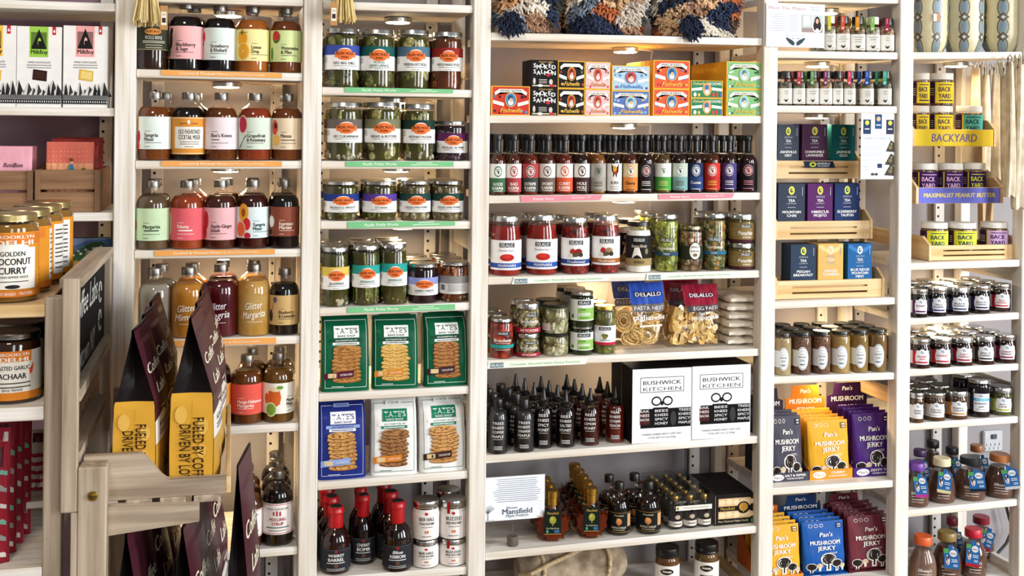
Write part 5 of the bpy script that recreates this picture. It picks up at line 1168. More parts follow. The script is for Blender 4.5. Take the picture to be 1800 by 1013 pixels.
jl = (.06, .47, [('R', -1.0, 0, 1.0, 1, '17191a'), ('R', -1.0, .03, 1.0, .05, 'a08040'), ('R', -1.0, .95, 1.0, .97, 'a08040'), ('T', 'Mansfield', 0, .84, .08, 'd8c8a0', {'w': .8}), ('E', 0, .55, .26, .16, 'c9804a'), ('E', -.05, .62, .16, .1, 'd89a5a'), ('R', -.03, .35, .03, .5, 'c9804a'), ('T', 'MAPLE SYRUP', 0, .26, .1, 'e6dcc0', {'w': 1.3}), ('R', .72, .3, .96, .9, 'c99a6a')] + bars(-.5, .5, [.14], 'b8a880', .03))
MAP = liquid('1c0d08', '120805')
gq = dict(cap=BLACKP, group='black capped maple syrup jugs', extra=handle)
item('C6', 'C4', 565, 666, 580, 'jug', MAP, jl, 'round syrup jug with loop handle, left of the front two', yb=835, rows=1, bx=-.006, **gq)
item('C6', 'C4', 692, 804, 575, 'jug', MAP, jl, 'round syrup jug with loop handle, right of the front two', yb=830, rows=1, bx=-.012, **gq)
# clear cases of three small bottles
a, b = unz(*px('C4', 838, 812), sz('C6', .95)), un(*px('C4', 1040, 795), .04)
Xl = un(*px('C4', 838, 812), .035)[0]; Xr = un(*px('C4', 1042, 800), .035)[0]; W = Xr - Xl; X = (Xl + Xr) / 2; z = sz('C6', X)
H = un(*px('C4', 940, 632), .05)[2] - z; dpt = .031; t0 = None
for k in range(6):
    Y = .03 + dpt / 2 + k * (dpt + .001)
    lab = ['clear case of three small bottles, front one', 'clear case of three small bottles, second from front', 'clear case of three small bottles, third from front', 'clear case of three small bottles, fourth from front', 'clear case of three small bottles, fifth from front', 'clear case of three small bottles, rearmost'][k]
    t = thing('sampler_case', lab, 'sampler case', (X, Y, z), 0, 'clear cases of small syrup bottles')
    mb = MB(); mb.box(-W / 2, W / 2, -dpt / 2, dpt / 2, .0005, H, glass('eef0f0'), .0008); mb.obj('clear_case', t)
    mb = MB(); draw(mb, flat(-W * .36, W * .44, -dpt / 2, H * .55, H * .69), [('R', -1, 0, 1, 1, 'e6e2da'), ('E', -.9, .5, .08, .3, 'a8882a')] + bars(-.6, .85, [.5], '8a867c', .12)); mb.obj('paper_band', t)
    if k == 0:
        for s in (-1, 0, 1):
            mb = MB(); r = W * .145; off = (s * W * .32, 0, 0)
            mb.lathe([(q * r, .001 + w_ * H * .93) for q, w_ in BODY['mini']], MAP, 20, off=off)
            S = cyl(r, .001 + .05 * H, .001 + .5 * H); pt0 = S.pt; S.pt = (lambda f, o: lambda a_, z_, l: tuple(np.array(f(a_, z_, l)) + (o, 0, 0)))(pt0, s * W * .32)
            draw(mb, S, [('R', -1, 0, 1, .95, '2a2624'), ('R', -1, .05, 1, .4, 'e6ddd0'), ('E', 0, .68, .4, .14, 'b8a890'), ('R', -.5, .2, .5, .26, '3a322c')])
            mb.lathe([(q * r, .001 + w_ * H * .93) for q, w_ in CAP['mini']], GOLD, 20, off=off)
            mb.obj('small_bottle', t)
        t0 = t
    else:
        for ch in t0.children:
            if ch.name.startswith('small_bottle'): c_ = ch.copy(); COL.objects.link(c_); c_.parent = t
def candy(): return [('R', -1, 0, 1, 1, '1a1719'), ('R', -.96, .04, -.94, .96, 'a88a4a'), ('R', .94, .04, .96, .96, 'a88a4a'), ('R', -.8, .6, .82, .86, 'd8b487'), ('R', -.8, .2, .82, .44, 'd8b487')] + [('E', -.62 + k * .36, y + .02 * (k % 2), .17, .09, 'ecd3a8') for k in range(5) for y in (.73, .32)] + [('E', .45, .54, .3, .2, '1a1719'), ('E', .45, .56, .22, .14, 'c9953f'), ('R', .42, .38, .48, .5, 'c9953f'), ('T', 'Mansfield', -.35, .53, .09, 'c9a24c', {'w': .7}), ('T', 'Pure Vermont Maple Candy', -.05, .12, .06, 'd8c8a0', {'w': 1.5}), ('E', .88, .1, .07, .07, '3a8a5a')]
carton('C6', 'C4', 1045, 1225, 640, 788, .055, '1a1719', candy(), 'black maple candy box with gold tree', rows=2, name='candy_box', cat='candy box', group='black maple candy boxes', Y=.03, rowlab='candy box %s behind the ')
# ------------------------------------------------------------------ bottom of the wide bay
z = sz('C7', .7); a = un(*px('C4', 150, 985), .12); b = un(*px('C4', 640, 945), .12)
X = (a[0] + b[0]) / 2; L = b[0] - a[0]; rr = .055
mb = MB(); vs = []; n, m = 36, 28
t = thing('burlap_roll', 'wrinkled brown burlap roll tied with rope, below the syrup shelf', 'burlap roll', (X, .125, z + rr * 1.02), radians(4))
for i in range(n + 1):
    x = -L / 2 + L * i / n; e = abs(2 * i / n - 1); base = rr * (1 - .55 * max(0, e - .72) ** 1.2 / .28 ** 1.2 * .9)
    for k in range(m):
        a_ = 2 * pi * k / m; q = base * (1 + .035 * sin(5 * a_ + x * 40) + .03 * sin(x * 95 + 2 * a_) + .02 * sin(9 * a_ - x * 60))
        vs.append((x, q * cos(a_), max(-rr, q * sin(a_))))
fs = [(i * m + k, i * m + (k + 1) % m, (i + 1) * m + (k + 1) % m, (i + 1) * m + k) for i in range(n) for k in range(m)] + [tuple(range(m - 1, -1, -1)), tuple(n * m + k for k in range(m))]
mb.add(vs, fs, cloth('b09f86', '75644f', 26), True); mb.obj('burlap', t)
mb = MB(); RP = cloth('c9b48e', 'a8926c', 120)
for x in (-L * .33, L * .28):
    mb.tube([(x + .004 * sin(3 * a_), (rr + .003) * cos(a_), (rr + .003) * sin(a_)) for a_ in np.linspace(0, 2 * pi, 28, endpoint=False)], .005, RP, 8, True)
mb.tube([(-L * .5, -.02, .0), (-L * .44, -rr - .004, .015), (-L * .3, -rr - .010, .034), (-L * .1, -rr * .86, .042), (L * .1, -rr * .55, .052), (L * .28, -rr * .2, .058)], .005, RP, 8)
mb.obj('rope', t)
cj = lambda n_: (.10, .66, [('R', -1.1, 0, 1.1, 1, 'eee9e2'), ('E', .0, .78, .55, .12, '23211f'), ('R', -.35, .75, .35, .81, 'cfc8be'), ('R', -.5, .47, .5, .53, '4a423c')] + bars(-.6, .6, [.36, .28], '6a625c', .025))
item('C7', 'C4', 778, 888, 860, 'jam', liquid('8a5a2c', '6f451f'), cj('CARAMEL'), 'black lidded spread jar below the syrup shelf, left of two', cap=BLACKP, dy=.05, name='spread_jar', group='black lidded jars at the bottom')
item('C7', 'C4', 957, 1067, 840, 'jam', liquid('8a6a3c', '6f5228'), cj('HONEY'), 'black lidded spread jar below the syrup shelf, right of two', cap=BLACKP, dy=.05, name='spread_jar', group='black lidded jars at the bottom')

# ------------------------------------------------------------------ spice jars
G = 'spice jars'
def sealstrip(col):
    def f(t, r, h):
        mb = MB(); w_ = r * .27
        pts = [(-.97 * r - .0012, .60 * h), (-.86 * r - .0016, .80 * h), (-.86 * r - .0016, .985 * h), (-.5 * r, h + .0008)]
        vs = []
        for y, z in pts: vs += [(-w_, y, z), (w_, y, z), (w_, y + .0009, z - .0002), (-w_, y + .0009, z - .0002)]
        fs = [(i * 4, i * 4 + 1, i * 4 + 5, i * 4 + 4) for i in range(3)] + [(i * 4 + 3, i * 4 + 7, i * 4 + 6, i * 4 + 2) for i in range(3)] + [(i * 4, i * 4 + 4, i * 4 + 7, i * 4 + 3) for i in range(3)] + [(i * 4 + 1, i * 4 + 2, i * 4 + 6, i * 4 + 5) for i in range(3)] + [(0, 3, 2, 1), (12, 13, 14, 15)]
        mb.add(vs, fs, paper(col))
        draw(mb, Surf(lambda a, z, l: (a, -.86 * r - .0016 - l, z), w_, .80 * h, .985 * h), [('R', -.12, .15, .12, .9, 'f2efe6')])
        draw(mb, Surf(lambda a, z, l: (a, -.97 * r - .0012 + (z - .6 * h) / (.2 * h) * (.11 * r - .0004) - l - .0002, z), w_, .6 * h, .8 * h), [('R', -.55, .2, .55, .42, 'f2efe6')])
        o = mb.obj('seal_strip', LASTCAP)
    return f
def spl(l1, l2, l3=None, x=.1):
    els = [('R', -1.02, 0, 1.02, 1, 'eceae2'), ('R', -1.02, 0, -.86, 1, 'd8d8d0')]
    for i, q in enumerate([q for q in (l1, l2, l3) if q]): els += [('R', x - .07 * len(q) + .15 * j, .79 - i * .14 + .012 * (j % 2), x - .07 * len(q) + .15 * j + .11, .815 - i * .14 + .012 * (j % 2), '5a5a54') for j in range(len(q))]
    return (.05, .50, els + [('G', [(-.25 + x, .32), (-.1 + x, .25), (x, .2), (.1 + x, .25), (.25 + x, .32), (.2 + x, .2), (x, .1), (-.2 + x, .2)], '2f3338')] + bars(.45, .75, [.1], '8a8a84', .03))
SPC = [chunks('8a8064', 'd8d2bc', 120), chunks('8a5a34', 'c9a27a', 120), chunks('5a4a30', '9a8560', 120), chunks('3a382c', '7a745c', 120)]
for i, (a, b, yt, m_, l, st, d) in enumerate(((566, 670, 132, 0, spl('Garlic', 'and', 'Honey'), 'd9d84a', 'yellow green'), (673, 790, 134, 1, spl('Spicy', 'Chipotle', 'Salt'), 'ea5a3c', 'orange red'), (793, 920, 140, 2, spl('Allspice', 'Curry', 'Blend'), 'e89a2c', 'orange'), (924, 1045, 142, 0, spl('Jalapeño', 'Ranch'), '8fd05a', 'bright green'), (1048, 1165, 150, 1, spl('Rib', 'Rub'), 'b82a4a', 'crimson'))):
    item('D1', 'D1', a, b, yt, 'spice', SPC[m_], l, 'square spice jar with %s seal strip, upper spice row' % d, cap=BLACKP if i not in (0, 3) else plastic('d8dcc8'), rows=2, group=G, extra=sealstrip(st), gap=.004)
for i, (a, b, m_, l, st, d) in enumerate(((196, 300, 3, spl('Mint', 'Rub'), None, 'no'), (308, 412, 3, spl('Sea', 'Salt'), 'd03a4a', 'red'), (420, 526, 2, spl('Country', 'Gravy'), '6aa860', 'leaf green'), (532, 640, 1, spl('Apple', 'Pie'), '8a3a6a', 'purple'), (648, 732, 3, spl('COFFEE', 'RUB'), None, 'plain'), (738, 838, 2, spl('Taco', 'Salad'), 'e0506a', 'pink'), (880, 992, 2, spl('Maple', 'Curry', 'Salt'), '2a5ac8', 'royal blue'), (1032, 1143, 3, spl('Dill', 'Dip'), '3ac0a0', 'turquoise'))):
    lb = ('square spice jar with %s seal strip, lower spice row' % d) if st else ('dark square spice jar without seal strip, %s lower spice row' % ('left end of' if i == 0 else 'middle of'))
    item('D2', 'D1', a, b, 602, 'spice', SPC[m_], l, lb, cap=BLACKP, rows=2, group=G, extra=sealstrip(st) if st else None, gap=.004)
# the card clipped in front of the upper spice row
a, b = un(*px('D1', 78, 400), -.006), un(*px('D1', 572, 400), -.006)
W, X = b[0] - a[0], (a[0] + b[0]) / 2; H = un(*px('D1', 300, 30), -.006)[2] - un(*px('D1', 300, 400), -.006)[2]
mb = MB(); mb.box(-W / 2, W / 2, -.001, .001, 0, H, paper('f2f3f6'), 0)
els = [('T', 'Meet The Maker', -.28, .89, .075, 'c0929a', {'w': 1.28, 'b': .02}), ('T', 'Spiced', .68, .93, .04, '8aa8c8', {'w': .34}), ('T', 'House', .68, .87, .04, '8aa8c8', {'w': .3})]
els += [('R', -.9 + .06 * (k % 3), .73 - k * .052, .12 - .05 * (k % 2), .742 - k * .052, 'a8b0bc') for k in range(8)]
els += [('R', .22, .35, .93, .75, 'b8c4c0'), ('R', .22, .35, .93, .45, '9a8a84'), ('R', .26, .5, .5, .72, 'd8e2da'), ('R', .55, .45, .6, .75, 'd8dcd8'), ('E', .74, .43, .16, .08, 'e0d4d0'), ('E', .74, .58, .10, .14, '2a2224'), ('E', .66, .5, .05, .1, '2a2224'), ('E', .82, .5, .05, .1, '2a2224'), ('E', .735, .61, .05, .06, 'd8aa90'),
    ('T', 'HEALTHY WITH YOU', .0, .265, .035, '9ab0b8', {'w': .66})]
for s in (-1, 1): els += [('G', [(s * .05, .04), (s * .03, .1), (s * .12, .16), (s * .3, .22), (s * .33, .2), (s * .22, .1), (s * .1, .04)], '2f4450'), ('R', min(s * .05, s * .12), .19, max(s * .05, s * .12), .205, '5a7078')]
draw(mb, flat(-W / 2, W / 2, -.001, 0, H), els)
o = mb.obj('maker_card', None, (X, -.006, un(*px('D1', 300, 400), -.006)[2])); tag(o, 'white printed card with hands emblem clipped in front of the spice jars', 'card')

# ------------------------------------------------------------------ tiered wooden racks
def tray_rack(sh, c, tiers, label, name, ends, wood_=pine, printed=None, ff=.72):
    """tiers: (xl, xr, ytop, ybot, Yfront); ends: tray depth"""
    X0 = np.mean([un(*px(c, (t_[0] + t_[1]) / 2, t_[3]), t_[4])[0] for t_ in tiers]); zs = sz(sh, X0)
    root = thing(name, label, 'display rack', (X0, 0, zs)); res = []
    for i, (xl, xr, yt, yb, Y) in enumerate(tiers):
        a, b = un(*px(c, xl, yb), Y), un(*px(c, xr, yb), Y); z0 = (a[2] + b[2]) / 2 - zs; h = un(*px(c, (xl + xr) / 2, yt), Y)[2] - zs - z0
        if i == len(tiers) - 1: z0 = max(.0005, z0 if z0 < .012 else .0005)
        x0, x1 = a[0] - X0, b[0] - X0
        mb = MB()
        if printed and printed[i]:
            mb.box(x0, x1, Y, Y + .007, z0, z0 + h, wood_('x'), .001)
            draw(mb, flat(x0 + .001, x1 - .001, Y, z0 + .001, z0 + h - .001), printed[i])
        else:
            s = h / 5
            mb.box(x0, x1, Y, Y + .007, z0, z0 + h * .27, wood_('x'), .001); mb.box(x0, x1, Y, Y + .007, z0 + h * .36, z0 + h * .60, wood_('x'), .001); mb.box(x0, x1, Y, Y + .007, z0 + h * .69, z0 + h, wood_('x'), .001)
            w_ = (x1 - x0) * .14
            for q in (x0, x1 - w_): mb.box(q, q + w_, Y + .0002, Y + .0068, z0 + h * .2, z0 + h * .8, wood_('x'), 0)
        mb.obj('front_board', root)
        mb = MB(); mb.box(x0, x1, Y + .0072, Y + ends - .0002, z0 + h * ff - .006, z0 + h * ff, wood_('x'), .001); mb.obj('floor_board', root)
        mb = MB(); mb.box(x0, x1, Y + ends, Y + ends + .007, z0, z0 + h * 1.1, wood_('x'), .001); mb.obj('back_board', root)
        for q in (x0 - .007, x1):
            mb = MB(); mb.prism([(Y - .002, z0), (Y - .002, z0 + h * 1.02), (Y + .028, z0 + h * 1.55), (Y + ends + .007, z0 + h * 1.55), (Y + ends + .007, z0)], q, q + .007, wood_('y'), lambda a_, b_, t_: (t_, a_, b_)); mb.obj('end_board', root)
            if i < len(tiers) - 1:                       # sloping leg down to the shelf
                mb = MB(); yl, zl = tiers[-1][4] + ends * .8, .001
                mb.prism([(Y + ends * .55, z0), (Y + ends * .55 + .022, z0), (yl + .022 + .05, zl), (yl + .05, zl)], q, q + .007, wood_('z'), lambda a_, b_, t_: (t_, a_, b_)) if i == 0 else mb.prism([(Y + ends * .4, z0), (Y + ends * .4 + .022, z0), (yl + .04, zl), (yl + .018, zl)], q, q + .007, wood_('z'), lambda a_, b_, t_: (t_, a_, b_))
                mb.obj('leg', root)
        res.append((zs + z0 + h * ff + .0003, Y + .008))
    return root, res
TEA = [(103, 522, 268, 360, .11), (103, 575, 575, 668, .07), (105, 636, 893, 985, .03)]
root, res = tray_rack('D3', 'D2', TEA, 'three tier pine rack holding the tea boxes', 'tea_rack', .062)
# the printed badge on the top tray
mb = MB(); X0 = root.location.x
a, b = un(*px('D2', 238, 303), TEA[0][4]), un(*px('D2', 398, 303), TEA[0][4]); top_ = un(*px('D2', 300, 271), TEA[0][4])[2]
xl, xr, zl, zh = a[0] - X0, b[0] - X0, a[2] - root.location.z, top_ - root.location.z
mb.prism([(xl + .004, zl), (xr, zl), (xr - .006, zh), (xl, zh)], TEA[0][4] - .0012, TEA[0][4] - .0002, paper('1f2f4a'))
draw(mb, flat(xl, xr, TEA[0][4] - .0012, zl, zh), [('E', -.42, .5, .22, .4, 'd4dc4a'), ('E', -.42, .5, .1, .18, '1f2f4a'), ('T', 'ASHEVILLE', .25, .64, .28, 'e8ecf0', {'w': .85, 'b': .04}), ('T', 'TEA COMPANY', .25, .25, .2, 'e8ecf0', {'w': .75, 'b': .03})])
mb.obj('badge', root)
def tea(bg, n1, n2, n3=None, orn=None):
    els = [('R', -1, 0, 1, 1, bg)]
    if orn: els += [('E', x, y, .2, .05, orn) for x, y in ((-.5, .86), (0, .9), (.5, .86), (-.75, .92), (.75, .92), (-.25, .82), (.25, .82))]
    els += [('E', 0, .84, .22, .1, 'd9df52' if not orn else 'e6e2c8'), ('E', 0, .84, .12, .055, bg), ('E', .03, .85, .05, .03, 'd9df52' if not orn else 'e6e2c8'),
        ('T', 'ASHEVILLE', 0, .69, .045, 'aeb6c0', {'w': .72, 'b': .01}), ('T', 'TEA', 0, .6, .062, 'f0f0f0', {'w': .5, 'b': .04}), ('T', 'COMPANY', 0, .53, .034, 'aeb6c0', {'w': .7})] + bars(-.3, .3, [.44], 'aeb6c0', .012)
    ls = [q for q in (n1, n2, n3) if q]
    for i, q in enumerate(ls): els.append(('T', q, 0, .33 - i * .085 + (.02 if n3 else 0), .06, 'f4f4f2', {'w': min(1.55, .17 * len(q)), 'b': .04}))
    return els + bars(-.4, .4, [.1, .06], 'aeb6c0', .012) + [('R', .78, .72, .82, .92, 'aeb6c0')]
T_ = [(0, 105, 213, 85, '3c4250', 'ASHEVILLE', 'GREY', None, None, 'slate tea box on the top tier, left'), (0, 230, 357, 83, '4a2a48', 'CHAMOMILE', 'LAVENDER', None, None, 'plum tea box on the top tier'), (0, 380, 500, 85, '0f5a5e', 'JASMINE', 'GOLD', None, None, 'teal tea box on the top tier'),
 (1, 108, 244, 385, '333a4c', 'MOUNTAIN', 'CHAI', None, None, 'dark slate tea box on the middle tier'), (1, 258, 385, 385, '53205c', 'HIBISCUS', 'MOJITO', None, None, 'bright purple tea box on the middle tier'), (1, 396, 521, 383, '1d2f5c', 'ELDERBERRY', 'YAUPON', None, None, 'navy tea box on the middle tier'),
 (2, 172, 300, 695, '2c3b52', 'PISGAH', 'BREAKFAST', None, None, 'slate blue tea box on the bottom tier'), (2, 311, 438, 690, 'd8ad62', 'GINGER', 'TURMERIC', None, 'e6c98a', 'golden tea box on the bottom tier'), (2, 462, 584, 690, '1f5c94', 'BLUE RIDGE', 'MOUNTAIN', 'MINT', '3a7ab8', 'bright blue tea box on the bottom tier')]
for k, xl, xr, yt, bg, n1, n2, n3, orn, lb in T_:
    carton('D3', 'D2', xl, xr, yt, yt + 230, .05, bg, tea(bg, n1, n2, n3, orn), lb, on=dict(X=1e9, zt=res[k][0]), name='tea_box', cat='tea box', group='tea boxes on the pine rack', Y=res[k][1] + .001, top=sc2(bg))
# poster on the right side of the tea bay
a, b = un(*px('D2', 528, 362), .012), un(*px('D2', 697, 362), .012); W = b[0] - a[0]; H = un(*px('D2', 610, 25), .012)[2] - a[2]
mb = MB(); mb.box(-W / 2, W / 2, -.0008, .0008, 0, H, paper('eff1f4'), 0)
els = [('R', -.88, .68, -.42, .9, '22385c'), ('R', -.18, .76, .24, .98, '1f4a78'), ('R', .5, .68, .96, .9, '2c2f4a')]
for x, y in ((-.65, .85), (.03, .91), (.73, .85)): els += [('E', x, y, .12, .035, 'd4dc4a' if x < 0 or x > .5 else 'e0b080'), ('R', x - .14, y - .1, x + .14, y - .085, 'e8ecf0')]
els += [('T', 'FARM TO TEACUP', -.02, .615, .026, '8ab0b0', {'w': 1.6, 'b': .01})] + [('R', -.84, .56 - k * .034, .1 + .25 * ((k * 7) % 4) / 4, .566 - k * .034, 'a8bcc4') for k in range(9) if k not in (4, 7)]
els += [('R', .0, .17, .26, .235, '22385c')]
for y, s in ((.5, .3), (.3, .34), (.14, .36)): els += [('G', [(.95 - s * 1.5, y - .08), (.8, y + .09), (.98, y + .05), (.98, y - .09)], '3a3a32'), ('E', .75, y - .02, .12, .03, '7a6a44'), ('E', .82, y + .03, .06, .02, '8a8450')]
els += [('R', -.84, .14, -.4, .146, 'a8bcc4'), ('E', -.3, .075, .09, .02, '3a4048'), ('E', -.08, .075, .09, .02, '3a4048'), ('R', -.84, .185, -.55, .195, 'a0b4bc')]
draw(mb, flat(-W / 2, W / 2, -.0008, 0, H), els)
o = mb.obj('tea_poster', None, ((a[0] + b[0]) / 2, .012, a[2])); tag(o, 'white printed tea poster hanging right of the tea rack', 'poster')

# ------------------------------------------------------------------ mustard jars
G = 'black lidded mustard jars'
MC = [liquid('cdb98a', 'bfa676'), chunks('5a3420', '96684a', 420), chunks('6a3a22', '9c6842', 420), liquid('c9ad6a', 'b8985a'), liquid('b08f52', '9a7a40'), liquid('9a7a48', '86683a')]
def mul_(x): return (.13, .66, [('R', -1.1, .12, x, .86, 'e9ecee'), ('E', x, .5, .64, .52, 'f2f4f6'), ('E', x, .5, .60, .485, '5a7080'), ('E', x, .5, .575, .465, 'f2f4f6'), ('E', x, .5, .43, .35, '8a9aa4'), ('E', x, .5, .415, .335, 'f2f4f6'), ('T', 'RUDOLPHS', x, .56, .065, '3a4a54', {'w': .74, 'b': .02}), ('T', 'MUSTARD', x, .43, .045, '5a6a74', {'w': .5}), ('T', 'MUSTARD', x, .38, .035, '5a6a74', {'w': .45}), ('E', x - .15, .68, .03, .02, '5a7080'), ('E', x + .02, .7, .03, .02, '5a7080'), ('E', x + .2, .68, .03, .02, '5a7080'), ('G', [(x - .3, .22), (x - .1, .27), (x + .1, .24), (x + .3, .28), (x + .1, .2)], '5a7080')])
for i, (a, b, yt, d) in enumerate(((127, 248, 252, 'cream mustard, left end'), (254, 390, 243, 'dark grainy mustard, left one'), (397, 528, 238, 'reddish grainy mustard'), (528, 666, 235, 'pale yellow mustard'), (669, 796, 230, 'tan mustard'), (799, 928, 224, 'brown mustard, right end'))):
    item('D4', 'D3', a, b, yt, 'tall', MC[i], mul_([.1, .1, .1, .15, .15, .1][i]), 'tall black lidded jar of ' + d, cap=plastic('1d211f', .25), rows=2, group=G, name='mustard_jar', bx=[.0, 0, 0, .002, .004, 0][i])

# ------------------------------------------------------------------ mushroom jerky
def shroom(x, y, s, cap_='2a2320'):
    return [('R', x - .09 * s, y - .16 * s, x + .09 * s, y, 'e9e4da'), ('E', x, y + .02 * s, .30 * s, .095 * s, 'f2efe8'), ('E', x, y + .022 * s, .27 * s, .08 * s, cap_), ('R', x - .03 * s, y - .14 * s, x + .03 * s, y - .02 * s, cap_)]
def jerk(bg, hd): 
    els = [('E', x, .925, .095, .032, 'e9e4da') for x in (-.62, -.36, -.1)] + [('E', x, .925, .075, .025, bg) for x in (-.62, -.36, -.1)] + [('R', .62, .86, .9, .96, sc2(bg)), ('R', .68, .92, .84, .94, 'f2efe8'), ('R', .68, .88, .84, .895, 'f2efe8')]
    els += [("T", "Pan's", .08, .76, .075, 'f4f1ea', {'w': .62, 's': .12, 'b': .03}), ('T', 'MUSHROOM', .02, .61, .075, 'f4f1ea', {'w': 1.42, 'b': .045}), ('T', 'JERKY', .05, .505, .075, 'f4f1ea', {'w': .85, 'b': .045})] + bars(.2, .55, [.42, .40], 'e9e4da', .006)
    return els + shroom(.12, .27, 1.25) + shroom(-.68, .14, .8) + shroom(.52, .19, .85) + [('E', -.32, .18, .16, .05, 'cdb79c'), ('R', -.38, .08, -.26, .16, 'e0d2bc'), ('E', .82, .14, .14, .05, 'cdb79c'), ('R', .77, .05, .87, .12, 'e0d2bc')]
def jerky_set(sh, xl, xr, yb, yfr, hy, bx0, bx1, by, col, hcol, fl, fl2, cl, n, hx=None):
    c = 'D4'; Y = .045; D = .135
    a, b = un(*px(c, xl, yb), Y), un(*px(c, xr, yb), Y); X = (a[0] + b[0]) / 2; W = b[0] - a[0] - .001; z = sz(sh, X) + .0003
    fh = un(*px(c, (xl + xr) / 2, yfr), Y)[2] - z; hh = un(*px(c, (xl + xr) / 2, hy), Y + D)[2] - z
    t = thing('display_carton', '%s card display carton of jerky pouches' % cl, 'display carton', (X, Y, z), 0, 'jerky display cartons')
    mb = MB()
    mb.box(-W / 2, W / 2, 0, .0015, 0, fh, paper(col), 0); mb.box(-W / 2, W / 2, .0015, D, 0, .0015, paper(col), 0)
    for s in (-1, 1):
        x = s * (W / 2 - .0008); mb.prism([(.0015, .0015), (.0015, fh), (.02, fh * 1.25), (D - .02, hh * .52), (D, hh * .55), (D, .0015)], x - .0007, x + .0007, paper(hcol), lambda p, q, s_: (s_, p, q))
    draw(mb, flat(-W / 2, W / 2, 0, 0, fh), [('E', -.55, .5, .3, .36, 'f2efe8'), ("T", "Pan's", -.55, .5, .3, col, {'w': .42, 's': .1, 'b': .03}), ('T', fl, .32, .66, .24, 'f4f1ea', {'w': min(1.05, .13 * len(fl)), 'b': .05}), ('T', fl2, .32, .32, .16, 'f4f1ea', {'w': .85, 'b': .03})])
    mb.obj('tray', t)
    mb = MB(); hw = W / 2 * .96
    pts = [(-hw, 0), (hw, 0), (hw, hh * .84), (hw * .72, hh * .86), (hw * .66, hh), (-hw * .66, hh), (-hw * .72, hh * .86), (-hw, hh * .84)]
    mb.prism(pts, D, D + .0015, paper(hcol))
    draw(mb, flat(-hw, hw, D, 0, hh), [("T", "Pan's", 0, .93, .05, 'f4f1ea', {'w': .5, 's': .1, 'b': .03}), ('T', 'MUSHROOM', 0, .80, .06, 'f4f1ea', {'w': 1.6, 'b': .045}), ('T', 'JERKY', 0, .69, .06, 'f4f1ea', {'w': .95, 'b': .045})])
    mb.obj('header_card', t)
    # pouches
    a, b = un(*px(c, bx0, yb), Y + .02), un(*px(c, bx1, yb), Y + .02); w_ = min(b[0] - a[0], W - .006); xm = (a[0] + b[0]) / 2
    xm = max(X - W / 2 + w_ / 2 + .002, min(X + W / 2 - w_ / 2 - .002, xm))
    h = un(*px(c, (bx0 + bx1) / 2, by), Y + .025)[2] - z - .002
    p = thing('jerky_pouch', '%s mushroom jerky pouch at the front of its carton' % cl, 'pouch', (xm, Y + .019, z + .0018), 0, 'mushroom jerky pouches')
    mb, S = bag_mesh(w_, h, .03, foil(col if cl not in ('yellow', 'orange topped yellow') else 'e0a52e'), top=.25, n=2.6, wt=1.0, wrinkle=.0007, bot=.06, lean=.012, topw=.0025)
    mb.obj('pouch', p)
    mb = MB(); draw(mb, S, jerk(col if cl not in ('yellow', 'orange topped yellow') else 'e0a52e', 0), foil); mb.obj('printed_front', p)
    for k in range(n):
        q = copy_thing(p, (xm - .003 * ((k * 7) % 3 - 1), Y + .019 + (k + 1) * .0235, z + .0018), '%s mushroom jerky pouch %s the front pouch' % (cl, ['right behind', 'second behind', 'third behind', 'fourth behind'][k]))
        q.scale = (1, .62, 1.0 + .012 * (k + 1))
jerky_set('D5', 62, 264, 562, 492, 62, 62, 222, 205, '474552', '35303a', 'SALT & PEPPER', 'MUSHROOM JERKY', 'charcoal', 2)
jerky_set('D5', 267, 484, 550, 475, 45, 266, 486, 226, 'd9922e', 'd17a22', 'CURRY', 'MUSHROOM JERKY', 'yellow', 4)
jerky_set('D5', 487, 704, 532, 462, 30, 482, 670, 192, '46246e', '34183f', 'ZESTY THAI', 'MUSHROOM JERKY', 'purple', 3)
jerky_set('D6', 20, 236, 1085, 1010, 605, 30, 240, 752, 'e08a34', 'cf6a2c', '', '', 'orange topped yellow', 3)
jerky_set('D6', 240, 462, 1075, 1005, 595, 232, 462, 735, '1f55a0', '1d3a6a', '', '', 'royal blue', 3)
jerky_set('D6', 466, 690, 1058, 988, 585, 462, 666, 706, '70323c', '6a2a34', 'APPLEWOOD BBQ', 'MUSHROOM JERKY', 'maroon', 4)

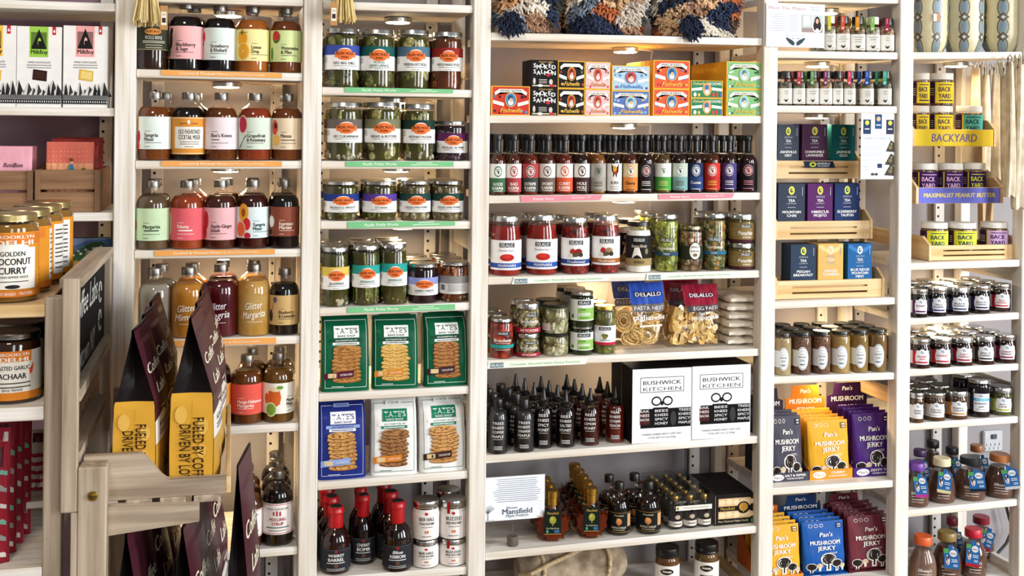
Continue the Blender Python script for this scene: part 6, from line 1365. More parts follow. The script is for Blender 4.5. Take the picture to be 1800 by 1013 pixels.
# ------------------------------------------------------------------ patterned vases
def vase(xl, xr, label, first, tw):
    Y = .075; a, b = un(*px('E1', xl, 200), Y), un(*px('E1', xr, 200), Y); r = (b[0] - a[0]) / 2 * .965; X = (a[0] + b[0]) / 2; z = sz('E1', X)
    H = .24; prof = [(.66, 0), (.70, .004), (.77, .03), (.87, .065), (.95, .12), (1, .2), (1, .8), (.92, .92), (.7, 1)]
    t = thing('patterned_vase', label, 'vase', (X, Y, z + .0002), atan2(-X, 2.5 + Y) + tw, 'patterned vases')
    CE = plastic('cfc5a2', .3)
    mb = MB(); mb.lathe([(q * r, w_ * H) for q, w_ in prof], CE, 40, caps=True); mb.obj('vase_body', t)
    R = lambda zz: interp(prof, zz / H) * r
    mb = MB(); S = cyl(R, 0, H); els = []
    for s in range(6):
        s0 = -pi + s * pi / 3 + .15
        for k in range(5):
            y = .06 + k * .21
            x = s0 / (pi / 2) if abs(s0) <= pi / 2 else math.copysign(1 + (abs(s0) - pi / 2) / 1.2, s0)
            def dia(cx, cy, rx, ry, col, n=4):
                rim = []
                for j in range(n * 4):
                    a_ = 2 * pi * j / (n * 4)
                    if n == 4: m = 1 / (abs(cos(a_)) + abs(sin(a_)))
                    else: m = 1
                    rim.append((cx + rx * m * cos(a_), cy + ry * m * sin(a_)))
                return (rim, col)
            for rim, col in (dia(s0 * r, y, .27 * r, .10, '57574a', 5), dia(s0 * r, y, .225 * r, .085, '97977f', 5), dia(s0 * r, y, .16 * r, .066, '74889a', 5), dia(s0 * r, y + .105, .27 * r, .052, '4a473f'), dia(s0 * r, y + .105, .17 * r, .033, '77736a'), dia(s0 * r, y + .105, .09 * r, .018, 'd8d4c8')):
                els.append((rim, col))
    for i, (rim, col) in enumerate(els):
        l = 6e-4 + (i % 6) * 1.5e-4; n = len(rim); cx, cy = sum(q[0] for q in rim) / n, sum(q[1] for q in rim) / n; m = 4
        vs = [S.pt(cx, min(.985, cy) * H, l)] + [S.pt(cx + (q[0] - cx) * g / m, max(.004, min(.985, cy + (q[1] - cy) * g / m)) * H, l) for g in range(1, m + 1) for q in rim]
        fs = [(0, 1 + j, 1 + (j + 1) % n) for j in range(n)]
        for g in range(m - 1): fs += [(1 + g * n + j, 1 + (g + 1) * n + j, 1 + (g + 1) * n + (j + 1) % n, 1 + g * n + (j + 1) % n) for j in range(n)]
        mb.add(vs, fs, plastic(col, .35))
    mb.obj('glaze_pattern', t)
    if first:
        mb = MB(); mb.box(-.008, .008, -.0012, 0, -.02, .0, paper('c9976a'), 0); draw(mb, flat(-.008, .0, -.0012, -.02, 0), [('R', -1, .05, 1, .95, 'f4efe8')]); o = mb.obj('price_tag', t, (.004, -r - .002, .098)); o['label'] = 'small tan and white price sticker'
vase(90, 318, 'cream vase with blue diamond pattern, left of three', True, .3)
vase(320, 560, 'cream vase with blue diamond pattern, middle of three', False, -.1)
vase(578, 832, 'cream vase with blue diamond pattern, right of three', False, -.1)

# ------------------------------------------------------------------ peanut butter rack
def bky(bg, ink, side='3a2040', v=(.08, .72)):
    return (*v, [('R', -1.1, 0, 1.1, 1, side), ('R', -.45, .0, 1.02, 1, bg), ('R', -.5, 0, -.4, 1, 'e6c83c'), ('T', 'BACK', .3, .66, .22, ink, {'w': 1.05, 'b': .05}), ('T', 'YARD', .3, .34, .22, ink, {'w': 1.05, 'b': .05}), ('R', -.2, .1, .9, .16, ink)] + bars(-.95, -.6, [.7, .6, .5, .4], 'd8d0c0', .03) + bars(-.2, .85, [.88], ink, .04))
PBT = chunks('5a3018', '8a5430', 120); PBC = chunks('8a5a2c', 'b8843c', 120)
TR = [(105, 648, 886, 1003, .11)]
E2p = lambda x, y: ((px('E2', x, y)[0] - 1580) * 3.895, px('E2', x, y)[1] * 3.895)
q1 = E2p(122, 252) + E2p(645, 354); q2 = E2p(205, 628) + E2p(748, 722)
TR += [(q1[0], q1[2], q1[1], q1[3], .07), (q2[0], q2[2], q2[1], q2[3], .03)]
root, res = tray_rack('E3', 'E1', TR, 'three tier pine rack with yellow and blue printed tray fronts', 'peanut_butter_rack', .084, printed=[
    [('R', -1, 0, 1, 1, 'f0d23a'), ('T', 'BACKYARD', 0, .5, .48, '7a6a9a', {'w': 1.15, 'b': .05, 's': .1})],
    [('R', -1, 0, 1, 1, '6a6fc8'), ('T', 'MAXIMALIST PEANUT BUTTER', 0, .52, .27, 'f2dc5a', {'w': 1.75, 'b': .05, 's': .15})], None], ff=.5)
WCAP = plastic('eceae4', .4)
def pbj(k, c, xl, xr, yt, bg, ink, lb, cont=PBT, on=None, **kw):
    return item('E3', c, xl, xr, yt, 'pb', cont, bky(bg, ink, **kw), lb, cap=WCAP, on=on or dict(X=1e9, Y=res[k][1] + .0365, zt=res[k][0]), group='white lidded peanut butter jars')
YE = 'f2d838'
o1 = pbj(0, 'E1', 97, 206, 725, YE, '4a2a5a', 'yellow label peanut butter jar on top tier, left end')
o2 = pbj(0, 'E1', 212, 368, 725, YE, '4a2a5a', 'yellow label peanut butter jar on top tier, beside the left end one')
pbj(0, 'E1', 395, 568, 725, '58b4a0', '22305a', 'turquoise label peanut butter jar on top tier')
pbj(0, 'E1', 103, 212, 500, YE, '4a2a5a', 'yellow label peanut butter jar stacked uppermost at left', on=o1)
pbj(0, 'E1', 217, 373, 500, YE, '4a2a5a', 'yellow label peanut butter jar stacked uppermost at right', on=o2)
pbj(1, 'E2', 88, 245, 95, '3a2060', 'e6b8dc', 'purple label peanut butter jar with pink lettering, middle tier left')
pbj(1, 'E2', 248, 404, 95, '3a2060', 'e6b8dc', 'purple label peanut butter jar with pink lettering, middle of middle tier')
pbj(1, 'E2', 407, 550, 93, '3a2060', 'd8e03c', 'purple label peanut butter jar with yellow green lettering, middle tier', cont=PBC)
pbj(2, 'E2', 142, 308, 466, 'd8e03c', '2a3a5a', 'lime label peanut butter jar on bottom tier, left', cont=PBC)
pbj(2, 'E2', 312, 488, 466, 'd8e03c', '2a3a5a', 'lime label peanut butter jar on bottom tier, middle', cont=PBC)
pbj(2, 'E2', 522, 690, 464, 'dab4e0', '3a2060', 'lilac label peanut butter jar on bottom tier, right', cont=PBC)

# ------------------------------------------------------------------ cloth bags hanging at the right
zt = un(1740, 112, .10)[2]
for k in range(12):
    rnd = random.Random(k + 50)
    u_ = 1716 + k * 8.5; Yk = (.205 + (k % 2) * .03) if u_ < 1768 else -.03 - (k % 2) * .012
    tp, bt = un(u_, 118 + rnd.uniform(-10, 14), Yk), un(u_, 300 + k * 6 + rnd.uniform(-14, 14), Yk)
    L = tp[2] - bt[2]; w_ = .0185; mb = MB(); vs, fs = [], []; NX, NZ = 18, 14
    for j in range(NZ + 1):
        v = j / NZ
        for i in range(NX):
            a_ = 2 * pi * i / NX; spread = .75 + .5 * v ** .7; fold = 1 + .28 * sin(3 * a_ + k + 2 * v)
            vs.append((w_ / 2 * spread * fold * cos(a_) + .006 * sin(2.5 * v + k) * v, .014 * spread * fold * sin(a_), -L * v + .004 * sin(4 * a_ + k) * v))
    for j in range(NZ):
        for i in range(NX): fs.append((j * NX + i, (j + 1) * NX + i, (j + 1) * NX + (i + 1) % NX, j * NX + (i + 1) % NX))
    fs += [tuple(range(NX)), tuple(NZ * NX + i for i in range(NX - 1, -1, -1))]
    t = thing('linen_bag', 'folded beige linen bag hanging at the right, %s from the lamp' % ['first', 'second', 'third', 'fourth', 'fifth', 'sixth', 'seventh', 'eighth', 'ninth', 'tenth', 'eleventh', 'twelfth'][k], 'linen bag', tuple(tp), rnd.uniform(-.3, .3), 'hanging linen bags')
    mb.add(vs, fs, cloth(['ddd0ba', 'cdbfa6', 'e6dac6'][k % 3], ['bfb096', 'b3a48a', 'c9bba2'][k % 3], 35), True); mb.obj('folded_cloth', t)
    mb = MB(); zr = max(.012, sz('E1', min(tp[0], SHELF['E1'][2])) - TH * (1 if Yk > 0 else .5) - .001 - tp[2])
    mb.tube([(-.006, 0, -.01), (-.005, .0, zr * .6), (0, 0, zr), (.005, 0, zr * .6), (.006, 0, -.01)], .0026, cloth('cabda8', 'ad9d84', 35), 6); mb.obj('handle', t)

# ------------------------------------------------------------------ jam jars
JB, JR = liquid('1d0f18', '120910'), liquid('3c0e12', '2a080b')
G = 'berry jam jars'
BJ = '3a2a5a'; RJ = 'c02a3c'
for i, (a, b, yt, yb, n1, n2, col, cont, d) in enumerate(((75, 185, 92, 292, 'BLACKBERRY', None, '5a2a5a', JB, 'purple edged label, left end'), (182, 308, 82, 281, 'WILD', 'BLUEBERRY', '3a3a7a', JB, 'violet edged label, second from left end'), (304, 450, 76, 272, 'BLACK', 'RASPBERRY', '2a3a6a', JB, 'navy edged label, middle one'), (447, 582, 68, 263, 'BLACK', 'CURRANT', '33275a', JB, 'indigo edged label, beside the red one'), (580, 711, 58, 251, 'RED', 'RASPBERRY', RJ, JR, 'red edged label, right end'))):
    item('E4', 'E3', a, b, yt, 'jam', cont, jm(n1, col, n2, ink=col), 'jam jar in upper row with ' + d, yb=yb, rows=2, group=G, bx=-.002)
for i, (a, b, yt, yb, n1, n2, col, cont, d) in enumerate(((75, 200, 405, 615, 'STRAWBERRY', 'JAM', RJ, JR, 'red edged label, left end'), (198, 335, 398, 608, 'STRAWBERRY', None, 'd0303c', JR, 'red edged label, second from left end'), (332, 472, 392, 598, 'TART', 'CHERRY', 'a82038', JR, 'crimson edged label, middle one'), (470, 610, 384, 590, 'SPICY', 'CHERRY', '3a3238', JR, 'charcoal edged label'), (608, 744, 376, 580, 'CHERRY', 'RASPBERRY', '8a1f4a', JR, 'wine edged label, right end'))):
    item('E5', 'E3', a, b, yt, 'jam', cont, jm(n1, col, n2, ink=col), 'jam jar in lower row with ' + d, yb=yb, rows=2, group=G, bx=-.003)
def blacktopjar(t, r, h): MBlathe(LASTCAP, 'lid_top', [(.90 * r, h + .0001), (.88 * r, h + .0012)], plastic('191a1b'))
CARM = liquid('6f4a28', '54361c')
for a, b, yt, yb, n1, n2, col, cont, d in ((67, 160, 748, 960, 'BOURBON', 'CARAMEL', 'e6e0da', CARM, 'white label, left end'), (160, 297, 740, 950, 'SALTED', 'CARAMEL', 'd8d0ca', CARM, 'white label, second from left end'), (297, 440, 728, 940, 'MAPLE', 'CREAM', 'c98a3c', CARM, 'ochre edged label'), (580, 722, 706, 915, 'KEY', 'LIME', 'a8b83c', liquid('6a6a34', '4f4f24'), 'lime edged label, right end')):
    item('E6', 'E3', a, b, yt, 'jam', cont, jm(n1, col, n2, ink='5a544e'), 'caramel jar with ' + d, yb=yb, rows=2, group='caramel jars', name='caramel_jar', extra=blacktopjar, bx=-.003)
item('E6', 'E3', 438, 580, 658, 'jar', JB, (.14, .68, [('R', -1.1, .1, -.72, .9, 'e6e6ea'), ('R', -.7, .1, -.45, .9, '2a2a4a'), ('R', -.4, .05, .85, .95, 'f2f3f5'), ('R', -.4, .58, .85, .72, '4ab8dc'), ('T', 'BLUEBERRY', .22, .65, .06, 'f2f3f5', {'w': .9}), ('T', 'BLUEBERRY', .22, .46, .09, '3a4a7a', {'w': 1.05, 'b': .02}), ('T', 'JAM', .22, .3, .1, '3a4a7a', {'b': .02}), ('E', .2, .84, .2, .07, '9fb4c9')] + bars(-.2, .6, [.16], '8a8a94', .03)), 'large blueberry jar with bright blue band', yb=926, rows=1, group=None, name='blueberry_jar')

# ------------------------------------------------------------------ hot cocoa bottles
CO = liquid('7a5645', '5f4234'); CO2 = liquid('a58672', '8a6a58')
def hang(col, dx=.35, ang=-8, low=None):
    def f(t, r, h):
        mb = MB(); W, H = r * .95, h * .46
        mb.box(-W / 2, W / 2, -.0007, .0007, -H, 0, paper('2f6fb4'), 0)
        mb.box(-W * .15, W * .15, -.0007, .0007, 0, H * .16, paper('2f6fb4'), 0)
        draw(mb, flat(-W / 2, W / 2, -.0007, -H, 0), [('R', -1, .0, 1, .14, col), ('R', -1, .8, -.3, 1, '5aa860'), ('E', .3, .8, .5, .15, 'f2f4f6'), ('T', "silloway's", .3, .8, .09, '2a4a7a', {'w': .75, 's': .2}), ('E', -.5, .5, .28, .22, 'f0f0f0'), ('E', -.62, .56, .1, .12, '1d1d22'), ('E', -.38, .62, .1, .09, '1d1d22'), ('E', -.5, .38, .13, .08, 'e0a8a0')] + bars(.0, .8, [.52, .44], 'e6eef6', .04) + bars(.2, .8, [.3, .24], 'e6eef6', .03))
        o = mb.obj('hang_tag', t, (dx * r, -r * .93 - .002, h * .74)); o.rotation_euler = (radians(-9), radians(ang), 0); o['label'] = 'blue hang tag with a cow'
    return f
ck = (.08, .40, [('T', "Silloway's", .15, .82, .2, 'f0ebe4', {'w': 1.0, 's': .25, 'b': .04}), ('R', -.3, .55, .6, .59, 'f0ebe4'), ('R', -.25, .35, .55, .39, 'f0ebe4'), ('T', 'Hot Cocoa', .15, .2, .1, 'f0ebe4', {'w': .8})])
G = 'hot cocoa bottles'
def coc(sh, xl, xr, yt, yb, capc, tagc, label, cont=CO, tag_=True, dx=.3, ang=-8, **k):
    return item(sh, 'E4', xl, xr, yt, 'milk', cont, ck, label, cap=plastic(capc, .35), yb=yb, group=G, extra=hang(tagc, dx, ang) if tag_ else None, **k)
coc('E7', 30, 198, 246, 575, '6a3a94', 'c83a9a', 'cocoa bottle with violet cap, front row left', dx=.25)
coc('E7', 195, 368, 216, 550, 'e9dcb4', 'e6d9a0', 'cocoa bottle with cream cap, front row', dx=.25, ang=4)
coc('E7', 365, 565, 206, 535, '1d2228', '1d2a38', 'cocoa bottle with black cap, front row', dx=.35)
coc('E7', 560, 755, 188, 518, 'b0703c', 'd8dce0', 'cocoa bottle with copper cap, front row right', dx=.55, ang=-14)
coc('E7', 75, 200, 170, 455, '3f2a58', '3f2a58', 'cocoa bottle with dark purple cap, back row')
coc('E7', 160, 285, 112, 405, '17191c', '2a6a4a', 'cocoa bottle with black cap, rear left', tag_=False)
coc('E7', 285, 410, 156, 440, '1d1f22', '2a4a7a', 'cocoa bottle with black cap, back row middle', dx=.4)
coc('E7', 445, 570, 140, 425, 'a5683a', '2a4a7a', 'cocoa bottle with copper cap, back row', dx=.6)
coc('E8', 70, 248, 718, 1090, 'e0602c', '5a4a40', 'pale cocoa bottle with orange cap, bottom shelf', cont=CO2, tag_=False)
coc('E8', 222, 408, 690, 1068, '8a7440', '6a5a4a', 'cocoa bottle with olive cap, bottom shelf', dx=.25, ang=-4)
coc('E8', 402, 572, 672, 1040, 'c01f34', 'c02a34', 'cocoa bottle with bright red cap, bottom shelf', dx=.0, ang=2)
coc('E8', 292, 405, 612, 930, '7a1a2a', '2a4a6a', 'cocoa bottle with maroon cap, bottom shelf back row', dx=.5)
coc('E8', 455, 620, 595, 915, '8a1f30', 'a82a4a', 'cocoa bottle with maroon cap, bottom shelf back row right', dx=.6, ang=16)
# power outlet on the back wall
a, b = un(*px('E4', 545, 200), .295), un(*px('E4', 668, 200), .295); H = un(*px('E4', 600, 62), .295)[2] - a[2]; W = b[0] - a[0]
t = thing('power_outlet', 'grey power outlet on the wall behind the cocoa bottles', 'outlet', ((a[0] + b[0]) / 2, .297, a[2]))
mb = MB(); mb.box(-W / 2, W / 2, -.009, .003, 0, H, plastic('b9bcc0', .4), .003)
draw(mb, flat(-W / 2, W / 2, -.009, 0, H), [('R', -.9 + x * .45, .1 + y * .4, -.85 + x * .45, .22 + y * .4, '33363a') for x in range(4) for y in range(1)] + [('R', -.78 + x * .45, .28, -.73 + x * .45, .4, '33363a') for x in range(4)]); mb.obj('cover', t)
mb = MB(); mb.box(-.008, .008, -.014, -.009, H * .62, H * .84, plastic('4a4d52'), .001); mb.obj('switch', t)
mb = MB(); mb.tube([tuple(un(*px('E4', x, y), .27)) for x, y in ((700, 560), (720, 640), (735, 720), (700, 800), (640, 870))], .004, plastic('17181a'), 8)
o = mb.obj('black_cable', None); tag(o, 'black cable hanging at the right behind the cocoa bottles', 'cable')

# ------------------------------------------------------------------ far left bay: chocolate and sweets
def choc(bg, pic, sq, seed):
    els = [('R', -1, 0, 1, 1, 'efedea'), ('R', -.45, .62, .4, 1, bg), ('R', -.38, .72, .33, .93, sc2(bg)), ('G', [(-.38, .72), (-.02, .97), (.33, .72)], '1c1c1a'), ('E', 0, .80, .08, .06, bg), ('R', -.06, .74, .08, .82, '1c1c1a'),
        ('T', 'MilkBoy', 0, .685, .05, '1c1c1a', {'w': .74, 'b': .04}), ('R', .58, .9, .74, 1, 'c8242c'), ('R', .64, .925, .68, .965, 'f2f0ee'), ('R', .61, .935, .71, .95, 'f2f0ee'), ('T', 'SWISS CHOCOLATE', 0, .555, .022, '4a4644', {'w': 1.0, 'b': .02})] + bars(-.55, .55, [.52, .49], '8a8684', .01)
    els += [('G', [(-.3, .34), (-.26, .47), (.36, .45), (.34, .32)], pic), ('G', [(-.22, .36), (-.19, .45), (.3, .435), (.28, .34)], sq)]
    r = random.Random(seed)
    for k in range(9):
        x = -.9 + k * .22; w_ = r.uniform(.14, .3); y = r.uniform(.2, .34); els += [('G', [(x - w_, .14), (x, y), (x + w_, .14)], 'd8d6d2'), ('G', [(x - w_ * .3, .14), (x, y), (x + w_, .14)], '3a3a3c')]
    for x in (-.85, .45, .62, .85): els += [('G', [(x - .1, .12), (x, .3), (x + .1, .12)], '222322')]
    els += [('R', -1, .1, 1, .15, '6a6a68'), ('R', -1, .045, 1, .095, '1d2022')] + [('R', -.96 + k * .1, .06, -.92 + k * .1, .08, 'efedea') for k in range(20)]
    return els
for xl, xr, yt, q, lb in ((-205, 108, 172, ('f0c040', 'e8c05a', 'd89a3a', 1), 'white chocolate box with yellow panel, cut by the left edge'), (112, 418, 182, ('9ccc50', '2a1712', '3d231a', 2), 'white chocolate box with green panel'), (430, 734, 178, ('edaaa8', 'd9b04a', 'ecd080', 3), 'white chocolate box with pink panel')):
    carton('L1', 'L1', xl, xr, yt, 731, .045, 'e9e7e4', choc(*q), lb, rows=1, name='chocolate_box', cat='chocolate box', group='boxes of chocolate', rowlab='box %s behind the ')
def crate(xl, xr, yt, yb, label, Y=.03):
    a, b = un(*px('L2', xl, yb), Y), un(*px('L2', xr, yb), Y); W = b[0] - a[0]; X = (a[0] + b[0]) / 2; z = sz('L2', X) + .0003; H = un(*px('L2', (xl + xr) / 2, yt), Y)[2] - z
    t = thing('wooden_crate', label, 'crate', (X, Y, z), 0, 'brown wooden crates'); D = .2
    for nm, q in (('front_slat', (-W / 2, W / 2, .0, .007, 0, H * .47)), ('front_slat', (-W / 2, W / 2, 0, .007, H * .53, H)), ('side_board', (-W / 2, -W / 2 + .007, .007, D - .007, 0, H)), ('side_board', (W / 2 - .007, W / 2, .007, D - .007, 0, H)), ('back_board', (-W / 2, W / 2, D - .007, D, 0, H)), ('floor_board', (-W / 2 + .007, W / 2 - .007, .007, D - .007, 0, .006)), ('corner_batten', (-W / 2, -W / 2 + .011, -.005, 0, 0, H)), ('corner_batten', (W / 2 - .011, W / 2, -.005, 0, 0, H))):
        mb = MB(); mb.box(*q, crate_wood('x' if 'slat' in nm or 'back' in nm else 'y' if 'side' in nm or 'floor' in nm else 'z'), .001); mb.obj(nm, t)
    return X, Y, z + .0065, W, H
X, Y, z, W, H = crate(-175, 172, 240, 398, 'brown slatted crate cut by the left edge')
def pouch(x, y, z, w_, h, col, label, els, t=.018, rz=0, group='pink sweet pouches', name='sweet_pouch', cat='pouch', lean=.01):
    p = thing(name, label, cat, (x, y, z), rz, group)
    mb, S = bag_mesh(w_, h, t, foil(col), top=.3, n=2.6, wrinkle=.0012, bot=.05, lean=lean, topw=.002); mb.obj('pouch', p)
    mb = MB(); draw(mb, S, els, foil); mb.obj('printed_front', p); return p
hp = un(*px('L2', 90, 112), Y + .03)[2] - z
pouch(X + .004, Y + .03, z, W * .82, hp, 'e9a9b8', 'pale pink pouch with dark script in the left crate', [('T', 'BonBon', .3, .70, .07, '4a2a3a', {'w': .75, 's': .3, 'b': .02}), ('E', .75, .5, .1, .03, '4a9ab8')] + bars(-.2, .6, [.52], '8a5a6a', .01))
pouch(X + .006, Y + .075, z, W * .82, hp * 1.0, 'd98a98', 'deeper pink pouch behind the pale pink pouch', [('R', -.5, .6, .5, .62, 'f0d0d4')])
X, Y, z, W, H = crate(182, 524, 234, 405, 'brown slatted crate with salmon pouches')
hp = un(*px('L2', 370, 88), Y + .03)[2] - z
dots = [('E', -.85 + (k % 12) * .155, .5 + .07 * (k // 12), .02, .007, 'f0b8a8') for k in range(72)]
pouch(X, Y + .03, z, W * .74, hp, 'd9705f', 'salmon dotted pouch with a small figure in the right crate', [('R', -.98, .0, .98, .68, 'e09a72')] + dots + [('G', [(-.12, .52), (.0, .66), (.14, .66), (.28, .52)], '3a7a9a'), ('E', .08, .7, .08, .03, 'e6b090'), ('E', .08, .73, .1, .03, '8a4a2a'), ('E', .6, .56, .12, .05, '5a6a2a')])
pouch(X + .004, Y + .075, z, W * .76, hp * 1.04, 'b8483f', 'red salmon pouch standing behind the dotted pouch', [('R', -.8, .9, .8, .92, 'd98a78')])
pouch(X + .008, Y + .12, z, W * .76, hp * 1.06, 'a84038', 'dark red pouch at the back of the right crate', [('R', -.8, .9, .8, .92, 'd98a78')])
# picture of a landscape below the crates
a, b = un(*px('L2', 210, 830), .1), un(*px('L2', 588, 830), .1); W = b[0] - a[0]; H = un(*px('L2', 460, 592), .1)[2] - a[2]
mb = MB(); mb.box(-W / 2, W / 2, 0, .022, 0, H, paper('3a5a34'), .001)
draw(mb, flat(-W / 2, W / 2, 0, 0, H), [('R', -1, 0, 1, .55, '2f4a26'), ('R', -1, .5, 1, 1, '8a9ac0'), ('G', [(-1, .62), (-.2, .78), (.3, .95), (1, .98), (1, .5), (-1, .5)], '5a74a8'), ('G', [(-1, .55), (-.3, .6), (.4, .9), (.7, .92), (1, .7), (1, .4), (-1, .4)], '3a5a3a'), ('G', [(-.6, .42), (0, .5), (.35, .42), (.1, .35), (-.5, .34)], 'b08a3c')] + [('E', -.1 + .07 * k, .62 + .03 * ((k * 5) % 7), .04, .025, ['e6e2ea', '6a8a4a', 'c9b8d0'][k % 3]) for k in range(14)] + [('T', 'OUR', -.05, .26, .07, 'd9d060', {'w': .4, 'b': .04}), ('T', 'FLO', -.05, .12, .07, 'd9d060', {'w': .4, 'b': .04})])
o = mb.obj('landscape_box', None, ((a[0] + b[0]) / 2, .1, a[2])); tag(o, 'boxed landscape picture with green hills standing under the crates', 'picture box')
zz = a[2]
mb = MB(); mb.box(-.4, .4, .05, .25, -TH, 0, wwood('x'), .001); o = mb.obj('shelf_board', None, (BAYS['L'][1] - .402, 0, zz - .0002)); tag(o, 'whitewashed shelf board under the landscape picture', 'shelf', 'whitewashed shelf boards')

# ------------------------------------------------------------------ the free-standing unit at the left front
YU = -.56
def U(u, v, Y=YU): return un(u, v, Y)
unit = thing('display_unit', 'weathered grey wood display unit at the left front with chalkboard side', 'display unit', (U(94, 900)[0], YU, 0))
ux = unit.location.x
xa, xb = U(77, 700)[0] - ux, U(110, 700)[0] - ux; zt = U(94, 524)[2]
mb = MB(); mb.box(xa, xb, 0, .035, 0, zt, gwood('z'), .002); mb.obj('front_post', unit)
xs0, xs1 = U(107, 700, YU - .02)[0] - ux, U(137, 700, YU - .02)[0] - ux
XS = xs1 - .002                                             # outer plane of the unit's right side
zl0, zl1 = U(120, 903, YU - .02)[2], U(120, 491, YU - .02)[2]
mb = MB(); mb.box(xs0, xs1, -.02, -.0005, zl0, zl1, gwood('z'), .002); mb.obj('board_stile', unit)
DB = .50                                                    # depth of the side
def side(u0, v0, v1, ub, vb0, vb1, name, mat, x0, x1, yb=DB):
    z00, z01 = U(u0, v0)[2], U(u0, v1)[2]; z10, z11 = U(ub, vb0, YU + yb)[2], U(ub, vb1, YU + yb)[2]
    mb = MB(); vs = [(x, y, z) for x in (x0, x1) for y, z in ((0, z00), (yb, z10), (yb, z11), (0, z01))]
    mb.add(vs, [(0, 1, 2, 3), (7, 6, 5, 4), (0, 4, 5, 1), (1, 5, 6, 2), (2, 6, 7, 3), (3, 7, 4, 0)], mat); return mb, (z00, z01, z10, z11)
mb, q1 = side(138, 505, 490, 212, 446, 434, 'top', gwood('y'), XS - .03, XS + .004); mb.obj('top_rail', unit)
mb, q2 = side(138, 706, 684, 212, 602, 588, 'mid', gwood('y'), XS - .02, XS + .004); mb.obj('middle_rail', unit)
mb, q3 = side(138, 684, 505, 212, 588, 446, 'panel', paper('1c1b1c', .7), XS - .02, XS - .012)
CH = 'e9e7e2'
def chalk(y0, z0, hgt, t, wy, slope):
    vs, fs = glyphs(t, .0, .22); g = vs.copy(); g[:, 0] -= g[:, 0].min(); kx = wy / g[:, 0].max(); cap = glyphs('H', 0, 0)[0][:, 1].max()
    mb.add([(XS - .0116, y0 + a_ * kx, z0 + b_ / cap * hgt + slope * a_ * kx) for a_, b_ in g], fs, paper(CH))
zA = (q3[0] + q3[1]) / 2
slp = ((q3[2] + q3[3]) - (q3[0] + q3[1])) / 2 / DB
chalk(.04, zA + .012, .045, 'Coffee Labs', .33, slp)
chalk(.02, zA - .075, .04, 'Tarrytown NY', .32, slp)
cb_ = mb.obj('chalkboard', unit); mb = MB()
for k in range(2):
    mb.tube([(XS - .0115, .415 + .022 * cos(a_), q3[2] + .10 - k * .055 + .02 * sin(a_)) for a_ in np.linspace(0, 5.5, 14)], .0012, paper(CH), 5)
mb.obj('chalk_drawing', cb_)
mb, q4 = side(138, 812, 794, 192, 706, 692, 'low', gwood('y'), XS - .02, XS + .004, .42); mb.obj('lower_rail', unit)
mb, q5 = side(138, 794, 706, 205, 692, 602, 'pegboard', gwood('y'), XS - .02, XS - .014, .44)
for j in range(2):
    for i in range(9):
        y = .03 + i * .048; f = y / .44; z = (q5[0] + (q5[2] - q5[0]) * f) * (1 - (.3 + .4 * j)) + (q5[1] + (q5[3] - q5[1]) * f) * (.3 + .4 * j)
        mb.add([(XS - .0138, y + .0045 * cos(a_), z + .0045 * sin(a_)) for a_ in np.linspace(0, 2 * pi, 12, endpoint=False)], [tuple(range(12))], HOLE)
mb.obj('peg_panel', unit)
mb = MB(); mb.box(XS - .05, XS, DB, DB + .03, 0, q1[2] + .004, gwood('z'), .002); mb.obj('rear_post', unit)
# crate bracket post with brass screw
x0, x1 = U(124, 900, YU - .02)[0] - ux, U(187, 900, YU - .02)[0] - ux
zt2 = U(150, 823, YU - .02)[2]
mb = MB(); mb.box(xs1 + .0006 - (xs1 - x0) if False else x0 if x0 > xs1 else xs1 + .0005, x1, -.02, .02, 0, zt2, gwood('z'), .002)
mb.box(x0, xs1 + .0003, -.0195, -.0005, 0, zl0 - .0005, gwood('z'), .001); bp_ = mb.obj('bracket_post', unit)
s_ = U(163, 872, YU - .02)
mb = MB(); mb.lathe([(.0075, -.0005), (.0078, -.002), (.006, -.0042), (0, -.005)], metal('b8923a', .3), 20, axis='y', off=(s_[0] - ux, -.02, s_[2]), caps=False)
mb.box(s_[0] - ux - .005, s_[0] - ux + .005, -.0252, -.0246, s_[2] - .0007, s_[2] + .0007, HOLE, 0); o = mb.obj('screw', bp_); o['label'] = 'brass screw head'
x2 = U(350, 920, YU)[0] - ux
za, zb, zc, zd = U(187, 892, YU)[2], U(350, 888, YU)[2], U(350, 917, YU)[2], U(187, 943, YU)[2]
mb = MB(); mb.prism([(x1 + .0004, zd), (x2, zc), (x2, zb), (x1 + .0004, za)], -.0, .02, gwood('x')); mb.obj('bracket_rail', unit)
# shelves of the unit facing the camera
def unit_shelf(v_top, v_bot, name='unit_shelf_board', ext=.4):
    z1, z0 = U(40, v_top)[2], U(40, v_bot)[2]; mb = MB(); mb.box(xa - .42, xa - .0005, .0, ext, z0, z1, pine('x') if v_top < 600 else wwood('x'), .0015); mb.obj('shelf', unit); return z1
z1 = unit_shelf(537, 559); z2 = unit_shelf(717, 741); z3 = unit_shelf(1000, 1030)
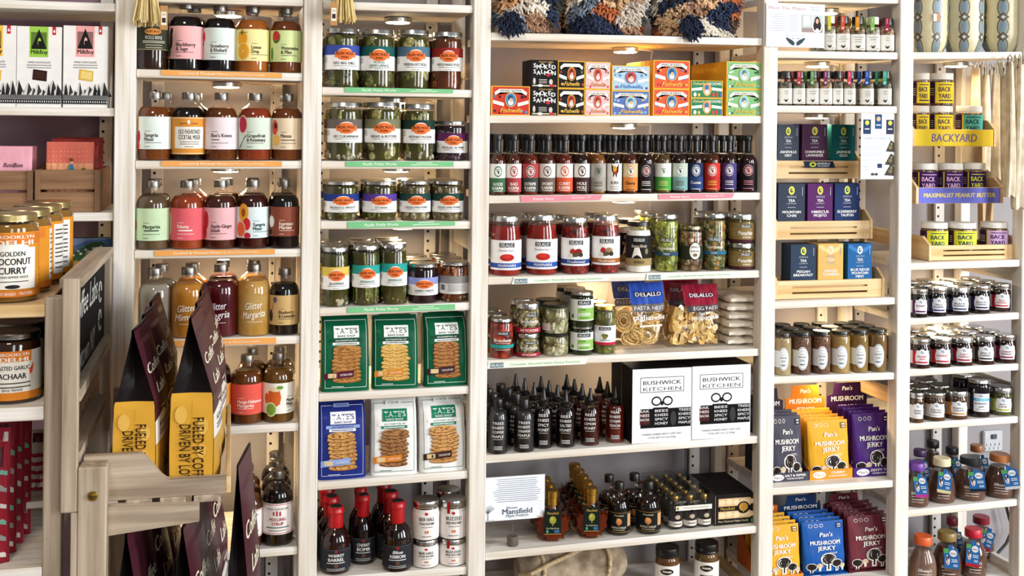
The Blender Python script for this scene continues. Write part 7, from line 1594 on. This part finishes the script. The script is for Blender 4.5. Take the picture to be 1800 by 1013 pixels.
# curry jars
CUR = liquid('a8782c', '8f6220')
cl_ = (.07, .80, [('R', -1.9, 0, 1.9, 1, 'e0922c'), ('R', 1.0, .1, 1.62, .95, 'efece6')] + bars(1.06, 1.5, [.85, .78, .71, .6, .53, .46, .39, .28, .2], '5a5650', .025) + [ ('E', -.8, .55, .4, .4, 'f2ba40'), ('E', -.95, .75, .12, .12, '1d1a16'), ('G', [(-.95, .3), (-.7, .6), (-.6, .3), (-.75, .1)], '2a2420'), ('R', -.65, .12, .82, .76, 'f2efe6'), ('E', .08, .76, .6, .07, 'f2efe6'), ('R', -.6, .82, .95, .98, 'd97a2a'), ('T', 'BROOKLYN', .15, .93, .05, 'f2ede2', {'w': 1.45, 'b': .04}), ('T', 'DELHI', .15, .84, .075, 'f2ede2', {'w': 1.35, 'b': .06}),
    ('T', 'GOLDEN', .08, .67, .07, '22242a', {'w': .85, 'b': .03}), ('T', 'COCONUT', .08, .55, .10, '22242a', {'w': 1.3, 'b': .04}), ('T', 'CURRY', .08, .41, .10, '22242a', {'w': .95, 'b': .04}), ('T', 'INDIAN SIMMER SAUCE', .08, .31, .035, '22242a', {'w': 1.1})] + bars(-.4, .6, [.24], '4a4a4a', .012) + [('E', .08, .16, .25, .03, '2a2a2a'), ('R', -1.1, 0, 1.1, .1, 'd97a2a'), ('T', 'PLANT-BASED · PROTEIN', .1, .05, .045, 'f2ede2', {'w': 1.4, 'b': .02})])
def ujar(xl, xr, yt, yb, z, kind, cont, lab, label, cap, n, name, step=.092, dx=0):
    """jar whose silhouette is given in photo pixels, on a shelf of the unit"""
    Y = YU + .06
    for _ in range(4):
        D = ray((xl + xr) / 2, yb); r = (xr - xl) / F * (Y + 2.5) / D[1] / 2; Y = YU + .02 + r
    P = un((xl + xr) / 2, yt, Y + r * .8); h = un((xl + xr) / 2, yt, Y + r * .8)[2] - z; X = P[0]
    t = thing(name, label, 'jar', (X, Y, z + .0003), atan2(-X, 2.5 + Y), 'curry and chutney jars')
    mb = MB(); cp = [(max(0, q * .955), max(w_, .012)) for q, w_ in BODY[kind] if w_ < .88] + [(interp(BODY[kind], .86) * .9, .885)]
    mb.lathe([(q * r, w_ * h) for q, w_ in cp], cont); mb.obj('contents', t)
    mb = MB(); mb.lathe([(q * r, w_ * h) for q, w_ in BODY[kind]], glass(), 36, caps=False); mb.obj('glass_body', t)
    mb = MB(); mb.lathe([(q * r, w_ * h) for q, w_ in CAP[kind]], cap, 36); mb.obj('lid', t)
    mb = MB(); draw(mb, cyl(r, lab[0] * h, lab[1] * h), lab[2]); mb.obj('label', t)
    for k in range(n): copy_thing(t, (X + dx * (k + 1), Y + step * (k + 1), z + .0003), 'jar %s behind the ' % ['directly', 'second', 'third', 'fourth'][k] + label, atan2(-X, 2.5 + Y + step * (k + 1)) - .45 * (k + 1))
ujar(-20, 72, 372, 533, z1, 'jar', CUR, cl_, 'large yellow curry jar with gold lid at the left edge', metal('c2ad78', .3), 3, 'curry_jar', .095, .006)
ach = (.06, .76, [('R', -1.1, 0, 1.1, 1, 'ece7da'), ('R', -1.1, 0, 1.1, .16, 'd9832c'), ('R', -.5, .78, .62, 1, 'd97a2a'), ('T', 'BROOKLYN', .06, .93, .06, 'f2ede2', {'w': 1.05, 'b': .03}), ('T', 'DELHI', .06, .83, .08, 'f2ede2', {'w': .95, 'b': .06}), ('T', 'ROASTED GARLIC', -.05, .66, .08, '22242a', {'w': 1.3, 'b': .03}), ('T', 'ACHAAR', .0, .49, .11, '22242a', {'w': .95, 'b': .04}), ('G', [(.55, .6), (.7, .75), (.66, .55), (.58, .5)], 'd9502a')] + bars(-.6, .6, [.35, .27], '5a544c', .025) + [('T', 'Spicy Savory', 0, .22, .05, '3a342c', {'w': .7, 's': .3})])
ujar(-18, 77, 574, 686, z2 + .0, 'jar', liquid('4a2a14', '33190a'), ach, 'dark garlic chutney jar with silver lid at the left edge', metal('a8a49c', .25), 2, 'chutney_jar', .095)
# red pouches and a striped sweet bag low on the unit
def twirl(): return [('R', -.9, .9, .9, .97, 'c9bdb0'), ('R', -.7, .72, .7, .86, '4a1a22')] + [('G', [(-.9, .05 + k * .12), (.1, .12 + k * .12), (.9, .05 + k * .12), (.9, .08 + k * .12), (.1, .15 + k * .12), (-.9, .08 + k * .12)], ['c9c2bb', '8a8a84', '6aa08a'][k % 3]) for k in range(6)]
for k in range(4):
    a, b = U(-60 + k * 12, 900, YU + .03 + k * .04), U(16 + k * 12, 900, YU + .03 + k * .04)
    h = un(10, 708, YU + .04 + k * .04)[2] - z3 - (.0 if k else .04)
    pouch((a[0] + b[0]) / 2, YU + .035 + k * .042, z3 + .0005, b[0] - a[0], h, '8a1f2c', 'dark red sweet pouch low at the left edge, %s' % ['front one', 'second from front', 'third from front', 'rearmost'][k], twirl(), t=.03, group='dark red sweet pouches', lean=.005)
a, b = U(54, 855, YU + .22), U(79, 855, YU + .22)
pouch((a[0] + b[0]) / 2, YU + .22, U(66, 860, YU + .22)[2], b[0] - a[0], U(66, 757, YU + .22)[2] - U(66, 860, YU + .22)[2], 'd9c8b8', 'small striped sweet bag beside the grey post', [('R', -1, k * .14, 1, k * .14 + .06, 'b0303c') for k in range(5)] + [('R', -.8, .8, .8, .95, '6a2a3a')], t=.02, group=None, name='striped_bag')
zz = U(66, 860, YU + .22)[2]
mb = MB(); mb.box(xa - .42, xa - .0005, .15, .4, zz - .012, zz - .0003, wwood('x'), .001); mb.obj('shelf', unit)

# ------------------------------------------------------------------ crate of coffee bags hung on the unit's side
XC0, XC1 = U(140, 830, YU - .03)[0], U(397, 850, YU)[0]
zb0, zb1 = U(250, 884, YU)[2], U(380, 846, YU)[2]
crate_ = thing('slatted_crate', 'grey slatted crate with curved end board hung on the display unit', 'crate', (XC0, YU, zb0))
L = XC1 - XC0; hF = zb1 - zb0; hT = U(160, 809, YU)[2] - zb0
pts = [(0, 0), (L, 0), (L, hF)] + [(L * (.62 - .0), hF * 1.02)]
for k in range(9):
    f = k / 8; pts.append((L * (.60 - .22 * f), hF * 1.02 + (hT - hF * 1.02) * (3 * f * f - 2 * f ** 3)))
pts += [(.0, hT)]
px0 = max(0, x1 + ux - XC0)
mb = MB(); mb.prism(pts, .0205, .036, gwood('x')); mb.obj('end_board', crate_)
mb = MB(); mb.box(L, L + .008, .0205, .52, 0.0, hF, pine('y'), .001)
mb.obj('side_board', crate_)
for k in range(4):
    w0 = .012 + k * (L - .01) / 4
    mb = MB(); mb.box(w0, w0 + (L - .01) / 4 * .76, .018, .52, -.012, -.0004, gwood('y'), .001); mb.obj('floor_slat', crate_)
mb = MB(); mb.box(0, L, .505, .52, 0, hT, gwood('x'), .001); mb.obj('end_board', crate_)
MARO = '4a222a'
def coffee_bag(X, Y, z, w_, d, h, label, rz=0, tilt=0, lower=False):
    """gusset bag whose printed front faces right; the narrow gusset faces the camera"""
    t = thing('coffee_bag', label, 'coffee bag', (X, Y, z), rz, 'bags of coffee')
    YEL, DARK = foil('dca63c'), foil('171112')
    rnd = random.Random(label)
    ph = rnd.uniform(0, 6)
    def prof(v):                                        # half thickness factor, seam offset, gusset fold depth
        th = 1 + .05 * sin(min(1, v / .5) * pi) if v < .55 else max(.045, 1 - ((v - .55) / .45) ** .92)
        sh_ = tilt * .55 * max(0, (v - .6) / .4) ** 1.3
        return th, sh_, (.0 if v < .5 else .034 * ((v - .5) / .5))
    N = 30; vs, lowf, upf = [], [], []
    hy = w_ / 2
    def ring(v):
        th, so, gf = prof(v); hx = d / 2 * th; x_ = d * so; wob = .0018 * sin(14 * v + ph)
        r = []
        for sx, sy in ((-1, -1), (-.5, -1), (0, -1), (.5, -1), (1, -1), (1, -.5), (1, 0), (1, .5), (1, 1), (.5, 1), (0, 1), (-.5, 1), (-1, 1), (-1, .5), (-1, 0), (-1, -.5)):
            y = sy * hy
            if abs(sy) == 1: y -= sy * gf * (1 - abs(sx)) ** .8
            x = x_ + sx * hx + (.004 * (1 - sy * sy) * sx if abs(sx) == 1 else 0) * (1 if v < .9 else .2)
            r.append((x + wob * (1 - abs(sx)), y, v * h))
        return r
    m = 16
    for i in range(N + 1): vs += ring(i / N)
    for i in range(N):
        for k in range(m):
            k2 = (k + 1) % m; (lowf if i / N < .545 else upf).append((i * m + k, i * m + k2, (i + 1) * m + k2, (i + 1) * m + k))
    mb = MB()
    mb.add(vs, lowf + [tuple(range(m - 1, -1, -1))], YEL if not lower else foil('7a5a2a'), True)
    mb.add(vs, upf + [tuple(N * m + k for k in range(m))], DARK, True)
    mb.obj('bag', t)
    def fr(a, zz, l):
        v = min(1, zz / h); th, so, gf = prof(v)
        return (d * so + d / 2 * th + .004 * (1 - (a / hy) ** 2) * (1 if v < .9 else .2) + l, a, zz)
    S = Surf(fr, hy, 0, h, None, w_ / 14, h / 40, 8e-5, 1e-3, 3e-4)
    mb = MB(); draw(mb, S, [('R', -1, .50, 1, .995, MARO), ('R', -1, .3, 1, .50, 'ece7df'), ('R', -1, .0, 1, .3, 'c99a3a'), ('G', [(-.95, .02), (-.2, .2), (.5, .05), (.9, .25), (.95, .02)], '6a4a1c'), ('G', [(-1, .44), (-.3, .49), (.4, .43), (1, .48), (1, .52), (-1, .52)], MARO),
        ('T', 'Coffee', -.05, .75, .06, 'f4ead0', {'w': 1.5, 's': .2, 'b': .05}), ('T', 'Labs', .05, .62, .06, 'f4ead0', {'w': 1.1, 's': .2, 'b': .05}), ('T', 'ROASTERS', 0, .40, .03, '3a2a24', {'w': 1.2, 'b': .02})] + bars(-.6, .6, [.36, .34], '5a4a44', .008), foil); mb.obj('printed_front', t)
    if not lower:
        mb = MB(); S2 = Surf(lambda a, zz, l: (a, -hy - l - .0008 + prof(zz / h)[2], zz), d / 2, 0, h * .52, None, d / 8, .02, 6e-5, 8e-4, 3e-4)
        draw(mb, S2, [('R', .02, .0, .035, 1, 'c08a26'), ('E', .55, .72, .26, .09, 'e6b95a'), ('E', .5, .45, .22, .075, 'e6b95a'), ('E', -.5, .85, .3, .1, 'e6b95a'), ('T', 'FUELED BY COFFEE', .34, .45, .115, '3a2418', {'r': -90, 'w': 3.3, 'b': .06}), ('T', 'DRIVEN BY LOVE', -.3, .42, .115, '3a2418', {'r': -90, 'w': 2.9, 'b': .06})], foil)
        mb.obj('printed_gusset', t)
    return t
zf = zb0 + .0006
for i, (ul, ur, vt, Yb, lb) in enumerate(((186, 272, 578, YU + .04, 'front coffee bag at left in the crate'), (286, 374, 556, YU + .04, 'front coffee bag at right in the crate'))):
    wB = .14; Yc = Yb + wB / 2
    a, b = U(ul, 760, Yb), U(ur, 760, Yb); d = (b[0] - a[0]) * .84; X = (a[0] + b[0]) / 2
    h = un((ul + ur) / 2, vt, Yc - .05)[2] - zf
    t = coffee_bag(X + .012, Yc, zf, wB, d, h, lb, tilt=-.12, rz=-.09)
    for k in range(2):
        copy_thing(t, (X + .018, Yc + (k + 1) * .15, zf), 'coffee bag %s the ' % ['behind', 'second behind'][k] + lb, -.1 + .05 * k)
# lower row of bags under the crate
zlow = .40
mb = MB(); mb.box(x1 + ux + .002 - XC1 + .01, .085, .022, .52, zlow - .02, zlow - .0005, gwood('x'), .002); o = mb.obj('lower_rack_board', None, (XC1 - .01, YU, 0)); tag(o, 'weathered board carrying the lower coffee bags', 'shelf')
for ul, ur, vt, Yb, lb in ((190, 282, 915, YU + .06, 'dark coffee bag under the crate, left'), (290, 380, 905, YU + .06, 'dark coffee bag under the crate, middle'), (398, 446, 800, YU + .10, 'maroon coffee bag standing right of the crate')):
    wB = .15; a, b = U(ul, 960, Yb), U(ur, 960, Yb); d = min(.058, (b[0] - a[0])); X = (a[0] + b[0]) / 2
    h = un((ul + ur) / 2, vt, Yb + wB / 2)[2] - zlow
    if 'right of' in lb: d = .038; X = XC1 + .014 + d / 2
    rt = 'right of' in lb
    t = coffee_bag(X, Yb + wB / 2 + .01, zlow, wB, d, h, lb, tilt=-.1, lower=True, rz=-.16)
    for k in range(0 if rt else 2): copy_thing(t, (X + .01 * (k + 1), Yb + wB / 2 + .01 + .155 * (k + 1), zlow), 'coffee bag %s the ' % ['behind', 'second behind'][k] + lb, -.1).scale = (1.12, 1, 1.05)
